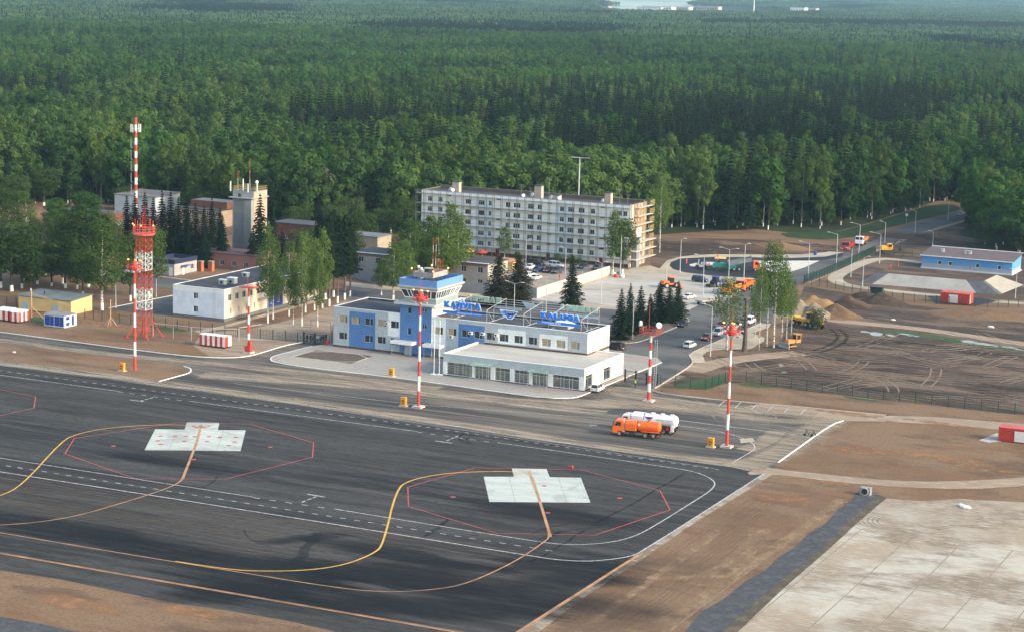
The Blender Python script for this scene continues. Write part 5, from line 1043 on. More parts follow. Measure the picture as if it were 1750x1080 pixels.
# ================================================================== MASTS, LAMPS, FENCES
def flood_mast(label, px, py, top, kind, nb=7, first=0, r=.28):
    c = Z(px, py); H = rise(c, top); t = thing('light_mast', label, 'mast', c, group='red and white banded apron masts')
    m = MB(); stripes(m, c.x, c.y, .35, H, r, r*.62, nb, 14, first); m.build('banded_pole', t)
    if kind != 'D': m = MB(); m.box((c.x-.95, c.y-.95, 0), (c.x+.95, c.y+.95, .35)); m.build('concrete_foot', t, mat('foot_concrete', (.45, .42, .36), var=.15))
    if kind in 'ABD':
        m = MB(); m.tube((c.x, c.y, H-.5), (c.x, c.y, H+.45), .3, .95, 14); m.tube((c.x, c.y, H+.45), (c.x, c.y, H+.7), .95, .85, 14); m.tube((c.x, c.y, H+.6), (c.x, c.y, H+1.6), .5, .45, 10)
        for i in range(10):
            a = 2*math.pi*i/10; b = 2*math.pi*(i+1)/10; R1 = 1.4; m.tube((c.x+R1*math.cos(a), c.y+R1*math.sin(a), H+.25), (c.x+R1*math.cos(b), c.y+R1*math.sin(b), H+.25), .06, n=5); m.tube((c.x+R1*math.cos(a), c.y+R1*math.sin(a), H+.9), (c.x+R1*math.cos(b), c.y+R1*math.sin(b), H+.9), .05, n=5); m.tube((c.x+R1*math.cos(a), c.y+R1*math.sin(a), H-.3), (c.x+R1*math.cos(a), c.y+R1*math.sin(a), H+.9), .05, n=4)
        m.tube((c.x, c.y, H+1.6), (c.x, c.y, H+4.2), .04); p = m.build('lamp_ring', t, REDM)
        for a in (3.5, 4.3, 5.1, 5.9):
            q = MB(); x, y = c.x+1.5*math.cos(a), c.y+1.5*math.sin(a); q.box((x-.34, y-.25, H-.4), (x+.34, y+.2, H-.1)); sub(q, 'floodlight', p, t, mat('floodlight_housing', (.30, .33, .38), rough=.3, var=.1))
        for dx, dy in ((-1.5, 0), (1.5, 0), (0, .2), (.35, -.1)):
            q = MB(); q.tube((c.x+dx, c.y+dy, H+.7), (c.x+dx, c.y+dy, H+1.75), .05, m=REDM); q.sph((c.x+dx, c.y+dy, H+1.9), .17, LAMPON, sc=(1.35, 1, .8)); sub(q, 'warning_lamp', p, t)
    else:
        m = MB()
        if kind == 'C':
            for a, b in (((-1.7, -1.7), (1.7, -1.7)), ((1.7, -1.7), (1.7, 1.7)), ((1.7, 1.7), (-1.7, 1.7)), ((-1.7, 1.7), (-1.7, -1.7))):
                for z in (0, .5, 1.0): m.tube((c.x+a[0], c.y+a[1], H+z), (c.x+b[0], c.y+b[1], H+z), .05, n=5)
                for k in range(5): u = k/5; m.tube((c.x+a[0]+(b[0]-a[0])*u, c.y+a[1]+(b[1]-a[1])*u, H), (c.x+a[0]+(b[0]-a[0])*u, c.y+a[1]+(b[1]-a[1])*u, H+1.3), .05, n=4)
            m.box((c.x-1.7, c.y-1.7, H-.05), (c.x+1.7, c.y+1.7, H+.05)); m.tube((c.x-.5, c.y, H), (c.x-.5, c.y, H+6), .05)
            m.build('platform', t, mat('dull_red_steel', (.30, .06, .05), var=.15))
            for sx in (-1, 1):
                q = MB(); q.tube((c.x+1.75*sx, c.y-.9, H+1.9), (c.x+2.0*sx, c.y-1.1, H+1.95), .56, n=16, m=WHTM); q.tube((c.x+1.6*sx, c.y, H+.5), (c.x+1.7*sx, c.y-.5, H+1.9), .06, m=GTRIM); q.build('dish_antenna', t)
            q = MB()
            for z in np.arange(3, H-1, .45): q.tube((c.x+.9, c.y, z), (c.x+1.35, c.y, z), .03, n=4)
            for dx in (.9, 1.35): q.tube((c.x+dx, c.y, 3), (c.x+dx, c.y, H-1), .035, n=4)
            q.build('ladder', t, LITE)
        else:
            m.box((c.x-1.9, c.y-.9, H), (c.x+1.9, c.y+.9, H+.2)); m.tube((c.x-.3, c.y, H+.2), (c.x-.3, c.y, H+2.2), .05); m.prism([(-.6, -.9), (.6, -.9), (.5, 0), (-.5, 0)], c.y-.5, c.y+.5, None, 'y') if 0 else None
            m.build('platform', t, REDM)
            q = MB(); q.box((c.x-.6, c.y-.6, .1), (c.x+.7, c.y+.5, 1.6)); q.box((c.x+.1, c.y-.5, 1.6), (c.x+.6, c.y+.2, 2.9)); q.build('control_box', t, REDM)
    return t
flood_mast('red and white banded floodlight mast in front of the terminal tower, beside a yellow box', 715, 696, 514, 'A')
flood_mast('red and white banded floodlight mast right of the two tanker trucks', 1241.8, 764, 571, 'B', 7)
flood_mast('slim red and white banded mast on the soil strip in front of the lattice tower', 230.5, 635, 461, 'D', 7, 0, .3)
flood_mast('red and white banded mast carrying two white dish antennas, near the gate', 1108.5, 686, 570, 'C', 8, 0, .36)
flood_mast('shorter red and white banded mast with a flat red top, left of the terminal forecourt', 424.8, 603, 492, 'E', 7, 0, .3)
# lattice tower
lx0, lx1, ly0, ly1 = -262.5, -260.05, 365.6, 368.05
lt = thing('lattice_tower', 'red and white steel lattice tower with a round red gallery and small orange lamps', 'lattice tower', (-261.25, 366.8, 0))
def lat(z0, z1, mm, n, x0=lx0, x1=lx1, y0=ly0, y1=ly1, w_=.055):
    m = MB(); c4 = [(x0, y0), (x1, y0), (x1, y1), (x0, y1)]
    for a in c4: m.tube((*a, z0), (*a, z1), w_*1.3, n=5)
    for k in range(n):
        a_, b_2 = z0+(z1-z0)*k/n, z0+(z1-z0)*(k+1)/n
        for i in range(4):
            p, q = c4[i], c4[(i+1) % 4]; m.tube((*p, a_), (*q, b_2), w_*.65, n=4); m.tube((*q, a_), (*p, b_2), w_*.65, n=4); m.tube((*p, a_), (*q, a_), w_*.7, n=4)
            mx = ((p[0]+q[0])/2, (p[1]+q[1])/2); m.tube((*mx, a_), (*mx, b_2), w_*.4, n=4)
    m.build('lattice_section', lt, mm)
lat(1.5, 6.1, REDM, 2); lat(6.1, 10.7, WHTM, 3); lat(10.7, 14.8, REDM, 3); lat(14.8, 18.8, WHTM, 3); lat(18.8, 22.6, REDM, 3)
m = MB()
for a, b in (((lx0, ly0), (-263.9, 364)), ((lx1, ly0), (-258.4, 364)), ((lx1, ly1), (-258.4, 369.6)), ((lx0, ly1), (-263.9, 369.6))):
    m.tube((*b, 0), (*a, 3.6), .12, n=5); m.tube((*a, 0), (*a, 1.5), .16, n=5); m.box((b[0]-.35, b[1]-.35, 0), (b[0]+.35, b[1]+.35, .12))
m.build('splayed_leg', lt, REDM)
m = MB(); cx, cy2 = -261.25, 366.85; m.tube((cx, cy2, 22.5), (cx, cy2, 22.75), 2.35, n=12)
for z in (23.3, 23.9, 24.4):
    for i in range(12): a, b = 2*math.pi*i/12, 2*math.pi*(i+1)/12; m.tube((cx+2.35*math.cos(a), cy2+2.35*math.sin(a), z), (cx+2.35*math.cos(b), cy2+2.35*math.sin(b), z), .06, n=4)
for i in range(12): a = 2*math.pi*i/12; m.tube((cx+2.35*math.cos(a), cy2+2.35*math.sin(a), 22.7), (cx+2.35*math.cos(a), cy2+2.35*math.sin(a), 24.5+(i % 3 == 0)*1.3), .07, n=4)
m.build('gallery', lt, mat('coral_red_steel', (.52, .09, .07), var=.12))
for dx, dy, h in ((-1, 0, 3.6), (-.2, .3, 6.2), (.7, -.3, 6.0), (1.1, .4, 3.4), (.2, -.8, 4.5)): m = MB(); m.tube((cx+dx, cy2+dy, 22.7), (cx+dx, cy2+dy, 22.7+h), .045, n=5); m.build('antenna_rod', lt, REDM)
for dx, dy in ((-2.7, -.4), (-.9, -2.4), (.9, -2.4), (2.7, -.4)): m = MB(); m.sph((cx+dx, cy2+dy, 24.75), .16, LAMPON); m.build('warning_lamp', lt)
# street lamps
lampn = [0]
def street_lamp(px, py, top, arm=None, label='', arm2=None):
    c = Z(px, py); H = rise(c, top); t = thing('street_lamp', label, 'street lamp', c, group='grey street lamps'); m = MB()
    m.tube(c, c+Vector((0, 0, H)), .11, .065, n=7); m.tube(c, c+Vector((0, 0, .8)), .15, n=7); po = m.build('pole', t, LITE)
    for k, a in enumerate((arm, arm2)):
        if not a: continue
        d = onY(a[0], a[1], c.y)-(c+Vector((0, 0, H))); L_ = max(.8, min(2.6, abs(d.x))); sgn = 1 if d.x > 0 else -1
        e = c+Vector((sgn*L_, -.3, H+.45)); q = MB(); q.tube(c+Vector((0, 0, H-.05)), e, .05, .04, n=6, m=LITE); q.build('arm', t)
        q = MB(); q.box((e.x-.05 if sgn > 0 else e.x-.75, e.y-.14, e.z-.04), (e.x+.75 if sgn > 0 else e.x+.05, e.y+.14, e.z+.09), mat('lamp_head_grey', (.62, .64, .66), rough=.4, var=.05)); q.build('lamp_head', t)
for a in ((1214, 608.8, 524, (1206, 519.7), 'street lamp on the right pavement in front of the row of parked cars'),
          (1162, 467, 410, (1170, 405), 'street lamp on the near-left rim of the fresh asphalt loop'),
          (1271, 482.5, 418.7, (1279, 413), 'tall street lamp just left of the orange dump truck'),
          (1244.6, 488.7, 427, (1235, 423), 'double-armed street lamp in front of the paving machine', (1259, 425)),
          (1201, 505, 439, (1192, 435), 'street lamp beside the dark blue car on the car park'),
          (1381, 476, 416.7, (1371, 412.6), 'street lamp where the approach road meets the asphalt loop'),
          (1428.6, 462.5, 401, (1419, 397), 'street lamp in front of the red dump truck on the approach road'),
          (1138.6, 482.5, 449.6, None, 'armless thin post at the car park corner by the apartment block'),
          (1454, 474, 427, (1450, 424), 'street lamp on the bend of the dirt service road'),
          (1467, 445.7, 384.5, (1458, 382), 'street lamp beside the white-cabbed dump truck'),
          (1474, 490.5, 440.6, (1484, 435), 'street lamp inside the dirt service road, near the grey berm'),
          (1503, 450.8, 400.8, (1491, 396.8), 'street lamp left of the yellow excavator'),
          (1512, 415, 381.5, (1508, 378), 'street lamp on the far kerb above the yellow excavator'),
          (1563.6, 399.8, 361, (1559, 357), 'street lamp halfway up the approach road'),
          (1620, 376.4, 342.8, (1616, 339.7), 'farthest street lamp, by the silver car near the forest'),
          (1594, 420, 397.8, (1591, 394), 'street lamp behind the blue workshop roof'),
          (1735, 510, 463, (1731, 460), 'street lamp at the right end of the blue workshop'),
          (878.3, 540, 485, (870, 483), 'double-armed street lamp in front of the big spruces behind the terminal', (892, 482)),
          (933, 533, 480, None, 'thin street lamp behind the rooftop emblem'),
          (1026.7, 520.5, 450.7, (1023, 447), 'double-armed street lamp at the bottom edge of the light car park', (1034, 445)),
          (993, 521, 461, (999.6, 455), 'street lamp just right of the single spruce'),
          (966, 469, 426, (962, 423), 'street lamp in the apartment yard behind the parked cars'),
          (1060, 474, 403, None, 'tall lamp post at the right end of the grey fence'),
          (898.5, 456, 411, (904, 441), 'thick post between the cars of the apartment yard'),
          (1081, 580, 514.6, None, 'lamp post among the left spruces of the traffic island'),
          (1126, 541, 492, None, 'lamp post among the middle spruces of the traffic island'),
          (1167.5, 548, 512.6, None, 'lamp post at the right tip of the traffic island'),
          (198, 527, 487, None, 'thin grey post by the white kerb left of the office building'),
          (267, 507.5, 469, None, 'thin grey post right of the lattice tower')):
    street_lamp(*a[:4], label=a[4], arm2=(a[5] if len(a) > 5 else None))
# tall TV aerial mast behind the apartment block
c = Z(986, 425); c.z = 0; H = rise(c, 270); m = MB(); t = thing('aerial_mast', 'thin T-shaped aerial mast rising behind the apartment block', 'aerial mast', c)
m.tube(c, c+Vector((0, 0, H)), .28, .18, n=8); m.build('pole', t, LITE); m = MB()
for dy in (-1, 0, 1): m.tube(c+Vector((-2.9, dy*.4, H)), c+Vector((2.9, -dy*.4, H+.1*dy)), .07, n=5)
for k in range(9): m.tube(c+Vector((-2.8+.7*k, -.6, H)), c+Vector((-2.8+.7*k, .6, H)), .04, n=4)
m.build('crossarm', t, LITE)
# fences
GRN = mat('green_fence_paint', (.012, .05, .035), rough=.5, var=.1)
def fence(label, px, h=2.1, step=3.0, mm=None, dense=.35, group='green mesh fences', name='mesh_fence', wt_=.026, world=None):
    pts = world or [Z(*p) for p in px]; t = thing(name, label, 'fence', pts[0], group=group); mm = mm or GRN
    wires = MB(); seg = []
    for a, b in zip(pts, pts[1:]):
        n = max(1, round((b-a).length/step))
        for i in range(n): seg.append((a.lerp(b, i/n), a.lerp(b, (i+1)/n)))
    posts = [s[0] for s in seg]+[seg[-1][1]]
    keep = posts[:98]
    for p in keep: m = MB(); m.box((p.x-.07, p.y-.07, 0), (p.x+.07, p.y+.07, h+.15)); m.build('post', t, mm)
    for a, b in seg:
        for z in np.arange(.12, h+.01, .33): wires.bar(a+Vector((0, 0, z)), b+Vector((0, 0, z)), wt_, wt_)
        L_ = (b-a).length; k = int(L_/dense)
        for j in range(1, k): p = a.lerp(b, j/k); wires.bar(p+Vector((0, 0, .08)), p+Vector((0, 0, h)), wt_, wt_, up=(1, 0, 0))
    wires.build('wire_panel', t, mm); return t
fence('green mesh fence between the dusty strip and the churned building site, right of the gate', [(1129, 658), (1154, 660.6), (1180, 663), (1205.6, 665), (1228, 657), (1239.6, 653.8), (1275, 653), (1301, 657), (1405, 670.7), (1509.6, 683), (1592, 692), (1676.7, 701.6), (1734, 708), (1800, 716)])
fence('dense green fence along the near side of the approach road', [(1374, 485), (1400, 476), (1440, 459), (1495, 433)], 2.3, 2.5, dense=.18, wt_=.03)
fence('green mesh fence from the approach road along the earth mounds to the right edge', [(1374, 485), (1413.5, 492), (1470.7, 502.8), (1524.4, 513.6), (1600, 520), (1688, 525.6), (1740, 526), (1800, 530)])
fence('green mesh fence behind the dirt service road, left of the blue workshop', [(1496, 436), (1575, 442)])
fence('thin dark mesh fence left of the terminal gate and in front of the office building', [(-20, 520), (27.6, 524), (60, 530)], dense=.6, group='dark mesh fences at left')
fence('dark mesh fence from the yellow garage to the terminal gate', [(145, 544), (204, 553), (262.7, 558), (303, 563), (363, 569.5), (406, 575.8), (445, 578.5), (487.7, 581.5), (508.4, 585), (518, 586)], dense=.6, group='dark mesh fences at left')
# corrugated grey fence
CORR = panel('grey_corrugated_sheet', (.26, .28, .30), .25, 5, .72, .5); CORL = panel('pale_corrugated_sheet', (.46, .44, .41), .25, 5, .85, .5)
cf = thing('sheet_fence', 'tall grey corrugated sheet fence in front of the brick building and the yard', 'fence', Z(600, 472))
pts = [Z(566, 466), Z(642, 485.5), Z(780, 498), Z(916.7, 510.5)]; m = MB()
for a, b in zip(pts, pts[1:]): m.bar(a+Vector((0, 0, 1.35)), b+Vector((0, 0, 1.35)), .08, 2.7)
m.build('sheet_panel', cf, CORR)
a, b = Z(917.3, 510.5), Z(1041.8, 471.5); m = MB(); m.bar(a+Vector((0, 0, 1.35)), b+Vector((0, 0, 1.35)), .08, 2.7); m.build('sheet_panel', cf, CORL)
# gates
def gate(label, pa, pb, h, n, px3=None, name='gate'):
    a, b = Z(*pa), Z(*pb); t = thing(name, label, 'gate', a)
    for k in range(n+1): p = a.lerp(b, k/n); m = MB(); m.box((p.x-.14, p.y-.14, 0), (p.x+.14, p.y+.14, h+.3)); m.build('post', t, BLACKM)
    for k in range(n):
        p, q = a.lerp(b, (k+.04)/n), a.lerp(b, (k+.96)/n); m = MB(); u = Vector((0, 0, 1))
        for z in (.25, h*.5, h): m.bar(p+u*z, q+u*z, .09, .09)
        for e in (p, q): m.bar(e+u*.25, e+u*h, .09, .09, up=(1, 0, 0))
        m.bar(p+u*.25, q+u*h, .05, .05)
        for j in range(1, 14): e = p.lerp(q, j/14); m.bar(e+u*.25, e+u*h, .02, .02, up=(1, 0, 0))
        m.build('leaf', t, BLACKM)
gate('black double gate on the road right of the terminal, behind the guard', (1068, 652), (1123, 660), 2.3, 3)
gate('black gate with people behind it at the left end of the terminal', (519, 585.2), (557, 589.5), 2.1, 2)
# overhead grey pipe
pp = thing('overhead_pipe', 'thin grey overhead pipe on posts running across the lawn to the terminal', 'pipe', Z(327, 583)); m = MB()
pl = [Z(262, 575), Z(296, 578.5), Z(327, 582), Z(367, 585), Z(407.8, 585)]
H3 = 3.0; prev = None
for p in pl: m.tube((p.x, p.y, 0), (p.x, p.y, H3), .07, n=6); 
for a, b in zip(pl, pl[1:]): m.tube((a.x, a.y, H3), (b.x, b.y, H3), .09, n=6)
q_ = [Z(409, 583), Z(445, 577), Z(471, 579), Z(500.7, 580), Z(531, 582)]
for p in q_: m.tube((p.x, p.y, 0), (p.x, p.y, H3), .06, n=6)
for a, b in zip(q_, q_[1:]): m.tube((a.x, a.y, H3), (b.x, b.y, H3), .09, n=6)
e = q_[-1]; f_ = Z(565, 586); m.tube((e.x, e.y, H3), (e.x, e.y, 4.7), .09, n=6); m.tube((e.x, e.y, 4.7), (f_.x, f_.y, 4.7), .09, n=6); m.tube((f_.x, f_.y, 0), (f_.x, f_.y, 4.7), .07, n=6)
m.build('pipe_run', pp, GTRIM)
# flagpoles before the terminal
for px, py, top in ((741.5, 640.6, 545), (750.6, 641, 548)):
    c = Z(px, py); t = thing('flagpole', 'bare white flagpole before the terminal canopy, '+('left one' if px < 745 else 'right one')+' of the pair', 'flagpole', c, group='pair of bare flagpoles')
    m = MB(); m.tube(c, c+Vector((0, 0, rise(c, top))), .07, .05, n=6); m.build('pole', t, WHTM); m = MB(); m.box((c.x-.6, c.y-.5, .12), (c.x+.6, c.y+.5, .26)); m.build('foot', t, WHTM)
# yellow cabinets, bollards and small things
YB_ = mat('amber_yellow_box', (.72, .30, .02), var=.12, scale=2, rough=.5)
for px, py, lb in ((209, 634, 'yellow power box on the soil wedge by the slim banded mast'), (669, 643.5, 'yellow power box at the plaza kerb before the terminal'), (690, 693.5, 'yellow power box left of the mast in front of the terminal tower'), (1214.5, 764, 'yellow power box between the orange tanker and the right-hand mast')):
    c = Z(px, py); t = thing('power_box', lb, 'power box', c, group='yellow power boxes'); m = MB(); m.box((c.x-.55, c.y-.3, .2), (c.x+.55, c.y+.3, 1.75)); m.build('cabinet', t, YB_, bevel=.05)
    m = MB(); m.box((c.x-.3, c.y-.33, .9), (c.x+.25, c.y-.305, 1.2)); m.box((c.x-.3, c.y-.33, .45), (c.x+.1, c.y-.305, .7)); m.build('vent', t, mat('brown_vent', (.25, .10, .02), var=.1)); m = MB(); m.box((c.x-.8, c.y-.6, 0), (c.x+.8, c.y+.5, .199)); m.build('foot', t, MATS['foot_concrete'])
c = Z(558.5, 590); m = MB(); m.tube(c, c+Vector((0, 0, 1.1)), .3, n=10); m.tube(c+Vector((0, 0, 1.1)), c+Vector((0, 0, 1.3)), .3, .12, n=10); tag(m.build('red_cylinder', None, mat('red_cylinder_paint', (.6, .03, .02), var=.1)), 'red upright cylinder at the right post of the left gate', 'cylinder')
c = Z(970, 799.5); m = MB(); m.prism([(0, 0), (.9, .0), (.8, .45), (.4, .25), (.1, .3)], c.y, c.y+.4, REDM, 'y'); m.v = [(x+c.x, y, z+.05) for x, y, z in m.v]; tag(m.build('chock_cart'), 'small red object lying above the right concrete slab', 'cart')
c = Z(1478, 846); m = MB(); m.box((c.x-.85, c.y-.2, 0), (c.x+.85, c.y+1.0, 1.25), mat('culvert_concrete', (.25, .25, .24), var=.2)); m.tube((c.x, c.y-.22, .7), (c.x, c.y-.4, .7), .62, .62, 16, mat('foot_concrete', (.45, .42, .36))); m.tube((c.x, c.y-.405, .7), (c.x, c.y-.43, .7), .5, .5, 16, BLACKM); tag(m.build('culvert_head'), 'concrete culvert head with a dark pipe mouth at the top of the gravel ditch', 'culvert')
for px, py, s_ in ((1650, 868, .95), (1642, 864, .6), (24, 603, .5), (1693, 560, .9), (1526, 548, .7)):
    c = Z(px, py); m = MB(); m.sph((c.x, c.y, .2), s_, WHTM, 7, 5, (1, .6, .35)); tag(m.build('debris_lump'), {1650: 'larger pale lump of rubble at the edge of the concrete slabs', 1642: 'smaller pale lump beside the larger one on the concrete slabs', 24: 'white lump on the soil wedge at far left', 1693: 'pale block by the earth bank near the right edge', 1526: 'pale board lying on the churned earth'}[px], 'rubble')
# wooden stake tripods and pole
WOOD = mat('raw_timber', (.45, .28, .16), var=.15)
c = Z(189, 556); t = thing('timber_tripod', 'raw timber post with splayed struts left of the lattice tower', 'post', c); m = MB(); m.tube(c, c+Vector((0, 0, 5.8)), .12); m.build('post', t, WOOD)
for dx, dy in ((-1.3, -.5), (1.6, .2), (.2, -1.4)): m = MB(); m.tube(c+Vector((dx, dy, 0)), c+Vector((0, 0, 2)), .08); m.build('strut', t, WOOD)
c = Z(54, 543); t = thing('timber_post', 'wooden utility post in front of the yellow garage', 'post', c); m = MB(); m.tube(c, c+Vector((0, 0, 6.2)), .13); m.build('post', t, WOOD)
m = MB(); e = Z(76, 536)
for z in (5.4, 5.8): m.tube(c+Vector((0, 0, z)), Vector((e.x+9, e.y, 2.2)), .03, n=4)
m.tube(c+Vector((.1, 0, 2.5)), Z(75, 545), .09); m.build('stay', t, WOOD)
c = Z(1375, 744); 
for dx in (0, 1.3): m = MB(); m.tube((c.x+dx, c.y, 0), (c.x+dx+.3, c.y+.2, 1.1), .07); m.tube((c.x+dx+.3, c.y+.2, 1.1), (c.x+dx+.7, c.y+.5, 0), .07); m.box((c.x+dx-.2, c.y-.1, 0), (c.x+dx+.2, c.y+.2, .4)); tag(m.build('trestle', None, BLACKM), ('left' if dx == 0 else 'right')+' small dark trestle on the dusty paving near the white kerb corner', 'trestle', 'pair of small trestles')
for px, py in ((343, 463), (361, 463)):
    c = Z(px, py+1); m = MB(); m.box((c.x-.6, c.y-.6, 0), (c.x+.6, c.y+.6, 2.6), mat('orange_brick', (.42, .14, .06), var=.15)); m.box((c.x-.7, c.y-.7, 2.6), (c.x+.7, c.y+.7, 2.75), GTRIM); tag(m.build('gate_pillar'), ('left' if px < 350 else 'right')+' orange brick gate pillar beside the guard house', 'pillar', 'brick gate pillars')
# earth and sand heaps
def heap(label, px, py, rx, ry, h, mm, seed=0, name='earth_heap', flat_=False):
    c = Z(px, py); rs = random.Random(seed); V = []; F2 = []; n = 22; K = 9
    for j in range(K+1):
        f = j/K
        for i in range(n):
            t = 2*math.pi*i/n; w_ = 1+.22*mnoise.noise(Vector((math.cos(t)*1.3+seed, math.sin(t)*1.3, f))); r = f*w_
            z = h*(1-f)**(1.0 if not flat_ else .5)*(1+.25*mnoise.noise(Vector((r*rx*.5*math.cos(t), r*ry*.5*math.sin(t), seed*3.1))))+.12*mnoise.noise(Vector((r*rx*1.5*math.cos(t), r*ry*1.5*math.sin(t), seed)))
            V.append((c.x+rx*r*math.cos(t), c.y+ry*r*math.sin(t), max(-.05, z) if j < K else -.05))
    for j in range(K):
        for i in range(n): F2.append((j*n+i, (j+1)*n+i, (j+1)*n+(i+1) % n, j*n+(i+1) % n))
    m = MB(); m.add(V, F2, mm); return tag(m.build(name, smooth=True), label, 'heap', 'heaps of earth and sand')
SAND = layered('pale_sand', (.27, .22, .15), [((.19, .15, .10), .4, (1, 1, 1), .45, .65, .8, 6)]); OSAND = layered('orange_sand', (.28, .165, .075), [((.22, .13, .06), .5, (1, 1, 1), .45, .65, .8, 5)])
heap('large pale sand heap left of the yellow dumper', 1363, 538, 5.5, 5, 3.9, SAND, 1, 'sand_heap'); heap('pale sand heap directly behind the yellow dumper', 1392, 541, 5.5, 5, 3.5, SAND, 2, 'sand_heap'); heap('orange sand heap behind the two pale ones', 1393, 527, 7, 5, 3.0, OSAND, 3, 'sand_heap', True)
heap('brown soil heap right of the pale sand heaps', 1428, 540, 6.5, 6, 2.8, SOIL, 4); heap('dark earth heap with a steep crest, left of the barrow', 1451, 524, 6, 5, 2.7, DARKSOIL, 5); heap('dark earth heap close to the mesh fence', 1477, 511, 6, 5, 2.2, DARKSOIL, 6); heap('brown cone of earth under the tipped skip', 1508, 517, 6.5, 5, 2.8, DARKSOIL, 7); heap('low orange-brown earth bank at the right edge', 1690, 540, 17, 6, 1.8, SOIL, 8)
for px, py, rx, ry, h, k in ((1240, 425, 22, 9, 2.4, 11), (1330, 424, 13, 5, 2, 12), (1180, 428, 16, 7, 1.6, 13), (1395, 426, 14, 5, 1.6, 14), (1600, 408, 18, 7, 2.2, 15), (1530, 405, 12, 6, 1.5, 16), (1285, 428, 8, 4, 2, 17)):
    heap({11: 'long dug-out earth bank behind the paving machine', 12: 'reddish earth bank right of the birch, beyond the loop', 13: 'low dark earth bank at the left end of the loop', 14: 'earth bank beside the red dump truck', 15: 'dark earth bank at the foot of the right-hand forest', 16: 'earth pile behind the yellow excavator', 17: 'small brown earth pile above the tipped truck bed'}[k], px, py, rx, ry, h, DARKSOIL if k != 12 else SOIL, k)
for px, py, rx, ry, h, k in ((40, 372, 26, 9, 3, 21), (95, 362, 14, 6, 2.4, 22)): heap({21: 'brown spoil heap at the far left before the forest', 22: 'smaller spoil heap by the ruined brick shed'}[k], px, py, rx, ry, h, SOIL, k)
c = Z(1498, 505.5); m = MB(); m.prism([(-1.4, .6), (1.4, .6), (1.7, 2.3), (-1.7, 2.3)], c.y-.9, c.y+.9, BLACKM, 'y'); m.v = [(x+c.x, y, z) for x, y, z in m.v]; tag(m.build('skip'), 'rusty dark skip tipped on top of an earth heap', 'skip')
m = MB(); c = Z(1393, 437); m.tube(c, c+Vector((0, 0, 1.2)), .5, n=10); tag(m.build('barrel', None, NB), 'blue barrel on the far rim of the asphalt loop', 'barrel')

# ================================================================== VEHICLES
TYRE = mat('tyre_rubber', (.018, .018, .018), rough=.9, var=.1); RIM = mat('wheel_rim', (.35, .36, .37), rough=.4, var=0, metal=.5)
CGL = mat('car_glass', (.02, .025, .03), rough=.06, var=0); LMP = mat('headlight_glass', (.75, .78, .8), rough=.2, var=0); TLR = mat('tail_light_red', (.5, .01, .01), rough=.3, var=0); PLT = mat('number_plate', (.7, .7, .7), var=0)
def paint(n, c, metal=0): return mat('car_paint_'+n, c, rough=.28, var=.04, metal=metal, scale=2)
def lwheel(root, x, y, r, w_=.22, dual=False):
    m = MB(); m.tube((x, y-w_/2, r), (x, y+w_/2, r), r, n=14); o = m.build('wheel', root, TYRE, world=False)
    m = MB(); s_ = 1 if y > 0 else -1; m.tube((x, y+s_*w_/2, r), (x, y+s_*(w_/2+.015), r), r*.58, n=10); q = m.build('rim', None, RIM); q.parent = o
def lp(root, name, mm, fn_, bevel=0, smooth=False):
    m = MB(); fn_(m); o = m.build(name, root, mm, bevel=bevel, world=False, smooth=smooth); return o
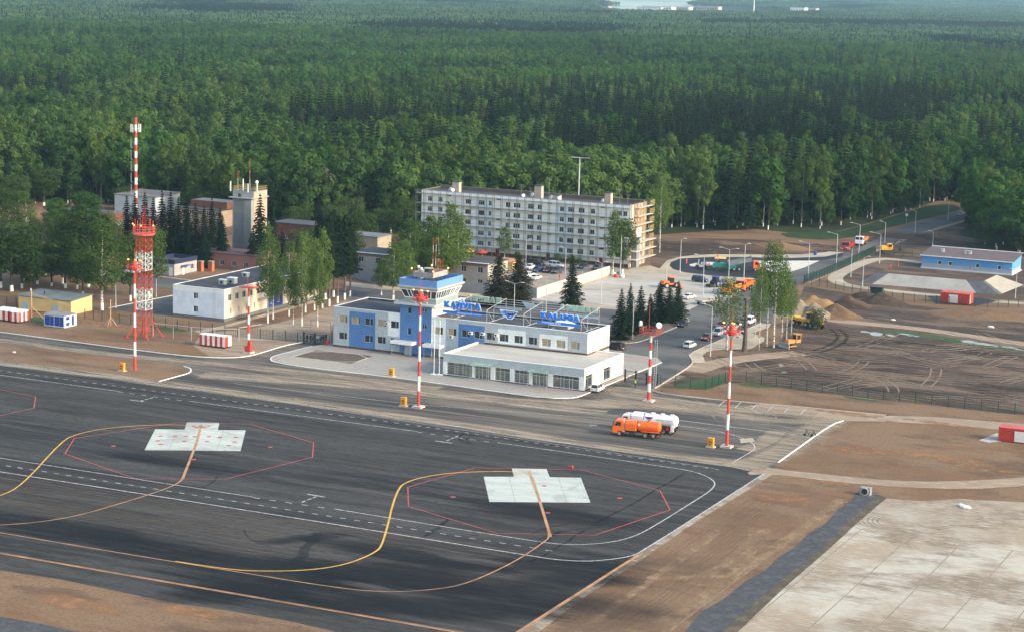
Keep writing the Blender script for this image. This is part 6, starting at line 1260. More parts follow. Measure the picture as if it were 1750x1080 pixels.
def car(kind, pnt, a, b, label, grp=None, flip=False):
    """a -> b: ground pixels under the rear and the front of the car"""
    A, B = Z(*a), Z(*b); mid = (A+B)/2; rz = math.atan2(B.y-A.y, B.x-A.x)
    t = thing('parked_car' if grp != 'moving' else 'car', label, 'car', (mid.x, mid.y, mid_z(mid)), rz, group='cars around the airport')
    L_, W_, H_, belt, r = {'sedan': (4.4, 1.7, 1.42, .88, .3), 'hatch': (4.0, 1.68, 1.5, .9, .3), 'suv': (4.5, 1.8, 1.72, 1.0, .36), 'jeep': (3.75, 1.66, 1.66, 1.0, .34)}[kind]
    h, w2 = L_/2, W_/2
    if kind == 'sedan': prof = [(-h, .35), (-h, .82), (-h+.15, .92), (-h+.8, .95), (h-1.15, .9), (h-.25, .75), (h, .6), (h, .3), (h-.3, .2), (-h+.3, .2)]; g0, g1, t0_, t1_ = -h+.65, h-1.1, -h+1.25, h-1.95
    elif kind == 'hatch': prof = [(-h, .35), (-h, .9), (h-.95, .93), (h-.2, .75), (h, .58), (h, .3), (h-.3, .2), (-h+.3, .2)]; g0, g1, t0_, t1_ = -h+.05, h-.85, -h+.4, h-1.65
    elif kind == 'suv': prof = [(-h, .4), (-h, 1.0), (h-1.1, 1.03), (h-.15, .9), (h, .65), (h, .35), (h-.3, .26), (-h+.3, .26)]; g0, g1, t0_, t1_ = -h+.05, h-1.05, -h+.35, h-1.8
    else: prof = [(-h, .4), (-h, 1.0), (h-1.05, 1.0), (h-.12, .96), (h, .9), (h, .42), (h-.3, .3), (-h+.3, .3)]; g0, g1, t0_, t1_ = -h+.03, h-1.0, -h+.22, h-1.4
    zb = max(p[1] for p in prof)-.05
    lp(t, 'body', pnt, lambda m: m.prism(prof, -w2, w2, None, 'y'), .07)
    def gh_(m, zt=H_-.06, e=0):
        q = w2-.22; m.add([(g0, -w2+.06, zb), (g1, -w2+.06, zb), (g1, w2-.06, zb), (g0, w2-.06, zb), (t0_, -q, zt), (t1_, -q, zt), (t1_, q, zt), (t0_, q, zt)], [(0, 1, 5, 4), (1, 2, 6, 5), (2, 3, 7, 6), (3, 0, 4, 7), (4, 5, 6, 7), (3, 2, 1, 0)])
    lp(t, 'windows', CGL, gh_)
    def rf(m):
        q = w2-.2; m.box((t0_-.08, -q, H_-.09), (t1_+.08, q, H_)); f = (g0, g1, t0_, t1_)
        for s_ in (-1, 1):
            for xa, xb in ((g0+.02, t0_-.02), (g1-.02, t1_+.02), ((g0+g1)/2-.05, (t0_+t1_)/2-.05)): m.bar((xa, s_*(w2-.07), zb), (xb, s_*(q-.0), H_-.05), .09, .06)
    lp(t, 'roof', pnt, rf, .03)
    for s_ in (-1, 1):
        lp(t, 'headlight', LMP, lambda m: m.box((h-.12, s_*(w2-.42)-.18, .6), (h+.012, s_*(w2-.42)+.18, .74))); lp(t, 'tail_light', TLR, lambda m: m.box((-h-.012, s_*(w2-.28)-.14, .66), (-h+.1, s_*(w2-.28)+.14, .84)))
        for x in (h-.8, -h+.8): lwheel(t, x, s_*(w2-.1), r)
        lp(t, 'door_mirror', pnt, lambda m: m.box((g1-.45, s_*(w2+.02), zb+.02), (g1-.3, s_*(w2+.2), zb+.16)))
    lp(t, 'number_plate', PLT, lambda m: m.box((-h-.014, -.26, .5), (-h+.01, .26, .62)))
    return t
def mid_z(p): return .06
PW_ = paint('white', (.75, .76, .76)); PB_ = paint('black', (.015, .017, .02)); PR_ = paint('dark_red', (.16, .02, .018)); PS_ = paint('silver', (.42, .44, .45), .3); PBL = paint('dark_blue', (.015, .035, .09)); PG_ = paint('dark_grey', (.06, .07, .085)); PMR = paint('maroon', (.07, .015, .02))
car('jeep', PW_, (1013, 673), (1029, 665), 'boxy white off-road car at the plaza corner right of the terminal hall')
car('hatch', PW_, (1170, 597), (1187, 590.5), 'white hatchback driving on the road past the right pavement', 'moving')
car('sedan', PB_, (1175, 553), (1158, 562.5), 'black saloon rounding the spruce traffic island', 'moving')
row = [('sedan', PR_, (1216, 577), (1199, 584.5), 'dark red saloon, nearest of the cars along the right kerb'), ('suv', PS_, (1235, 569.5), (1219, 577), 'silver off-roader second in the kerb row, behind the dark red saloon'), ('sedan', PW_, (1247, 566), (1234, 571.5), 'white saloon third in the kerb row, behind the birch trunk'), ('sedan', PS_, (1258, 562), (1246, 567), 'silver saloon fourth in the kerb row'), ('hatch', PBL, (1269, 558.5), (1257, 563.5), 'dark blue hatchback fifth in the kerb row, beside the mast top'), ('sedan', PMR, (1277, 552.5), (1264, 558), 'maroon saloon sixth in the kerb row, next to the dead trunk'), ('suv', PW_, (1286, 550.5), (1274, 556.5), 'white off-roader seventh in the kerb row, right of the dead trunk'), ('suv', PMR, (1295, 546), (1284, 551), 'dark maroon off-roader at the far end of the kerb row'),
       ('sedan', PR_, (1238, 558), (1228, 562), 'red car behind the kerb row, half hidden by the birch crown'),
       ('sedan', PW_, (1168, 513.5), (1187, 509), 'white saloon on the light car park behind the spruces'), ('suv', PBL, (1186, 481.5), (1207, 484), 'dark blue off-roader at the far side of the light car park'), ('suv', PB_, (1060, 599), (1044, 596), 'black off-roader parked behind the terminal corner')]
yard = [('sedan', PW_, (912, 458), (898, 463), 'white saloon in the yard, left of the dark blue car'), ('hatch', PBL, (927, 464), (910, 467), 'dark blue car in the near row of the apartment yard'), ('hatch', PMR, (944, 464.5), (930, 468), 'dark maroon car between the blue and the grey one in the yard'), ('suv', PG_, (959, 465.5), (944, 469.5), 'dark grey estate at the right end of the near yard row'), ('suv', PW_, (943, 456.5), (957, 458.5), 'white off-roader in the far row of the yard'), ('suv', PB_, (913, 453), (927, 456), 'black off-roader by the apartment entrance path'), ('sedan', PB_, (901, 450), (914, 452.5), 'black car behind the other black one, nearest the apartment wall'), ('sedan', PG_, (1003, 458), (990, 461), 'dark car behind the tip of the single spruce'), ('sedan', PG_, (1028, 460), (1014, 463), 'dark car behind the pale part of the sheet fence'), ('sedan', PW_, (898, 475), (910, 473), 'white car partly hidden by the dark spruces'), ('sedan', PW_, (908, 480.5), (923, 476.5), 'white saloon with black windows nearest the spruces in the yard')]
for r_ in row+yard: car(*r_)
car('sedan', PS_, (1635, 370.5), (1648, 367), 'silver car with red tail lights driving towards the forest', 'moving')

ORG_ = mat('orange_lorry_paint', (.80, .15, .02), rough=.35, var=.06); RDT = mat('red_lorry_paint', (.38, .03, .02), rough=.4, var=.08); WLT = mat('white_lorry_paint', (.78, .80, .82), rough=.3, var=.04); OBD = mat('ochre_bed_paint', (.55, .22, .05), rough=.5, var=.12); CHS = mat('lorry_chassis', (.025, .024, .024), rough=.7, var=.15); YLP = mat('digger_yellow', (.72, .36, .02), rough=.45, var=.1)
def truck(a, b, label, cabm, kind, bodym=None, L_=8.2, tip=0, name='dump_truck', cat='lorry', axles=(2.9, -1.3, -2.6)):
    A, B = Z(*a), Z(*b); mid = (A+B)/2; rz = math.atan2(B.y-A.y, B.x-A.x); t = thing(name, label, cat, (mid.x, mid.y, .06), rz); h = L_/2; bodym = bodym or cabm
    lp(t, 'chassis', CHS, lambda m: (m.box((-h+.1, -.5, .75), (h-.3, .5, 1.05)), m.box((.2, -1.15, .55), (1.3, -.55, 1.1)), m.box((.2, .55, .55), (1.3, 1.15, 1.1))))
    prof = [(h-2.0, .75), (h-2.0, 2.75), (h-1.8, 2.9), (h-.55, 2.88), (h-.12, 1.85), (h, 1.6), (h, .55), (h-.9, .55), (h-1.0, .95), (h-1.7, .95), (h-1.8, .75)]
    cab = lp(t, 'cab', cabm, lambda m: m.prism(prof, -1.22, 1.22, None, 'y'), .05)
    def ws(m): m.add([(h-.50, -1.08, 2.76), (h-.50, 1.08, 2.76), (h-.085, 1.1, 1.92), (h-.085, -1.1, 1.92), (h-.47, -1.08, 2.76), (h-.47, 1.08, 2.76), (h-.055, 1.1, 1.92), (h-.055, -1.1, 1.92)], [(4, 5, 6, 7), (0, 1, 5, 4), (1, 2, 6, 5), (2, 3, 7, 6), (3, 0, 4, 7)])
    q = lp(t, 'windscreen', CGL, ws); q.parent = cab
    for s_ in (-1, 1):
        q = lp(t, 'side_window', CGL, lambda m: m.prism([(h-1.55, 1.9), (h-1.5, 2.6), (h-.75, 2.6), (h-.4, 1.9)], s_*1.225, s_*1.24, None, 'y')); q.parent = cab
        q = lp(t, 'headlight', LMP, lambda m: m.box((h, s_*.85-.18, .75), (h+.03, s_*.85+.18, .97))); q.parent = cab
        q = lp(t, 'mirror', CHS, lambda m: m.box((h-.25, s_*1.3, 1.9), (h-.12, s_*1.5, 2.5))); q.parent = cab
        for x in axles: lwheel(t, x*L_/8.2, s_*1.0, .52, .34)
    q = lp(t, 'bumper', CHS, lambda m: m.box((h+.002, -1.2, .5), (h+.12, 1.2, .7))); q.parent = cab
    if kind == 'dump':
        x0, x1 = -h, h-2.15; w2 = 1.22
        def bed(m):
            m.box((x0, -w2, 1.2), (x1, w2, 1.3)); m.box((x0, -w2, 1.3), (x1, -w2+.08, 2.35)); m.box((x0, w2-.08, 1.3), (x1, w2, 2.35)); m.box((x1-.08, -w2+.081, 1.3), (x1, w2-.081, 2.75)); m.box((x0, -w2+.081, 1.3), (x0+.08, w2-.081, 2.3))
            for k in range(7):
                xx = x0+.15+k*(x1-x0-.3)/6
                for s_ in (-1, 1): m.box((xx-.05, s_*w2, 1.22), (xx+.05, s_*(w2+.06), 2.34))
        o = lp(t, 'tipper_bed', bodym, bed)
        if tip: o.matrix_parent_inverse = Matrix.Identity(4); o.location = (x0+.3, 0, 1.1); o.data.transform(Matrix.Translation((-(x0+.3), 0, -1.1))); o.rotation_euler = (0, -tip, 0)
    return t
truck((1283, 492.5), (1262, 500), 'orange dump truck facing the camera beside the big birches', ORG_, 'dump')
truck((1259, 499), (1240, 505), 'orange lorry half hidden behind the drooping birch', ORG_, 'dump', OBD)
truck((1457, 424.5), (1440, 433), 'red dump truck coming down the approach road', RDT, 'dump', L_=7.4)
truck((1481, 414), (1463, 423.5), 'white-cabbed dump truck with an ochre bed behind the red one', WLT, 'dump', OBD, L_=8.4)
truck((1250, 463), (1292, 464), 'orange-cabbed tipper with a raised grey bed feeding the paver', ORG_, 'dump', mat('grey_tipper_bed', (.15, .18, .20), var=.1), L_=9, tip=.0, name='tipping_truck')
for o in list(bpy.data.objects):
    if o.name.startswith('tipper_bed') and o.parent and o.parent.name.startswith('tipping_truck'):
        o.data.transform(Matrix.Translation((4.4, 0, -1.1))); o.data.transform(Matrix.Rotation(-.22, 4, 'Y')); o.data.transform(Matrix.Translation((-4.4, 0, 1.25)))
# orange vacuum tanker and the white fuel tanker behind it
t = truck((1128, 749), (1050, 742), 'orange tanker lorry parked in front of the white fuel tanker', ORG_, 'tank', L_=8.6, name='tanker_truck', axles=(2.9, -1.6, -3.0)); OT = t
lp(t, 'pump_housing', ORG_, lambda m: m.prism([(-1.2, 1.15), (-1.25, 2.4), (-.8, 2.85), (.8, 2.85), (1.25, 2.4), (1.2, 1.15)], .0, 2.0), .04)
def tankm(x0, x1, zc, r, n=20, sx=1.0): return lambda m: (m.add([(x, r*rr*sx*math.cos(2*math.pi*i/n), zc+r*rr*math.sin(2*math.pi*i/n)) for x, rr in ((x0, .55), (x0+.12, .86), (x0+.35, 1), (x1-.35, 1), (x1-.12, .86), (x1, .55)) for i in range(n)], [(j*n+i, j*n+(i+1) % n, (j+1)*n+(i+1) % n, (j+1)*n+i) for j in range(5) for i in range(n)]+[tuple(range(n-1, -1, -1)), tuple(range(5*n, 6*n))]))
tk = lp(t, 'tank', ORG_, tankm(-4.25, 0, 2.0, .95), smooth=False)
q = lp(t, 'walkway', LITE, lambda m: m.box((-4.0, -.35, 2.93), (-.2, .35, 3.0))); q.parent = tk
q = lp(t, 'hatch', ORG_, lambda m: m.tube((-2.2, 0, 3.0), (-2.2, 0, 3.2), .35, n=12)); q.parent = tk
q = lp(t, 'white_diamond', PLT, lambda m: m.add([(-.7, .93, 2.35), (-.45, .87, 2.58), (-.2, .93, 2.35), (-.45, .97, 2.1)], [(0, 1, 2, 3)])); q.parent = tk
q = lp(t, 'rear_valves', CHS, lambda m: (m.tube((-4.3, 0, 1.5), (-4.75, 0, 1.3), .15), m.tube((-4.3, .5, 1.4), (-4.6, .5, .9), .1), m.box((-4.5, -1.1, .55), (-4.3, 1.1, .8))));
lp(t, 'exhaust', LITE, lambda m: m.tube((2.2, 1.0, .8), (2.2, 1.0, 3.3), .09))
for s_ in (-1, 1): lp(t, 'mudguard', ORG_, lambda m: m.box((-4.2, s_*.85-.25, 1.1), (-.9, s_*.85+.25, 1.18)))
a, b = Z(1156, 711.5, 3.3), Z(1066, 702, 3.3); mid = (a+b)/2
A2 = (toPx((a.x, a.y, 0))[0], toPx((a.x, a.y, 0))[1]); B2 = toPx((b.x, b.y, 0))
t = truck(A2, B2, 'white fuel tanker lorry with a small winged emblem, behind the orange tanker', WLT, 'tank', L_=10.6, name='tanker_truck', axles=(2.9, 1.5, -2.3, -3.3))
lp(t, 'front_box', WLT, lambda m: m.prism([(-1.25, 1.1), (-1.25, 2.9), (-1.0, 3.25), (1.0, 3.25), (1.25, 2.9), (1.25, 1.1)], 1.0, 3.15), .04)
tk = lp(t, 'tank', WLT, tankm(-5.2, 1.0, 2.3, 1.05, sx=1.16))
q = lp(t, 'tank_seam', GTRIM, lambda m: m.tube((.93, 0, 2.3), (1.03, 0, 2.3), 1.12, n=20)); q.parent = tk
for x in (-.6, -2.4, -4.2): q = lp(t, 'hatch', WLT, lambda m: m.tube((x, 0, 3.3), (x, 0, 3.5), .45, n=12)); q.parent = tk
q = lp(t, 'emblem', NB, lambda m: (m.add([(.75, 1.17, 2.95), (-1.05, 1.17, 2.95), (-.45, 1.235, 2.45), (-.1, 1.235, 2.45), (.25, 1.21, 2.68)], [(0, 1, 2, 3, 4)]))); q.parent = tk
q = text_obj('lettering', 'АЭРОПОРТ КАЛУГА', 0, 1, 0, 1, 0, mat('tanker_lettering_blue', (.10, .14, .22), var=0), None, .004)
me = q.data; me.transform(Matrix(((-3.1, 0, 0, -1.5), (0, 1, 0, 1.225), (0, 0, .3, 2.42), (0, 0, 0, 1)))); q.parent = tk
lp(t, 'rear_cabinet', WLT, lambda m: m.box((-4.9, .75, .6), (-4.3, 1.25, 1.6))); lp(t, 'red_valve', REDM, lambda m: m.box((-3.9, .9, .8), (-3.5, 1.2, 1.4))); lp(t, 'beacon', LAMPON if 0 else ORG_, lambda m: m.tube((4.3, 0, 2.9), (4.3, 0, 3.15), .12))
for s_ in (-1, 1): lp(t, 'skirt', CHS, lambda m: m.box((-5.1, s_*1.0-.1, .7), (1, s_*1.0+.1, 1.3)))
# paver
def machine(name, label, a, b, cat):
    A, B = Z(*a), Z(*b); mid = (A+B)/2; return thing(name, label, cat, (mid.x, mid.y, .07), math.atan2(B.y-A.y, B.x-A.x))
def crawler(t, x0, x1, y, w_, h): 
    lp(t, 'track', CHS, lambda m: m.prism([(x0+.2, 0), (x1-.2, 0), (x1, h*.35), (x1, h*.7), (x1-.25, h), (x0+.25, h), (x0, h*.7), (x0, h*.35)], y-w_/2, y+w_/2, None, 'y'))
TEAL = mat('teal_machine_paint', (.01, .20, .18), rough=.4, var=.1)
t = machine('asphalt_paver', 'teal asphalt paver with a yellow canopy at work on the fresh loop', (1213, 461), (1250, 462.5), 'paver')
for s_ in (-1, 1): crawler(t, -1.8, 1.6, s_*1.0, .4, .8)
lp(t, 'body', TEAL, lambda m: (m.prism([(-2.3, .6), (2.6, .5), (2.9, 1.3), (.8, 1.9), (-.6, 2.1), (-2.3, 1.6)], -1.2, 1.2, None, 'y')), .05)
lp(t, 'hopper', TEAL, lambda m: (m.prism([(2.2, .5), (4.2, .5), (4.4, 1.5), (2.2, 1.7)], -1.6, -1.4, None, 'y'), m.prism([(2.2, .5), (4.2, .5), (4.4, 1.5), (2.2, 1.7)], 1.4, 1.6, None, 'y'), m.box((2.2, -1.4, .5), (4.2, 1.4, .6))))
lp(t, 'screed', CHS, lambda m: (m.box((-4.0, -2.0, .1), (-2.9, 2.0, .7)), m.box((-3.9, -1.9, 1.1), (-3.7, 1.9, 1.25)), m.bar((-2.4, -1.3, 1.0), (-3.9, -1.3, .5), .2), m.bar((-2.4, 1.3, 1.0), (-3.9, 1.3, .5), .2)))
def can(m):
    m.box((-1.8, -1.3, 3.2), (1.4, 1.3, 3.4)); m.box((-1.4, -1.1, 3.4), (1.0, 1.1, 3.5))
lp(t, 'canopy', mat('pale_yellow_canopy', (.72, .50, .16), var=.05), can, .04)
for x in (-1.5, 1.1):
    for y in (-1.1, 1.1): lp(t, 'canopy_post', TEAL, lambda m: m.tube((x, y, 1.6), (x, y, 3.2), .06))
lp(t, 'beacon', ORG_, lambda m: m.tube((-.9, 0, 3.5), (-.9, 0, 4.3), .2)); lp(t, 'seat', CHS, lambda m: m.box((-.9, -.9, 2.0), (-.2, -.3, 2.7)))
# small roller
t = machine('road_roller', 'small pale blue and white road roller behind the paver', (1190, 459), (1206, 459.5), 'roller')
for x in (-1.1, 1.1): lp(t, 'drum', CHS, lambda m: m.tube((x, -.65, .5), (x, .65, .5), .5, n=14))
lp(t, 'body', mat('pale_blue_machine', (.30, .42, .52), var=.1), lambda m: (m.box((-1.5, -.55, .75), (1.5, .55, 1.15)), m.box((.3, -.5, 1.15), (1.4, .5, 1.7))), .05); lp(t, 'seat', CHS, lambda m: m.box((-.6, -.3, 1.15), (-.1, .3, 1.8))); lp(t, 'roll_bar', WLT, lambda m: (m.tube((-.7, -.5, 1.1), (-.7, -.5, 2.5), .05), m.tube((-.7, .5, 1.1), (-.7, .5, 2.5), .05), m.tube((-.7, -.5, 2.5), (-.7, .5, 2.5), .05)))
# excavator
t = machine('excavator', 'yellow tracked excavator on the bank beside the approach road', (1508, 433), (1523, 433), 'excavator')
for s_ in (-1, 1): crawler(t, -1.9, 1.9, s_*1.1, .5, .85)
lp(t, 'house', YLP, lambda m: (m.box((-2.3, -1.2, .95), (1.2, 1.2, 1.95)), m.box((-2.3, -1.1, 1.95), (-.6, .0, 2.3))), .08); cab = lp(t, 'cab', YLP, lambda m: m.prism([(-.3, 1.2), (-.3, 2.8), (.1, 2.95), (1.1, 2.95), (1.4, 2.0), (1.4, 1.2)], -1.2, -.2, None, 'y'), .05)
q = lp(t, 'window', CGL, lambda m: m.box((-.1, -1.22, 1.9), (1.1, -1.205, 2.75))); q.parent = cab
bo_ = lp(t, 'boom', CHS, lambda m: (m.bar((1.0, .4, 1.6), (3.6, .4, 3.9), .35, .45), m.bar((3.6, .4, 3.9), (5.0, .4, 3.5), .3, .4))); lp(t, 'stick', CHS, lambda m: m.bar((4.9, .4, 3.9), (4.7, .4, 1.6), .25, .35)); lp(t, 'bucket', CHS, lambda m: m.prism([(4.1, .5), (5.0, .4), (5.0, 1.6), (4.5, 1.7)], -.2, 1.0, None, 'y'))
# bulldozer
t = machine('bulldozer', 'orange crawler bulldozer with a worn steel blade near the leafy trunks', (1364, 592), (1346, 594), 'bulldozer'); ORB = mat('faded_orange_machine', (.50, .22, .07), var=.15)
for s_ in (-1, 1): crawler(t, -1.9, 1.7, s_*.95, .5, 1.0)
lp(t, 'hood', ORB, lambda m: m.box((-.2, -.6, .8), (2.0, .6, 1.75)), .06); cab = lp(t, 'cab', ORB, lambda m: (m.box((-1.6, -.8, .9), (-.25, .8, 1.7)), m.box((-1.7, -.9, 2.75), (-.1, .9, 2.9)))); 
for x in (-1.55, -.3):
    for y in (-.75, .75): q = lp(t, 'cab_post', ORB, lambda m: m.box((x-.07, y-.07, 1.7), (x+.07, y+.07, 2.75))); q.parent = cab
q = lp(t, 'window', CGL, lambda m: m.box((-1.45, -.65, 1.71), (-.4, .65, 2.74))); q.parent = cab
lp(t, 'blade', GTRIM, lambda m: m.prism([(2.6, .0), (2.85, .0), (2.75, .6), (2.95, 1.15), (2.8, 1.15), (2.55, .6)], -1.7, 1.7, None, 'y')); lp(t, 'push_arm', ORB, lambda m: (m.bar((.2, -1.35, .5), (2.6, -1.35, .4), .15, .2), m.bar((.2, 1.35, .5), (2.6, 1.35, .4), .15, .2)))
# yellow dumper half hidden by the bush
t = machine('dump_tractor', 'long yellow grader-like tractor half hidden behind the grey-green bush', (1360, 555), (1402, 563), 'tractor'); 
lp(t, 'frame', YLP, lambda m: (m.box((-4.2, -.8, 1.2), (-.3, .8, 1.9)), m.box((-4.6, -.95, 1.0), (-3.2, .95, 2.1)), m.bar((-.3, 0, 1.6), (1.4, 0, 1.2), .5)), .06); cab = lp(t, 'cab', YLP, lambda m: (m.box((-.1, -.9, 1.3), (1.4, .9, 2.1)), m.box((-.2, -1.0, 3.3), (1.5, 1.0, 3.45)), m.box((-.05, -.85, 2.1), (.08, -.7, 3.3)), m.box((1.22, -.85, 2.1), (1.35, -.7, 3.3)), m.box((-.05, .7, 2.1), (.08, .85, 3.3)), m.box((1.22, .7, 2.1), (1.35, .85, 3.3))))
q = lp(t, 'window', CGL, lambda m: m.box((.1, -.7, 2.11), (1.2, .7, 3.29))); q.parent = cab; lp(t, 'hood', YLP, lambda m: m.box((1.45, -.6, 1.2), (4.2, .6, 2.1)), .06)
for x in (-3.6, .2, 1.7, 3.4):
    for s_ in (-1, 1): lwheel(t, x, s_*1.05, .7, .4)
# tractors, trailer
t = machine('tractor', 'blue wheeled tractor with a loader tool on the car park, behind the birch top', (1214, 492), (1236, 489), 'tractor')
lp(t, 'hood', NB, lambda m: m.box((.1, -.45, 1.0), (2.2, .45, 1.7)), .06); lp(t, 'cab', NB, lambda m: (m.box((-1.3, -.75, 1.0), (.1, .75, 1.5)), m.box((-1.4, -.85, 2.6), (.2, .85, 2.75)))); lp(t, 'windows', CGL, lambda m: m.box((-1.25, -.7, 1.501), (.05, .7, 2.599)))
for s_ in (-1, 1): lwheel(t, -.8, s_*.95, .85, .4); lwheel(t, 1.7, s_*.85, .5, .28)
lp(t, 'implement', CHS, lambda m: m.box((-3.6, -.9, .3), (-2.0, .9, .8)))
t = machine('wheel_loader', 'orange wheeled loader standing on the car park behind the spruces', (1135, 493), (1155, 492), 'loader')
lp(t, 'body', ORG_, lambda m: (m.box((-2.4, -.8, .9), (-.6, .8, 1.9)), m.box((-.6, -.8, .9), (1.4, .8, 1.3)), m.box((-.5, -.85, 2.7), (.9, .85, 2.85))), .05); lp(t, 'windows', CGL, lambda m: m.box((-.4, -.75, 1.3), (.8, .75, 2.7)))
for x in (-1.6, 1.4):
    for s_ in (-1, 1): lwheel(t, x, s_*1.05, .75, .45)
lp(t, 'bucket', ORG_, lambda m: (m.prism([(2.4, .2), (3.3, .2), (3.2, .4), (2.6, .5), (2.6, 1.1), (2.4, 1.1)], -1.2, 1.2, None, 'y'), m.bar((.9, -.5, 1.6), (2.5, -.5, .7), .18), m.bar((.9, .5, 1.6), (2.5, .5, .7), .18)))
t = machine('flat_trailer', 'flat grey trailer at the road edge behind the drooping birch', (1195, 522), (1215, 519), 'trailer')
lp(t, 'deck', mat('grey_deck', (.36, .33, .28), var=.15), lambda m: (m.box((-2.6, -1.15, 1.0), (2.6, 1.15, 1.2)), m.box((-2.62, -1.17, .85), (2.62, 1.17, 1.0)))); 
for x in (-1.5, 1.5):
    for s_ in (-1, 1): lwheel(t, x, s_*.95, .42, .25)
lp(t, 'drawbar', CHS, lambda m: m.bar((2.6, 0, .8), (3.8, 0, .5), .12))
# road signs
for px, py, top, col, lb in ((1256, 484, 476, 'grey_metal', 'small square road sign seen from behind, left of the orange dump truck'), (1549, 381, 367, 'signal_white_paint', 'white road sign on the far verge of the approach road')):
    c = Z(px, py); H = rise(c, top)+.3; t = thing('road_sign', lb, 'road sign', c); m = MB(); m.tube(c, c+Vector((0, 0, H)), .05); m.build('post', t, LITE); m = MB(); m.box((c.x-.45, c.y-.1, H-.9), (c.x+.45, c.y-.06, H)); m.build('plate', t, MATS[col])
# rubbish sacks at the fence end
for px, py, mm, lb in ((1049, 472.5, WHTM, 'white sack at the right end of the sheet fence'), (1053, 475, REDM, 'red sack between two white ones at the fence end'), (1063, 475, WHTM, 'bigger white sack at the foot of the tall lamp post'), (1058, 471, TEAL, 'teal sack behind the white ones at the fence end')):
    c = Z(px, py); m = MB(); m.sph((c.x, c.y, .45), .8, mm, 8, 6, (1, .8, .8)); tag(m.build('sack', smooth=True), lb, 'sack', 'sacks at the fence end')
for px, py, mm, lb in ((801, 445, YLP, 'yellow parasol behind the brick building roof'), (824, 447, REDM, 'red parasol behind the brick building roof')):
    c = Z(px, py); H = 3.0; t = thing('parasol', lb, 'parasol', c); m = MB(); m.tube(c, c+Vector((0, 0, H)), .05); m.build('pole', t, LITE); m = MB(); m.tube((c.x, c.y, H-.5), (c.x, c.y, H+.4), 1.7, .05, 8); m.build('canopy', t, mm)
c = Z(868, 463); simple_house('shelter', 'tiny yellow kiosk with a pitched orange roof between the dark spruces', 'kiosk', c.x-1.8, c.x+1.8, c.y-1.2, c.y+1.2, 2.4, YELW, mat('orange_tile_roof', (.5, .25, .12), var=.15), slope=.7)

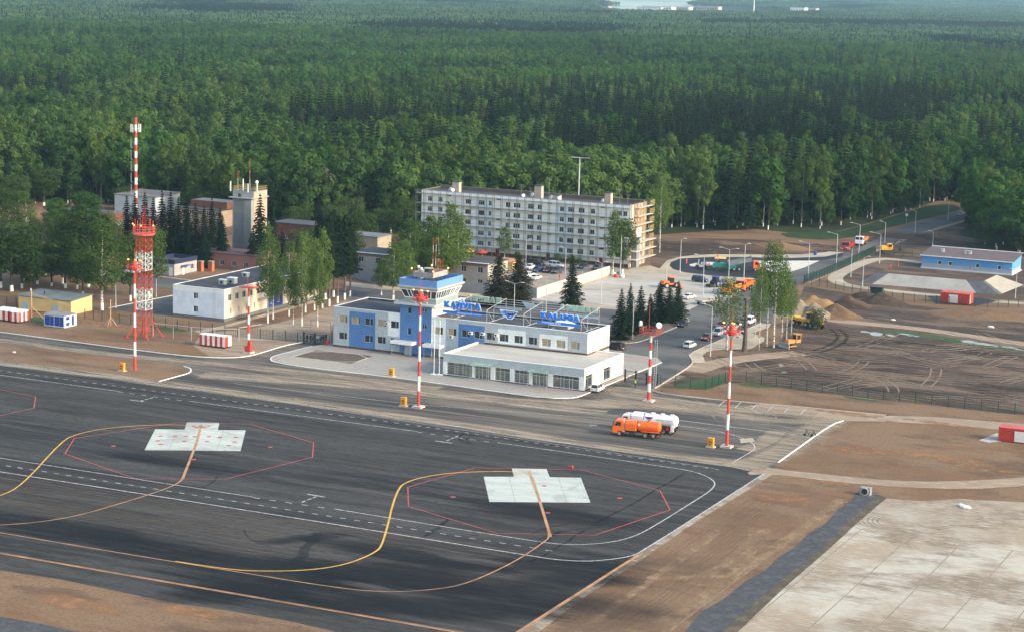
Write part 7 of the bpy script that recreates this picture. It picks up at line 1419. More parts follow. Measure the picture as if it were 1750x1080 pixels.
# ================================================================== PEOPLE
SKIN = mat('skin', (.45, .26, .18), var=0)
def person(px, py, rz, label, top, legs, vest=None, hair=(.03, .02, .015), pose='stand', zb=.02, cap=None):
    c = Z(px, py); c.z = zb; t = thing('person', label, 'person', c, rz)
    st = .13 if pose == 'stand' else .32; bend = {'stand': 0, 'work': .45}.get(pose, 0)
    J = {'pel': (0, 0, .95), 'ab': (.03+bend*.2, 0, 1.15), 'ch': (bend*.5, 0, 1.38), 'nk': (bend*.65, 0, 1.52-.1*bend), 'hd': (bend*.8, 0, 1.62-.12*bend), 'ht': (bend*.85+.01, 0, 1.76-.16*bend)}
    E_ = [('pel', 'ab'), ('ab', 'ch'), ('ch', 'nk'), ('nk', 'hd'), ('hd', 'ht')]; Rr = {'pel': .14, 'ab': .135, 'ch': .165, 'nk': .058, 'hd': .095, 'ht': .085}
    for s_, n in ((-1, 'r'), (1, 'l')):
        fx = st*s_*.5 if pose != 'stand' else 0
        J.update({'sh'+n: (bend*.55, .19*s_, 1.43-.06*bend), 'el'+n: (bend*.9+.03, .25*s_, 1.15-.05*bend), 'wr'+n: (bend*1.2+.10, .22*s_, .92-.02*bend), 'ha'+n: (bend*1.3+.12, .21*s_, .83), 'hp'+n: (0, .09*s_, .9), 'kn'+n: (fx+.03, .11*s_, .5), 'an'+n: (fx-.01, .12*s_, .09), 'to'+n: (fx+.15, .14*s_, .04)})
        E_ += [('ch', 'sh'+n), ('sh'+n, 'el'+n), ('el'+n, 'wr'+n), ('wr'+n, 'ha'+n), ('pel', 'hp'+n), ('hp'+n, 'kn'+n), ('kn'+n, 'an'+n), ('an'+n, 'to'+n)]
        Rr.update({'sh'+n: .07, 'el'+n: .05, 'wr'+n: .036, 'ha'+n: .036, 'hp'+n: .1, 'kn'+n: .065, 'an'+n: .047, 'to'+n: .04})
        for f in range(5):
            k = 'f%d%s' % (f, n); w_ = J['ha'+n]; L_ = (.075, .085, .08, .065, .055)[f]
            J[k] = (w_[0]+(.035-.02*f if f < 4 else .05), w_[1]+(0 if f < 4 else -.035*s_), w_[2]-(L_ if f < 4 else .03)); E_.append(('ha'+n, k)); Rr[k] = .009
    names = list(J); me = bpy.data.meshes.new('body'); me.from_pydata([J[k] for k in names], [(names.index(a), names.index(b)) for a, b in E_], [])
    o = bpy.data.objects.new('body', me); COL.objects.link(o); md = o.modifiers.new('s', 'SKIN'); md.use_smooth_shade = True
    for i, k in enumerate(names): me.skin_vertices[0].data[i].radius = (Rr[k], Rr[k]*(1.1 if k in ('pel', 'ab', 'ch') else 1)); me.skin_vertices[0].data[i].use_root = (k == 'pel')
    o.modifiers.new('b', 'SUBSURF').levels = 1
    bpy.context.view_layer.update(); m2 = bpy.data.meshes.new_from_object(o.evaluated_get(bpy.context.evaluated_depsgraph_get())); bpy.data.objects.remove(o)
    for mm in (SKIN, top, legs, BLACKM): m2.materials.append(mm)
    for p in m2.polygons:
        z, x, y = p.center.z, p.center.x, p.center.y
        p.material_index = 3 if z < .12 else 2 if (z < .93 and abs(y) < .19) or z < .7 else 0 if z > 1.5-.1*bend or (abs(y) > .17 and z < .93) else 1
    o = bpy.data.objects.new('body', m2); COL.objects.link(o); o.parent = t
    hx = J['ht']; m = MB(); m.sph((hx[0]-.015, 0, hx[2]-.03), .115, mat('hair_dark', hair, var=0) if not cap else cap, 10, 6, (1, .92, .75)); m.build('hair' if not cap else 'cap', t, world=False)
    if vest: m = MB(); a_ = J['ab']; b2 = J['ch']; m.tube((a_[0], 0, .92), (b2[0], 0, 1.44), .215, .205, n=12); q = m.build('vest', t, vest, world=False); q.scale = (.8, 1.12, 1)
    # face: nose, eyes
    m = MB(); h_ = J['hd']; m.bar((h_[0]+.09, 0, h_[2]+.03), (h_[0]+.115, 0, h_[2]-.005), .025, .03); m.sph((h_[0]+.088, .035, h_[2]+.03), .012, BLACKM, 5, 4); m.sph((h_[0]+.088, -.035, h_[2]+.03), .012, BLACKM, 5, 4); m.build('face', t, SKIN if not m.mats else None, world=False)
    return t
ORV = mat('orange_workwear', (.85, .13, .03), var=.05); YGV = mat('lime_vest', (.55, .85, .04), var=.05); DKC = mat('dark_clothing', (.02, .022, .03), var=.1); BLC = mat('blue_clothing', (.03, .07, .2), var=.1); PKC = mat('pink_clothing', (.45, .10, .18), var=.1)
person(1086, 661.8, -1.9, 'guard in a lime vest and dark trousers standing before the right gate', DKC, DKC, YGV)
for px, py, rz, p, lb in ((1173, 453.5, 0, 'stand', 'worker in orange at the left tip of the fresh asphalt'), (1204, 457.5, .3, 'work', 'worker in orange bending beside the road roller'), (1211, 460.5, 1.6, 'work', 'worker in orange at the paver screed'), (1192, 456, 0, 'work', 'worker in orange and blue stooping left of the roller'), (956.5, 480, -2, 'stand', 'worker in orange standing by the sheet fence in the yard'), (1244, 455, 3, 'stand', 'worker in orange beside the paver hopper')):
    person(px, py, rz, lb, ORV, ORV if px != 1192 else BLC, None, pose=p, zb=.075, cap=(ORG_ if px != 956.5 else None))
person(1226, 459, 0, 'paver driver in orange under the yellow canopy', ORV, ORV, None, zb=1.9)
for px, py, cl, lb in ((525, 586.5, DKC, 'person in black, leftmost behind the left gate'), (531, 587, BLC, 'person in dark blue second from left behind the left gate'), (535, 586, PKC, 'person in pink among those behind the left gate'), (543, 588, WHTM, 'person in a pale top in the middle of the group behind the left gate'), (549, 588.5, BLC, 'person in blue trousers right of the middle behind the left gate'), (553, 588, DKC, 'person in dark clothes, rightmost behind the left gate')):
    person(px, py-2.5, -1.6, lb, cl, BLC if cl is WHTM else DKC)
# ================================================================== TREES
def leafmat(name, c1, c2, c3, tr=.25):
    m = bpy.data.materials.new(name); N, L = nodes_of(m); N.remove(N['Principled BSDF']); out = N['Material Output']
    oi = N.new('ShaderNodeObjectInfo'); g = N.new('ShaderNodeNewGeometry'); n = N.new('ShaderNodeTexNoise'); n.inputs['Scale'].default_value = .45; n.inputs['Detail'].default_value = 3
    big = N.new('ShaderNodeTexNoise'); big.inputs['Scale'].default_value = .006; big.inputs['Detail'].default_value = 4
    L.new(g.outputs['Position'], n.inputs['Vector']); L.new(g.outputs['Position'], big.inputs['Vector'])
    a = N.new('ShaderNodeMath'); a.operation = 'MULTIPLY_ADD'; a.inputs[1].default_value = .45; L.new(oi.outputs['Random'], a.inputs[0])
    b = N.new('ShaderNodeMath'); b.operation = 'MULTIPLY_ADD'; b.inputs[1].default_value = .55; L.new(n.outputs[0], b.inputs[0]); L.new(a.outputs[0], b.inputs[2])
    k = N.new('ShaderNodeMath'); k.operation = 'MULTIPLY_ADD'; k.inputs[1].default_value = 1.7; k.inputs[2].default_value = -.85; L.new(big.outputs[0], k.inputs[0]); L.new(k.outputs[0], a.inputs[2])
    r = N.new('ShaderNodeValToRGB'); e = r.color_ramp.elements; e[0].position = .12; e[0].color = (*c1, 1); e[1].position = .9; e[1].color = (*c3, 1); q = e.new(.5); q.color = (*c2, 1)
    L.new(b.outputs[0], r.inputs[0]); d = N.new('ShaderNodeBsdfDiffuse'); t = N.new('ShaderNodeBsdfTranslucent'); mx = N.new('ShaderNodeMixShader'); mx.inputs[0].default_value = tr
    L.new(r.outputs[0], d.inputs[0]); L.new(r.outputs[0], t.inputs[0]); L.new(d.outputs[0], mx.inputs[1]); L.new(t.outputs[0], mx.inputs[2]); L.new(mx.outputs[0], out.inputs[0]); MATS[name] = m; return m
L_BR = leafmat('broadleaf_foliage', (.018, .046, .013), (.046, .094, .024), (.098, .162, .040))
L_BI = leafmat('birch_foliage', (.050, .094, .022), (.082, .138, .032), (.125, .19, .048), .35)
L_LT = leafmat('light_broadleaf_foliage', (.026, .052, .016), (.052, .088, .024), (.09, .135, .04), .3)
L_FAR = leafmat('haze_lightened_foliage', (.042, .088, .036), (.076, .138, .054), (.125, .20, .072), .3)  # leaf colour lightened to carry the haze over the far wood
L_FR = leafmat('fresh_foliage', (.034, .085, .020), (.055, .128, .026), (.088, .18, .038), .35)
L_SP = leafmat('spruce_needles', (.006, .014, .008), (.010, .022, .012), (.018, .034, .016), .05)
L_DK = leafmat('brown_tinged_needles', (.012, .014, .008), (.020, .022, .012), (.032, .032, .018), .05)
L_WI = leafmat('willow_foliage', (.06, .085, .045), (.085, .115, .06), (.11, .14, .08), .3)
BARKB = layered('birch_bark', (.50, .48, .43), [((.05, .045, .04), 1.6, (1, 1, 3), .52, .62, .9, 4)]); BARKG = mat('grey_birch_bark', (.17, .165, .15), var=.4, scale=1.2); BARKD = mat('dark_bark', (.055, .045, .035), var=.3, scale=1.5); BARKP = mat('pine_bark', (.13, .07, .045), var=.25, scale=1.2); LIME = mat('whitewash', (.78, .78, .74), var=.05)
rng = np.random.default_rng(11)
def leaf_mesh(name, C, Nrm, size, m, jitter=.38, asp=1.0):
    n = len(C); nn = Nrm+rng.normal(0, jitter, (n, 3)); nn /= np.linalg.norm(nn, axis=1)[:, None]+1e-9
    up = rng.normal(0, 1, (n, 3)); a = np.cross(nn, up); a /= np.linalg.norm(a, axis=1)[:, None]+1e-9; b = np.cross(nn, a)
    s = size*rng.uniform(.6, 1.3, n)[:, None] if np.isscalar(size) else size[:, None]
    V = np.empty((n, 4, 3)); V[:, 0] = C-a*s; V[:, 1] = C-b*s*asp*.8; V[:, 2] = C+a*s; V[:, 3] = C+b*s*asp*.8
    me = bpy.data.meshes.new(name); me.vertices.add(4*n); me.vertices.foreach_set('co', V.ravel()); me.loops.add(4*n); me.loops.foreach_set('vertex_index', np.arange(4*n)); me.polygons.add(n); me.polygons.foreach_set('loop_start', np.arange(n)*4); me.polygons.foreach_set('loop_total', np.full(n, 4)); me.materials.append(m); me.update(calc_edges=True); return me
def lobes(h0, h1, R_, n, shape='oval', seed=0):
    r = np.random.default_rng(seed); out = []
    for i in range(n):
        f = (i+r.uniform(0, 1))/n
        if shape == 'oval': w_ = math.sin(math.pi*min(1, .16+.68*f))**.6
        elif shape == 'dome': w_ = math.sqrt(max(0.03, 1-(f*.95)**2.2))
        elif shape == 'birch': w_ = (math.sin(math.pi*(.15+.82*f))**.8)*(1-.35*f)
        elif shape == 'point': w_ = (1-f)**.7
        a = i*2.4+r.uniform(-.5, .5); rad = R_*w_*r.uniform(.35, .85); lr = R_*r.uniform(.30, .50)*(.55+.45*w_)
        out.append((rad*math.cos(a), rad*math.sin(a), h0+(h1-h0)*f*.93, lr))
    return out
def crown_points(LB2, per, squash=.85, droop=0, thr=0):
    P, Nn = [], []
    for (x, y, z, r) in LB2:
        n = max(6, int(per*r*r)); d = rng.normal(0, 1, (n, 3)); d /= np.linalg.norm(d, axis=1)[:, None]; rr = r*rng.uniform(.55, 1.06, n)[:, None]**.7
        c = np.array([x, y, z]); p = c+d*rr*np.array([1, 1, squash]); p[:, 2] -= droop*rng.uniform(0, 1, n)*r; P.append(p); Nn.append(d*np.array([1, 1, 1.1])+np.array([0, 0, .55]))
    return np.concatenate(P), np.concatenate(Nn)
def trunk_mb(h, r, bark, white=0, limbs=(), lean=0, fork=0, seed=0, n=6):
    m = MB(); rs = random.Random(seed); k = 6; pts = [Vector((lean*h*(i/k)**1.3+rs.uniform(-.04, .04)*h*.12*(i > 0), rs.uniform(-.04, .04)*h*.12*(i > 0), h*i/k)) for i in range(k+1)]
    if white: m.tube(pts[0], pts[0].lerp(pts[1], min(1, white/(h/k))), r*1.06, r*1.0, n, LIME, caps=False)
    for i in range(k): m.tube(pts[i] if (i or not white) else pts[0].lerp(pts[1], min(.98, white/(h/k))), pts[i+1], r*(1-.85*i/k), r*(1-.85*(i+1)/k), n, bark, caps=False)
    for (x, y, z, lr) in limbs:
        f = max(.2, min(.9, (z-lr*1.2)/h)); j = min(k-1, int(f*k)); p = pts[j].lerp(pts[j+1], f*k-j); m.tube(p, (x*.85+p.x*.15, y*.85, z), r*.35*(1-f*.5), r*.08, 4, bark, caps=False)
    return m
def tree_proto(name, h, R_, kind, leaf, per, lsz, trunk_r=.2, base=.3, white=0, nl=16, seed=0, droop=0, bark=None, forest=False, squash=.85):
    """returns (trunk mesh, crown mesh) standing at the origin"""
    sh = {'broad': 'oval', 'dome': 'dome', 'birch': 'birch', 'point': 'point'}[kind]; lb = lobes(h*base, h, R_, nl, sh, seed); P, Nn = crown_points(lb, per, squash, droop)
    tm = trunk_mb(h*.93, trunk_r, bark or (BARKB if kind == 'birch' else BARKD), white, lb[::2] if not forest else lb[::4], seed=seed, n=5 if forest else 7)
    o = tm.build('trunk', None); t = o.data; bpy.data.objects.remove(o); return t, leaf_mesh(name+'_crown', P, Nn, lsz, leaf)
def spruce_proto(name, h, R_, leaf, tiers, per, lsz, base=.06, tr=.22, seed=0, white=0, bark=None, ragged=.25, pw=.85):
    r = np.random.default_rng(seed); P, Nn = [], []
    for i in range(tiers):
        f = i/tiers; z = h*(base+(1-base)*f); rad = R_*((1-f)**pw)*r.uniform(1-ragged, 1.05)+.12; nb = max(4, int(5+7*(1-f)))
        for b in range(nb):
            a = 2*math.pi*b/nb+r.uniform(-.3, .3)+i; L_ = rad*r.uniform(.7, 1.1); n = max(3, int(per*L_)); u = r.uniform(.12, 1, n)
            wd = .32*L_*(1-u*.75)+.08; off = r.uniform(-1, 1, n)*wd; x = np.cos(a)*L_*u-np.sin(a)*off; y = np.sin(a)*L_*u+np.cos(a)*off; zz = z-.30*L_*u**1.4-np.abs(off)*.25+r.uniform(-.08, .08, n)
            P.append(np.stack([x, y, zz], 1)); Nn.append(np.stack([np.cos(a)*np.full(n, .55), np.sin(a)*np.full(n, .55), np.ones(n)], 1))
    P.append(np.array([[0, 0, h], [0, 0, h*.985]])); Nn.append(np.array([[1, 0, .2], [0, 1, .2]])); P = np.concatenate(P); Nn = np.concatenate(Nn)
    tm = trunk_mb(h*.98, tr, bark or BARKD, white, seed=seed, n=5); o = tm.build('trunk', None); t = o.data; bpy.data.objects.remove(o); return t, leaf_mesh(name+'_crown', P, Nn, lsz, leaf, .35, .6)
def put_tree(name, pr, loc, s, rz, label, grp=None, sxy=None, cat='tree', lean=0):
    t = thing(name, label, cat, loc, 0, grp); t.rotation_euler = (lean, 0, rz); t.scale = ((sxy or s), (sxy or s), s)
    for nm, me in (('trunk', pr[0]), ('crown', pr[1])):
        if me is None: continue
        o = bpy.data.objects.new(nm, me); COL.objects.link(o); o.parent = t
    return t
# prototypes with unit scale: heights noted
PR = {}
for i in range(4): PR['broad%d' % i] = (14, 4.2, tree_proto('b', 14, 4.2, 'broad', L_LT, 66, .20, .24, .32, 1.3, 24, 20+i))
for i in range(4): PR['birch%d' % i] = (17, 3.0, tree_proto('bi', 17, 3.0, 'birch', L_BI, 125, .16, .17, .30, 1.3, 26, 30+i, droop=.9))
for i in range(3): PR['airy%d' % i] = (19, 3.2, tree_proto('ab', 19, 3.2, 'birch', L_BI, 95, .15, .2, .40, 0, 26, 75+i, droop=1.6))
for i in range(2): PR['fresh%d' % i] = (16, 4.6, tree_proto('f', 16, 4.6, 'dome', L_FR, 90, .22, .24, .3, 1.2, 24, 40+i))
for i in range(3): PR['spruce%d' % i] = (12, 3.1, spruce_proto('s', 12, 3.1, L_SP, 26, 34, .18, .05, .2, 50+i, ragged=.38, pw=.85))
for i in range(2): PR['bigspruce%d' % i] = (13, 4.2, spruce_proto('S', 13, 4.2, L_DK, 34, 26, .19, .03, .3, 55+i, ragged=.18, pw=.62))
for i in range(2): PR['pine%d' % i] = (17, 2.3, spruce_proto('p', 17, 2.3, L_SP, 30, 34, .22, .34, .2, 60+i, white=1.3, bark=BARKP, ragged=.45, pw=.55))
PR['willow'] = (5, 2.6, tree_proto('w', 5, 2.6, 'broad', L_WI, 130, .13, .1, .2, 0, 22, 70))
PR['bush'] = (3, 2.0, tree_proto('bu', 3, 2.0, 'dome', L_BR, 150, .13, .08, .1, 0, 14, 71))
rt = random.Random(21)
def T_(kind, bx, by, top, wpx, label, var=None, name=None, cat='tree', tx=None):
    ks = [k for k in PR if k.rstrip('0123456789') == kind]; k = ks[(var if var is not None else rt.randrange(99)) % len(ks)]; h0, r0, pr = PR[k]
    c = Z(bx, by); H = rise(c, top); dist = (c-Vector((0, 0, CAM_H))).length; wm = wpx*{'birch': 1.2, 'broad': 1.15, 'fresh': 1.2, 'spruce': 1.5, 'pine': 1.35, 'airy': 1.1, 'bigspruce': 1.15}.get(kind, 1)*dist/FPX/2; s = H/h0; sxy = max(.5*s, min(1.8*s, wm/r0))
    nm = name or {'broad': 'broadleaf_tree', 'birch': 'birch_tree', 'airy': 'birch_tree', 'fresh': 'broadleaf_tree', 'spruce': 'spruce_tree', 'bigspruce': 'spruce_tree', 'pine': 'tall_conifer', 'willow': 'willow_bush', 'bush': 'shrub'}[kind]
    if kind in ('spruce', 'bigspruce', 'pine'): s *= .97
    return put_tree(nm, pr, c, s, rt.uniform(0, 6.28), label, {'birch': 'birches', 'airy': 'birches', 'broad': 'broadleaf trees', 'fresh': 'broadleaf trees', 'spruce': 'spruces', 'bigspruce': 'big spruces behind the terminal', 'pine': 'tall bare-stemmed conifers'}.get(kind), sxy, cat)
left = [(1, 492, 378, 84, 'at the very left edge of the photo'), (20, 498, 385, 92, 'standing left above the yellow garage roof'), (37.5, 493, 402, 60, 'with a forked stem behind the yellow garage'), (41, 480, 405, 60, 'far behind the yellow garage, left'), (64, 486, 418, 66, 'with leaning stems behind the middle of the garage'), (53, 498, 440, 46, 'low and bushy behind the garage roof'), (88, 489, 425, 56, 'behind the right part of the garage roof'), (107, 485, 375, 60, 'tall, in the back row behind the garage'), (112, 492.5, 400, 70, 'slim-stemmed behind the garage corner'), (141.7, 504, 440, 52, 'short and branching from the ground at the garage end'), (151, 491, 355, 78, 'tall, just left of the white-barked birch'), (132, 494, 420, 50, 'between the garage end and the tall tree'), (223, 515, 400, 56, 'standing behind the lattice tower'), (255, 509.5, 388, 58, 'round, right behind the lattice tower'), (78, 470, 372, 62, 'in the second row far behind the garage'), (178, 470, 362, 60, 'in the back row left of the lattice tower'), (120, 455, 362, 60, 'deep in the back row, over the dark roof'), (10, 430, 320, 50, 'large, rising at the left edge over the dark roof')]
for i, (a, b, c_, d, lb) in enumerate(left): T_('broad', a, b, c_, d, 'whitewashed-stem broadleaf tree '+lb, i)
T_('birch', 174.5, 530, 372, 78, 'large birch with white lower bark between the garage and the lattice tower', 0); T_('birch', 45, 420, 321, 36, 'slim pointed light green tree rising over the dark roof at left', 1); T_('fresh', 148, 392, 326, 70, 'light green rounded tree before the ruined brick shed', 0); T_('fresh', 96, 392, 338, 44, 'smaller light green tree near the spoil heaps', 1)
mid = [(457.8, 552, 374, 42, 'first from the left, nearest the fence'), (466.7, 545.6, 398, 36, 'second from the left'), (494, 540, 404, 34, 'left of the middle, with a low side branch'), (501, 554.8, 440, 24, 'small and thin'), (516, 557, 392, 34, 'in the front row at the middle'), (522, 534, 388, 38, 'in the second row at the middle'), (537.5, 530.4, 400, 36, 'slim, right of the middle'), (542.7, 558.5, 408, 30, 'with pale leafless-looking stem nearest the pipe'), (550.8, 526.7, 384, 40, 'right end, next to the dark conifers')]
for i, (a, b, c_, d, lb) in enumerate(mid): T_('birch', a, b, c_, d, 'birch between office and terminal, '+lb, i)
for i, (a, b, c_, d, lb) in enumerate([(562.7, 523.4, 356, 34, 'leftmost'), (577, 518, 362, 30, 'middle'), (589, 512, 360, 36, 'rightmost'), (545, 505, 350, 32, 'rear'), (556, 512, 362, 30, 'hidden second row, left'), (598, 507, 372, 30, 'far right'), (570, 508, 352, 32, 'hidden second row, right')]): T_('pine', a, b, c_, d, 'tall dark conifer with a bare whitewashed stem left of the terminal, '+lb, i)
for i, (a, b, c_, d, lb) in enumerate([(672, 512, 411, 62, 'bright, directly left behind the control tower'), (700, 478, 366, 50, 'first in the clump left of the apartment block'), (716, 476, 372, 50, 'second in the clump left of the apartment block'), (738, 476, 362, 54, 'third in the clump, before the left end of the block'), (770, 474, 340, 46, 'tallest in the clump, reaching the block roof'), (757, 484, 398, 52, 'lower, behind the control tower cabin'), (725, 486, 404, 50, 'low one above the brick building roof'), (652, 505, 442, 40, 'small one left of the bright one'), (782, 478, 366, 48, 'at the right side of the clump'), (748, 492, 384, 60, 'broad, low in the middle of the clump'), (708, 490, 392, 56, 'at the left side of the clump'), (688, 498, 404, 46, 'between the bright tree and the clump'), (764, 488, 376, 50, 'front right, over the cabin roof')]): T_('birch', a, b, c_, d*(1.3 if i else 1.0), 'leafy birch, '+lb if i else 'bright green birch directly left behind the control tower', i)
T_('spruce', 690, 474, 356, 30, 'dark spruce top rising from the birch clump left of the apartment block', 1); T_('broad', 624, 432, 360, 42, 'round deep green tree beside the house under repair', 0); T_('birch', 862, 448, 384, 30, 'pointed young birch before the middle of the apartment block', 2)
T_('birch', 1047, 470, 352, 34, 'white-stemmed birch before the right end of the apartment block', 3); T_('broad', 1064, 469, 372, 40, 'dark broadleaf tree next to the birch at the block end', 2)
T_('airy', 1127, 432, 292, 34, 'tall thin birch right of the scaffolded block end', 0); T_('airy', 1126.5, 416, 286, 56, 'tall birch with forked pale limbs right behind the block end', 1)
T_('airy', 1242, 598, 466, 66, 'drooping birch beside the kerb row of parked cars', 2)
for i, (a, b, c_, d, lb) in enumerate([(1297, 598, 428, 26, 'slender, left of the clump'), (1310, 592, 404, 52, 'tallest, at the centre of the clump'), (1322, 594, 402, 56, 'second, close right of the tallest'), (1335, 590, 436, 32, 'right of the centre with many bare stems'), (1344, 580, 452, 26, 'thin, at the right of the clump'), (1352, 572, 470, 22, 'smallest, at the right end of the clump'), (1290, 578, 448, 26, 'behind, at the left of the clump')]): T_('airy', a, b, c_, d, 'birch by the right pavement, '+lb, i)
for k_, (a, b, c_) in enumerate([(1305, 585, 455), (1328, 584, 460), (1339, 586, 452), (1317, 578, 450)]):
    c = Z(a, b); H = rise(c, c_); t = thing('bare_tree', 'bare pale birch stem in the clump by the right pavement, '+['first', 'third', 'fourth', 'second'][k_]+' from the left', 'tree', c, group='bare birch stems'); m = trunk_mb(H, .2, BARKB, 0, [(.9, .3, H*.7, .6), (-.8, .2, H*.85, .5), (.3, -.7, H*.6, .5)], seed=k_); m.build('trunk', t)
c = Z(1272, 600); H = rise(c, 510); t = thing('dead_tree', 'dead topless trunk with lopped stubs beside the kerb row', 'tree', c); m = MB(); BARKO = mat('weathered_bark', (.085, .062, .048), var=.35, scale=1.5); m.tube((0, 0, 0), (.1, 0, H*.35), .62, .45, 9, BARKO); m.tube((.1, 0, H*.35), (-.1, .05, H), .42, .26, 9, BARKO); m.tube((0, 0, H*.3), (-.9, 0, H*.36), .22, .3, 7, BARKP); m.tube((-.1, 0, H*.9), (.55, 0, H*.97), .12, .08, 6, BARKP); m.tube((-.1, 0, H*.93), (-.6, 0, H*.99), .12, .08, 6, BARKP); m.build('trunk', t, world=False)
T_('willow', 1396, 563, 527, 34, 'grey-green leafy bush in front of the yellow tractor', name='willow_bush', cat='bush')
for a, b, c_, d, lb in ((952, 449, 433, 18, 'left of the middle entrance'), (976, 452, 436, 20, 'just right of the middle entrance'), (990, 453, 441, 14, 'small, right of the middle entrance'), (884, 446, 430, 18, 'before the block behind the big spruces')): T_('bush', a, b, c_, d, 'green shrub at the apartment wall, '+lb, cat='bush')
T_('bigspruce', 851, 524, 434, 72, 'left of the two big brownish spruces behind the rooftop letters', 0); T_('bigspruce', 885, 522, 431, 64, 'right of the two big brownish spruces behind the rooftop letters', 1); T_('spruce', 976.5, 523, 433, 38, 'single dark green spruce at the kerb behind the right-hand rooftop letters', 0).scale.x *= 1.0
for i, (a, b, c_, d) in enumerate([(1060, 580, 490, 36), (1075, 571, 480, 30), (1093.5, 569, 485, 34), (1110, 560, 500, 28), (1126, 549, 478, 38), (1142.6, 551, 484, 34), (1157.5, 547, 478, 34)]): T_('spruce', a, b, c_, d, 'spruce on the kerbed traffic island, '+['first', 'second', 'third', 'fourth', 'fifth', 'sixth', 'seventh'][i]+' from the left', i)
for i, (a, b, c_) in enumerate([(217, 430, 330), (231, 432, 325), (248, 434, 323), (262, 436, 334), (277, 438, 320), (292, 440, 322), (305, 442, 335), (318, 444, 325), (334, 446, 341), (349, 448, 348), (362, 449, 333), (376, 447, 351)]): T_('spruce', a, b, c_, 30, 'dark spruce in the dense row before the boiler house, '+['first', 'second', 'third', 'fourth', 'fifth', 'sixth', 'seventh', 'eighth', 'ninth', 'tenth', 'eleventh', 'twelfth'][i]+' from the left', i)
for a, b, c_, d, lb in ((444, 452, 326, 40, 'tall spruce hugging the right side of the concrete tower'), (432, 462, 385, 28, 'lower spruce before the concrete tower foot'), (482, 470, 386, 28, 'spruce between the birches and the red-brick house'), (466, 440, 350, 26, 'narrow spruce behind the birches, right of the tower'), (600, 470, 395, 26, 'spruce beside the house under repair'), (300, 453, 352, 30, 'spruce in the front row left of the pink building'), (322, 456, 356, 30, 'second spruce in the front row before the pink building'), (348, 458, 354, 30, 'third spruce in the front row before the pink building'), (380, 456, 364, 28, 'spruce between the pink building and the concrete tower')): T_('spruce', a, b, c_, d, lb)
for k_, (a, b, c_, d, lb) in enumerate([(75, 352, 285, 58, 'round tree at the forest foot left'), (25, 360, 300, 60, 'round tree at far left before the forest'), (185, 345, 300, 50, 'round tree beside the chimney mast'), (210, 362, 318, 40, 'small tree right behind the boiler house'), (250, 350, 306, 40, 'small tree left behind the ochre building'), (392, 372, 318, 36, 'tree left of the concrete tower'), (560, 372, 310, 60, 'tree in the forest edge above the conifers'), (520, 372, 316, 50, 'tree above the red-brick house'), (640, 388, 322, 60, 'tree before the forest left of the block'), (668, 398, 330, 46, 'tree close to the left block end'), (690, 404, 338, 40, 'tree touching the left block end'), (430, 404, 340, 40, 'tree behind the concrete tower'), (505, 404, 352, 44, 'low tree over the brick house roof'), (575, 410, 350, 44, 'tree behind the conifers'), (655, 412, 356, 48, 'low tree left of the block end'), (330, 372, 318, 40, 'tree behind the ochre building'), (352, 376, 326, 36, 'tree right behind the ochre building'), (600, 398, 336, 44, 'tree behind the house under repair'), (478, 378, 330, 44, 'tree right of the concrete tower'), (530, 456, 388, 40, 'tree hiding the red-brick house'), (605, 458, 390, 36, 'tree hiding the house under repair'), (508, 450, 392, 34, 'tree over the salmon house')]): T_('broad', a, b, c_, d, 'dark green '+lb, k_)

# ------------------------------------------------------------------ forest
EDX = np.array([-600, 100, 190, 300, 460, 560, 620, 720, 900, 1120, 1180, 1290, 1350, 1420, 1470, 1540, 1600, 1640, 1655, 1660, 1700, 1760, 2300])
EDY = np.array([352, 350, 350, 360, 392, 396, 398, 398, 402, 398, 396, 396, 398, 396, 386, 366, 350, 344, 380, 408, 432, 440, 450])
def tree_low(h, R_, kind, leaf, n_l, per, lsz, seed, base=.35, bark=None, white=0, droop=.2):
    t, c = tree_proto('f', h, R_, kind, leaf, per, lsz, .19, base, white, n_l, seed, droop, bark, forest=True); return t, c
FT = []   # (trunk, crown, height, kind)
for i in range(4): FT.append((*tree_low(20, 5.7, 'broad', L_BR, 14, 42, .44, 80+i, .28, BARKD, 1.2), 20, 'b'))
for i in range(4): FT.append((*tree_low(23, 4.0, 'birch' if i % 2 else 'broad', L_BI, 16, 58, .34, 90+i, .38, BARKG, 1.2, .5), 23, 'i'))
for i in range(3): FT.append((*tree_low(20, 5.2, 'dome', L_FR, 15, 46, .42, 100+i, .36, BARKD, 1.2), 20, 'f'))
for i in range(3): FT.append((*spruce_proto('fs', 23, 3.5, L_SP, 22, 8, .42, .12, .2, 110+i, ragged=.35), 23, 's'))
FT.append((*tree_low(17, 4.4, 'broad', L_WI, 15, 50, .34, 120, .2, BARKD), 17, 'w'))
BROWN = leafmat('withered_needles', (.050, .035, .026), (.070, .050, .036), (.09, .07, .05), .1)
FT.append((*spruce_proto('fd', 21, 2.0, BROWN, 20, 4, .30, .15, .2, 130, ragged=.5), 21, 'd'))
kindidx = {}
for i, f in enumerate(FT): kindidx.setdefault(f[3], []).append(i)
pc = bpy.data.collections.new('tree_kinds')      # not linked: only a library for the forest mass
for i, (tr_, cr_, h, k) in enumerate(FT):
    a = bpy.data.objects.new('k%02d_t' % i, tr_); 
    bmj = bmesh.new(); bmj.from_mesh(cr_); n0 = len(bmj.faces); bmj.from_mesh(tr_); bmj.faces.ensure_lookup_table()
    me = bpy.data.meshes.new('forest_tree'); mats = [cr_.materials[0]]+list(tr_.materials)
    for j, f in enumerate(bmj.faces):
        if j >= n0: f.material_index += 1
    bmj.to_mesh(me); bmj.free()
    for q in mats: me.materials.append(BARKD if q == LIME else q)
    bpy.data.objects.remove(a); o = bpy.data.objects.new('k%02d' % i, me); pc.objects.link(o)
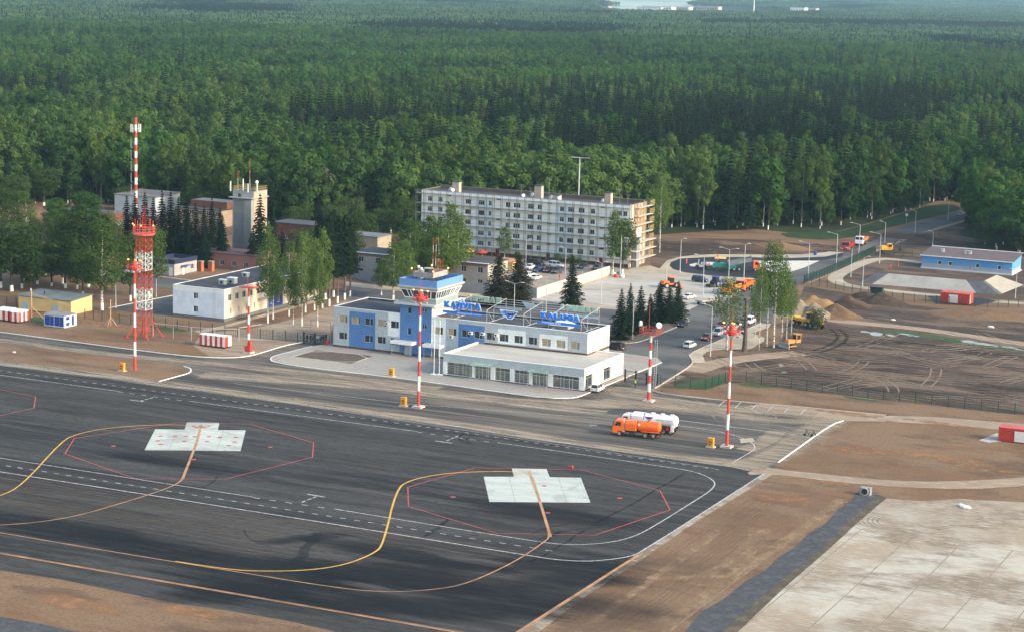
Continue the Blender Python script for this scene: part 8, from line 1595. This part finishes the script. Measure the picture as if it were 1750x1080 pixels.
# low detail tree groups for the far wood
def patch(seed, W=40, conif=.15):
    r = np.random.default_rng(seed); Ps, Ns, col = [], [], []
    m = []
    for k in range(26):
        x, y = r.uniform(-W/2, W/2, 2); h = r.uniform(17, 21)
        if r.random() < conif:
            n = 60; f = r.uniform(0, 1, n); a = r.uniform(0, 6.28, n); rad = 2.6*(1-f)*r.uniform(.5, 1, n); P = np.stack([x+rad*np.cos(a), y+rad*np.sin(a), h*.3+(h*.75)*f], 1); N_ = np.stack([np.cos(a), np.sin(a), np.full(n, .8)], 1); m.append((P, N_, 1))
        else:
            n = 110; d = r.normal(0, 1, (n, 3)); d /= np.linalg.norm(d, axis=1)[:, None]; d[:, 2] = np.abs(d[:, 2])*1.0-.25; R2 = r.uniform(3.8, 6.2); P = np.array([x, y, h-R2*1.1])+d*np.array([R2, R2, R2*.95])*r.uniform(.8, 1.05, n)[:, None]; m.append((P, d, 0))
    out = []
    for kk, mt in ((0, L_FAR), (1, L_SP)):
        q = [(P, N_) for P, N_, z in m if z == kk]
        if q: out.append(leaf_mesh('fp', np.concatenate([a[0] for a in q]), np.concatenate([a[1] for a in q]), .75, mt, .4))
    bmj = bmesh.new(); bmj.from_mesh(out[0]); n0 = len(bmj.faces)
    if len(out) > 1: bmj.from_mesh(out[1])
    bmj.faces.ensure_lookup_table()
    for j, f in enumerate(bmj.faces):
        if j >= n0: f.material_index = 1
    me = bpy.data.meshes.new('far_trees'); bmj.to_mesh(me); bmj.free()
    for q in out: me.materials.append(q.materials[0])
    return me
NP0 = len(FT)
for i in range(8): pc.objects.link(bpy.data.objects.new('p%02d' % i, patch(200+i, 40, (.05, .1, .2, .1, .05, .75, .8, .1)[i])))
yaw0 = math.pi/2+YAW
def nz(x, y, s, o=0): return mnoise.noise(Vector((x*s+o, y*s-o, o)))
pts, rots, scs, ids = [], [], [], []; edge = []
r = 560.0; prng = random.Random(99)
while r < 2300:
    st = 6.2 if r < 900 else 6.8 if r < 1400 else 7.8; n = int(r*math.radians(37)/st)
    for i in range(n):
        a = yaw0+math.radians(-18.5+37*(i+prng.uniform(.1, .9))/n); rr = r+prng.uniform(-.45, .45)*st; x, y = rr*math.cos(a), rr*math.sin(a); px, py = toPx((x, y, 0))
        if px < -90 or px > 1850: continue
        ey = float(np.interp(px, EDX, EDY))+3*nz(x, y, .03)
        if py > ey: continue
        if px > 1640 and abs(py-(362-(px-1650)*.067)) < 9: continue
        if 1120 < px < 1640 and py > ey-7 and prng.random() < .45: continue
        # which kind grows here
        q = nz(x, y, .012, 5)+.5*nz(x, y, .03, 9); sp_ = 0
        lo, hi = np.interp(px, [-100, 500, 700, 900, 1200, 1750], [999, 262, 232, 205, 200, 196]), np.interp(px, [-100, 500, 700, 900, 1200, 1350, 1500, 1750], [0, 285, 330, 345, 350, 345, 352, 360])
        if lo < py < hi: sp_ = .93 if q < .16 else .12
        elif py < 100: sp_ = .5 if nz(x, y*.5, .006, 3) > .28 else .05
        else: sp_ = .5 if q > .42 else .04
        if px < 120 and 200 < py < 232: sp_ = .8
        u = prng.random()
        if u < sp_: k = 's' if prng.random() > .06 else 'd'
        elif 360 < px < 800 and 205 < py < 250 and prng.random() < .12: k = 'd'
        else:
            v = nz(x, y, .02, 17)
            if px > 1640: k = 'f' if prng.random() < .85 else 'i'
            elif px > 1110 and py > 345: k = 'i' if prng.random() < .7 else ('f' if prng.random() < .4 else 'b')
            elif py < 200: k = 'f' if prng.random() < .6+v else 'b'
            else: k = 'b' if v < .12 else ('i' if v < .3 else 'f')
            if k == 'b' and prng.random() < .03: k = 'w'
        idx = prng.choice(kindidx[k]); s = prng.uniform(.68, 1.22)
        if k == 's': s *= 1.08
        z_ = 0; p = (x, y, z_)
        if ey-py < 22:
            for _ in range(2): pts.append((x+prng.uniform(-4, 4), y+prng.uniform(1, 6), 0)); rots.append(prng.uniform(0, 6.28)); scs.append(prng.uniform(.22, .48)); ids.append(prng.choice(kindidx['b']))
        if ey-py < 18: edge.append((ey-py, p, idx, s, px, py, k))
        else: pts.append(p); rots.append(prng.uniform(0, 6.28)); scs.append(s); ids.append(idx)
    r += st
edge.sort(key=lambda e: e[0]); ind = [e for e in edge if -90 < e[4] < 1800 and not (725 < e[4] < 1085)][:255]; indset = set(id(e) for e in ind)
for e in edge:
    if id(e) not in indset: pts.append(e[1]); rots.append(prng.uniform(0, 6.28)); scs.append(e[3]); ids.append(e[2])
KN = {'b': ('broadleaf_tree', 'dark forest-edge broadleaf'), 'i': ('birch_tree', 'pale-stemmed forest-edge birch'), 'f': ('broadleaf_tree', 'light green forest-edge tree'), 's': ('spruce_tree', 'forest-edge spruce'), 'w': ('willow_tree', 'grey-green forest-edge willow'), 'd': ('withered_spruce', 'withered forest-edge spruce')}
ZN = [(60, 'at far left behind the dark roof'), (150, 'behind the spoil heaps at left'), (240, 'behind the striped mast'), (330, 'behind the boiler house'), (420, 'behind the spruce row'), (520, 'right of the concrete tower'), (620, 'above the tall conifers'), (730, 'left of the apartment block'), (1140, 'just right of the apartment block'), (1200, 'behind the left end of the loop'), (1260, 'behind the paving machine'), (1330, 'behind the right part of the loop'), (1400, 'behind the red dump truck'), (1460, 'behind the white-cabbed truck'), (1530, 'left of the yellow excavator'), (1600, 'halfway up the approach road'), (1648, 'at the far end of the road'), (1700, 'behind the blue workshop roof'), (9999, 'behind the right end of the workshop')]
ORD = ['first', 'second', 'third', 'fourth', 'fifth', 'sixth', 'seventh', 'eighth', 'ninth', 'tenth', 'eleventh', 'twelfth', 'thirteenth', 'fourteenth', 'fifteenth', 'sixteenth', 'seventeenth', 'eighteenth', 'nineteenth', 'twentieth']
cnt = {}
for d_, p, idx, s, px, py, k in sorted(ind, key=lambda e: e[4]):
    zone = next(z for m_, z in ZN if px < m_); key = (k, zone); cnt[key] = cnt.get(key, 0)+1; o_ = ORD[min(19, cnt[key]-1)]
    put_tree(KN[k][0], (FT[idx][0], FT[idx][1]), p, s, prng.uniform(0, 6.28), '%s %s, %s from left' % (KN[k][1].replace('tall ', ''), zone, o_), KN[k][0].replace('_', ' ')+'s of the forest edge')
far_from = 2300
r = far_from
while r < 12500:
    st = 26 if r < 4500 else 34 if r < 8000 else 60; n = int(r*math.radians(37)/st)
    for i in range(n):
        a = yaw0+math.radians(-18.5+37*(i+prng.uniform(.1, .9))/n); rr = r+prng.uniform(-.5, .5)*st; x, y = rr*math.cos(a), rr*math.sin(a); px, py = toPx((x, y, 0))
        if px < -60 or px > 1810: continue
        if py < np.interp(px, [850, 860, 1000, 1085, 1170, 1200, 1500, 1530, 1800], [-99, 3, 8, 19, 20, 9, 10, 6, 4]): continue
        if 1010 < px < 1290 and 15 < py < 34: continue
        if 1290 < px < 1420 and 19 < py < 33: continue
        con = nz(x, y*.6, .0025, 3) > .22
        pts.append((x, y, 0)); rots.append(prng.choice((0, 1.57, 3.14, 4.71))+prng.uniform(-.3, .3)); scs.append(prng.uniform(.85, 1.15)*(1 if r < 8000 else 1.5)); ids.append(NP0+(prng.choice((5, 6)) if con else prng.choice((0, 1, 2, 3, 4, 7))))
    r += st*.9
print('forest instances', len(pts), 'edge', len(ind))
me = bpy.data.meshes.new('forest'); me.vertices.add(len(pts)); me.vertices.foreach_set('co', np.array(pts, dtype=float).ravel())
at = me.attributes.new('turn', 'FLOAT_VECTOR', 'POINT'); at.data.foreach_set('vector', np.stack([np.zeros(len(pts)), np.zeros(len(pts)), np.array(rots)], 1).ravel())
at = me.attributes.new('size', 'FLOAT', 'POINT'); at.data.foreach_set('value', np.array(scs)); at = me.attributes.new('kind_index', 'INT', 'POINT'); at.data.foreach_set('value', np.array(ids, dtype=np.int32))
fo = bpy.data.objects.new('forest', me); COL.objects.link(fo); tag(fo, 'endless mixed forest filling the distance behind the airport', 'forest', kind='stuff')
ng = bpy.data.node_groups.new('grow_forest', 'GeometryNodeTree'); ng.interface.new_socket('Geometry', in_out='INPUT', socket_type='NodeSocketGeometry'); ng.interface.new_socket('Geometry', in_out='OUTPUT', socket_type='NodeSocketGeometry')
gi, go = ng.nodes.new('NodeGroupInput'), ng.nodes.new('NodeGroupOutput'); ip = ng.nodes.new('GeometryNodeInstanceOnPoints'); ci = ng.nodes.new('GeometryNodeCollectionInfo'); ci.inputs[0].default_value = pc; ci.inputs['Separate Children'].default_value = True; ci.inputs['Reset Children'].default_value = True
def na(nm, ty):
    q = ng.nodes.new('GeometryNodeInputNamedAttribute'); q.data_type = ty; q.inputs[0].default_value = nm; return q.outputs[0]
ng.links.new(gi.outputs[0], ip.inputs['Points']); ng.links.new(ci.outputs[0], ip.inputs['Instance']); ip.inputs['Pick Instance'].default_value = True
ng.links.new(na('kind_index', 'INT'), ip.inputs['Instance Index']); ng.links.new(na('turn', 'FLOAT_VECTOR'), ip.inputs['Rotation']); ng.links.new(na('size', 'FLOAT'), ip.inputs['Scale']); ng.links.new(ip.outputs[0], go.inputs[0])
fo.modifiers.new('grow', 'NODES').node_group = ng
# ------------------------------------------------------------------ air
hb = MB(); hb.box((-14000, -600, -1), (8000, 16000, 103)); hz = hb.build('haze'); hz['kind'] = 'stuff'; hz.display_type = 'WIRE'
m = bpy.data.materials.new('haze'); N, L = nodes_of(m); N.remove(N['Principled BSDF']); pv = N.new('ShaderNodeVolumePrincipled'); pv.inputs['Color'].default_value = (.50, .80, 1, 1); pv.inputs['Density'].default_value = HAZE; pv.inputs['Anisotropy'].default_value = 0.2
L.new(pv.outputs[0], N['Material Output'].inputs['Volume']); hz.data.materials.append(m)
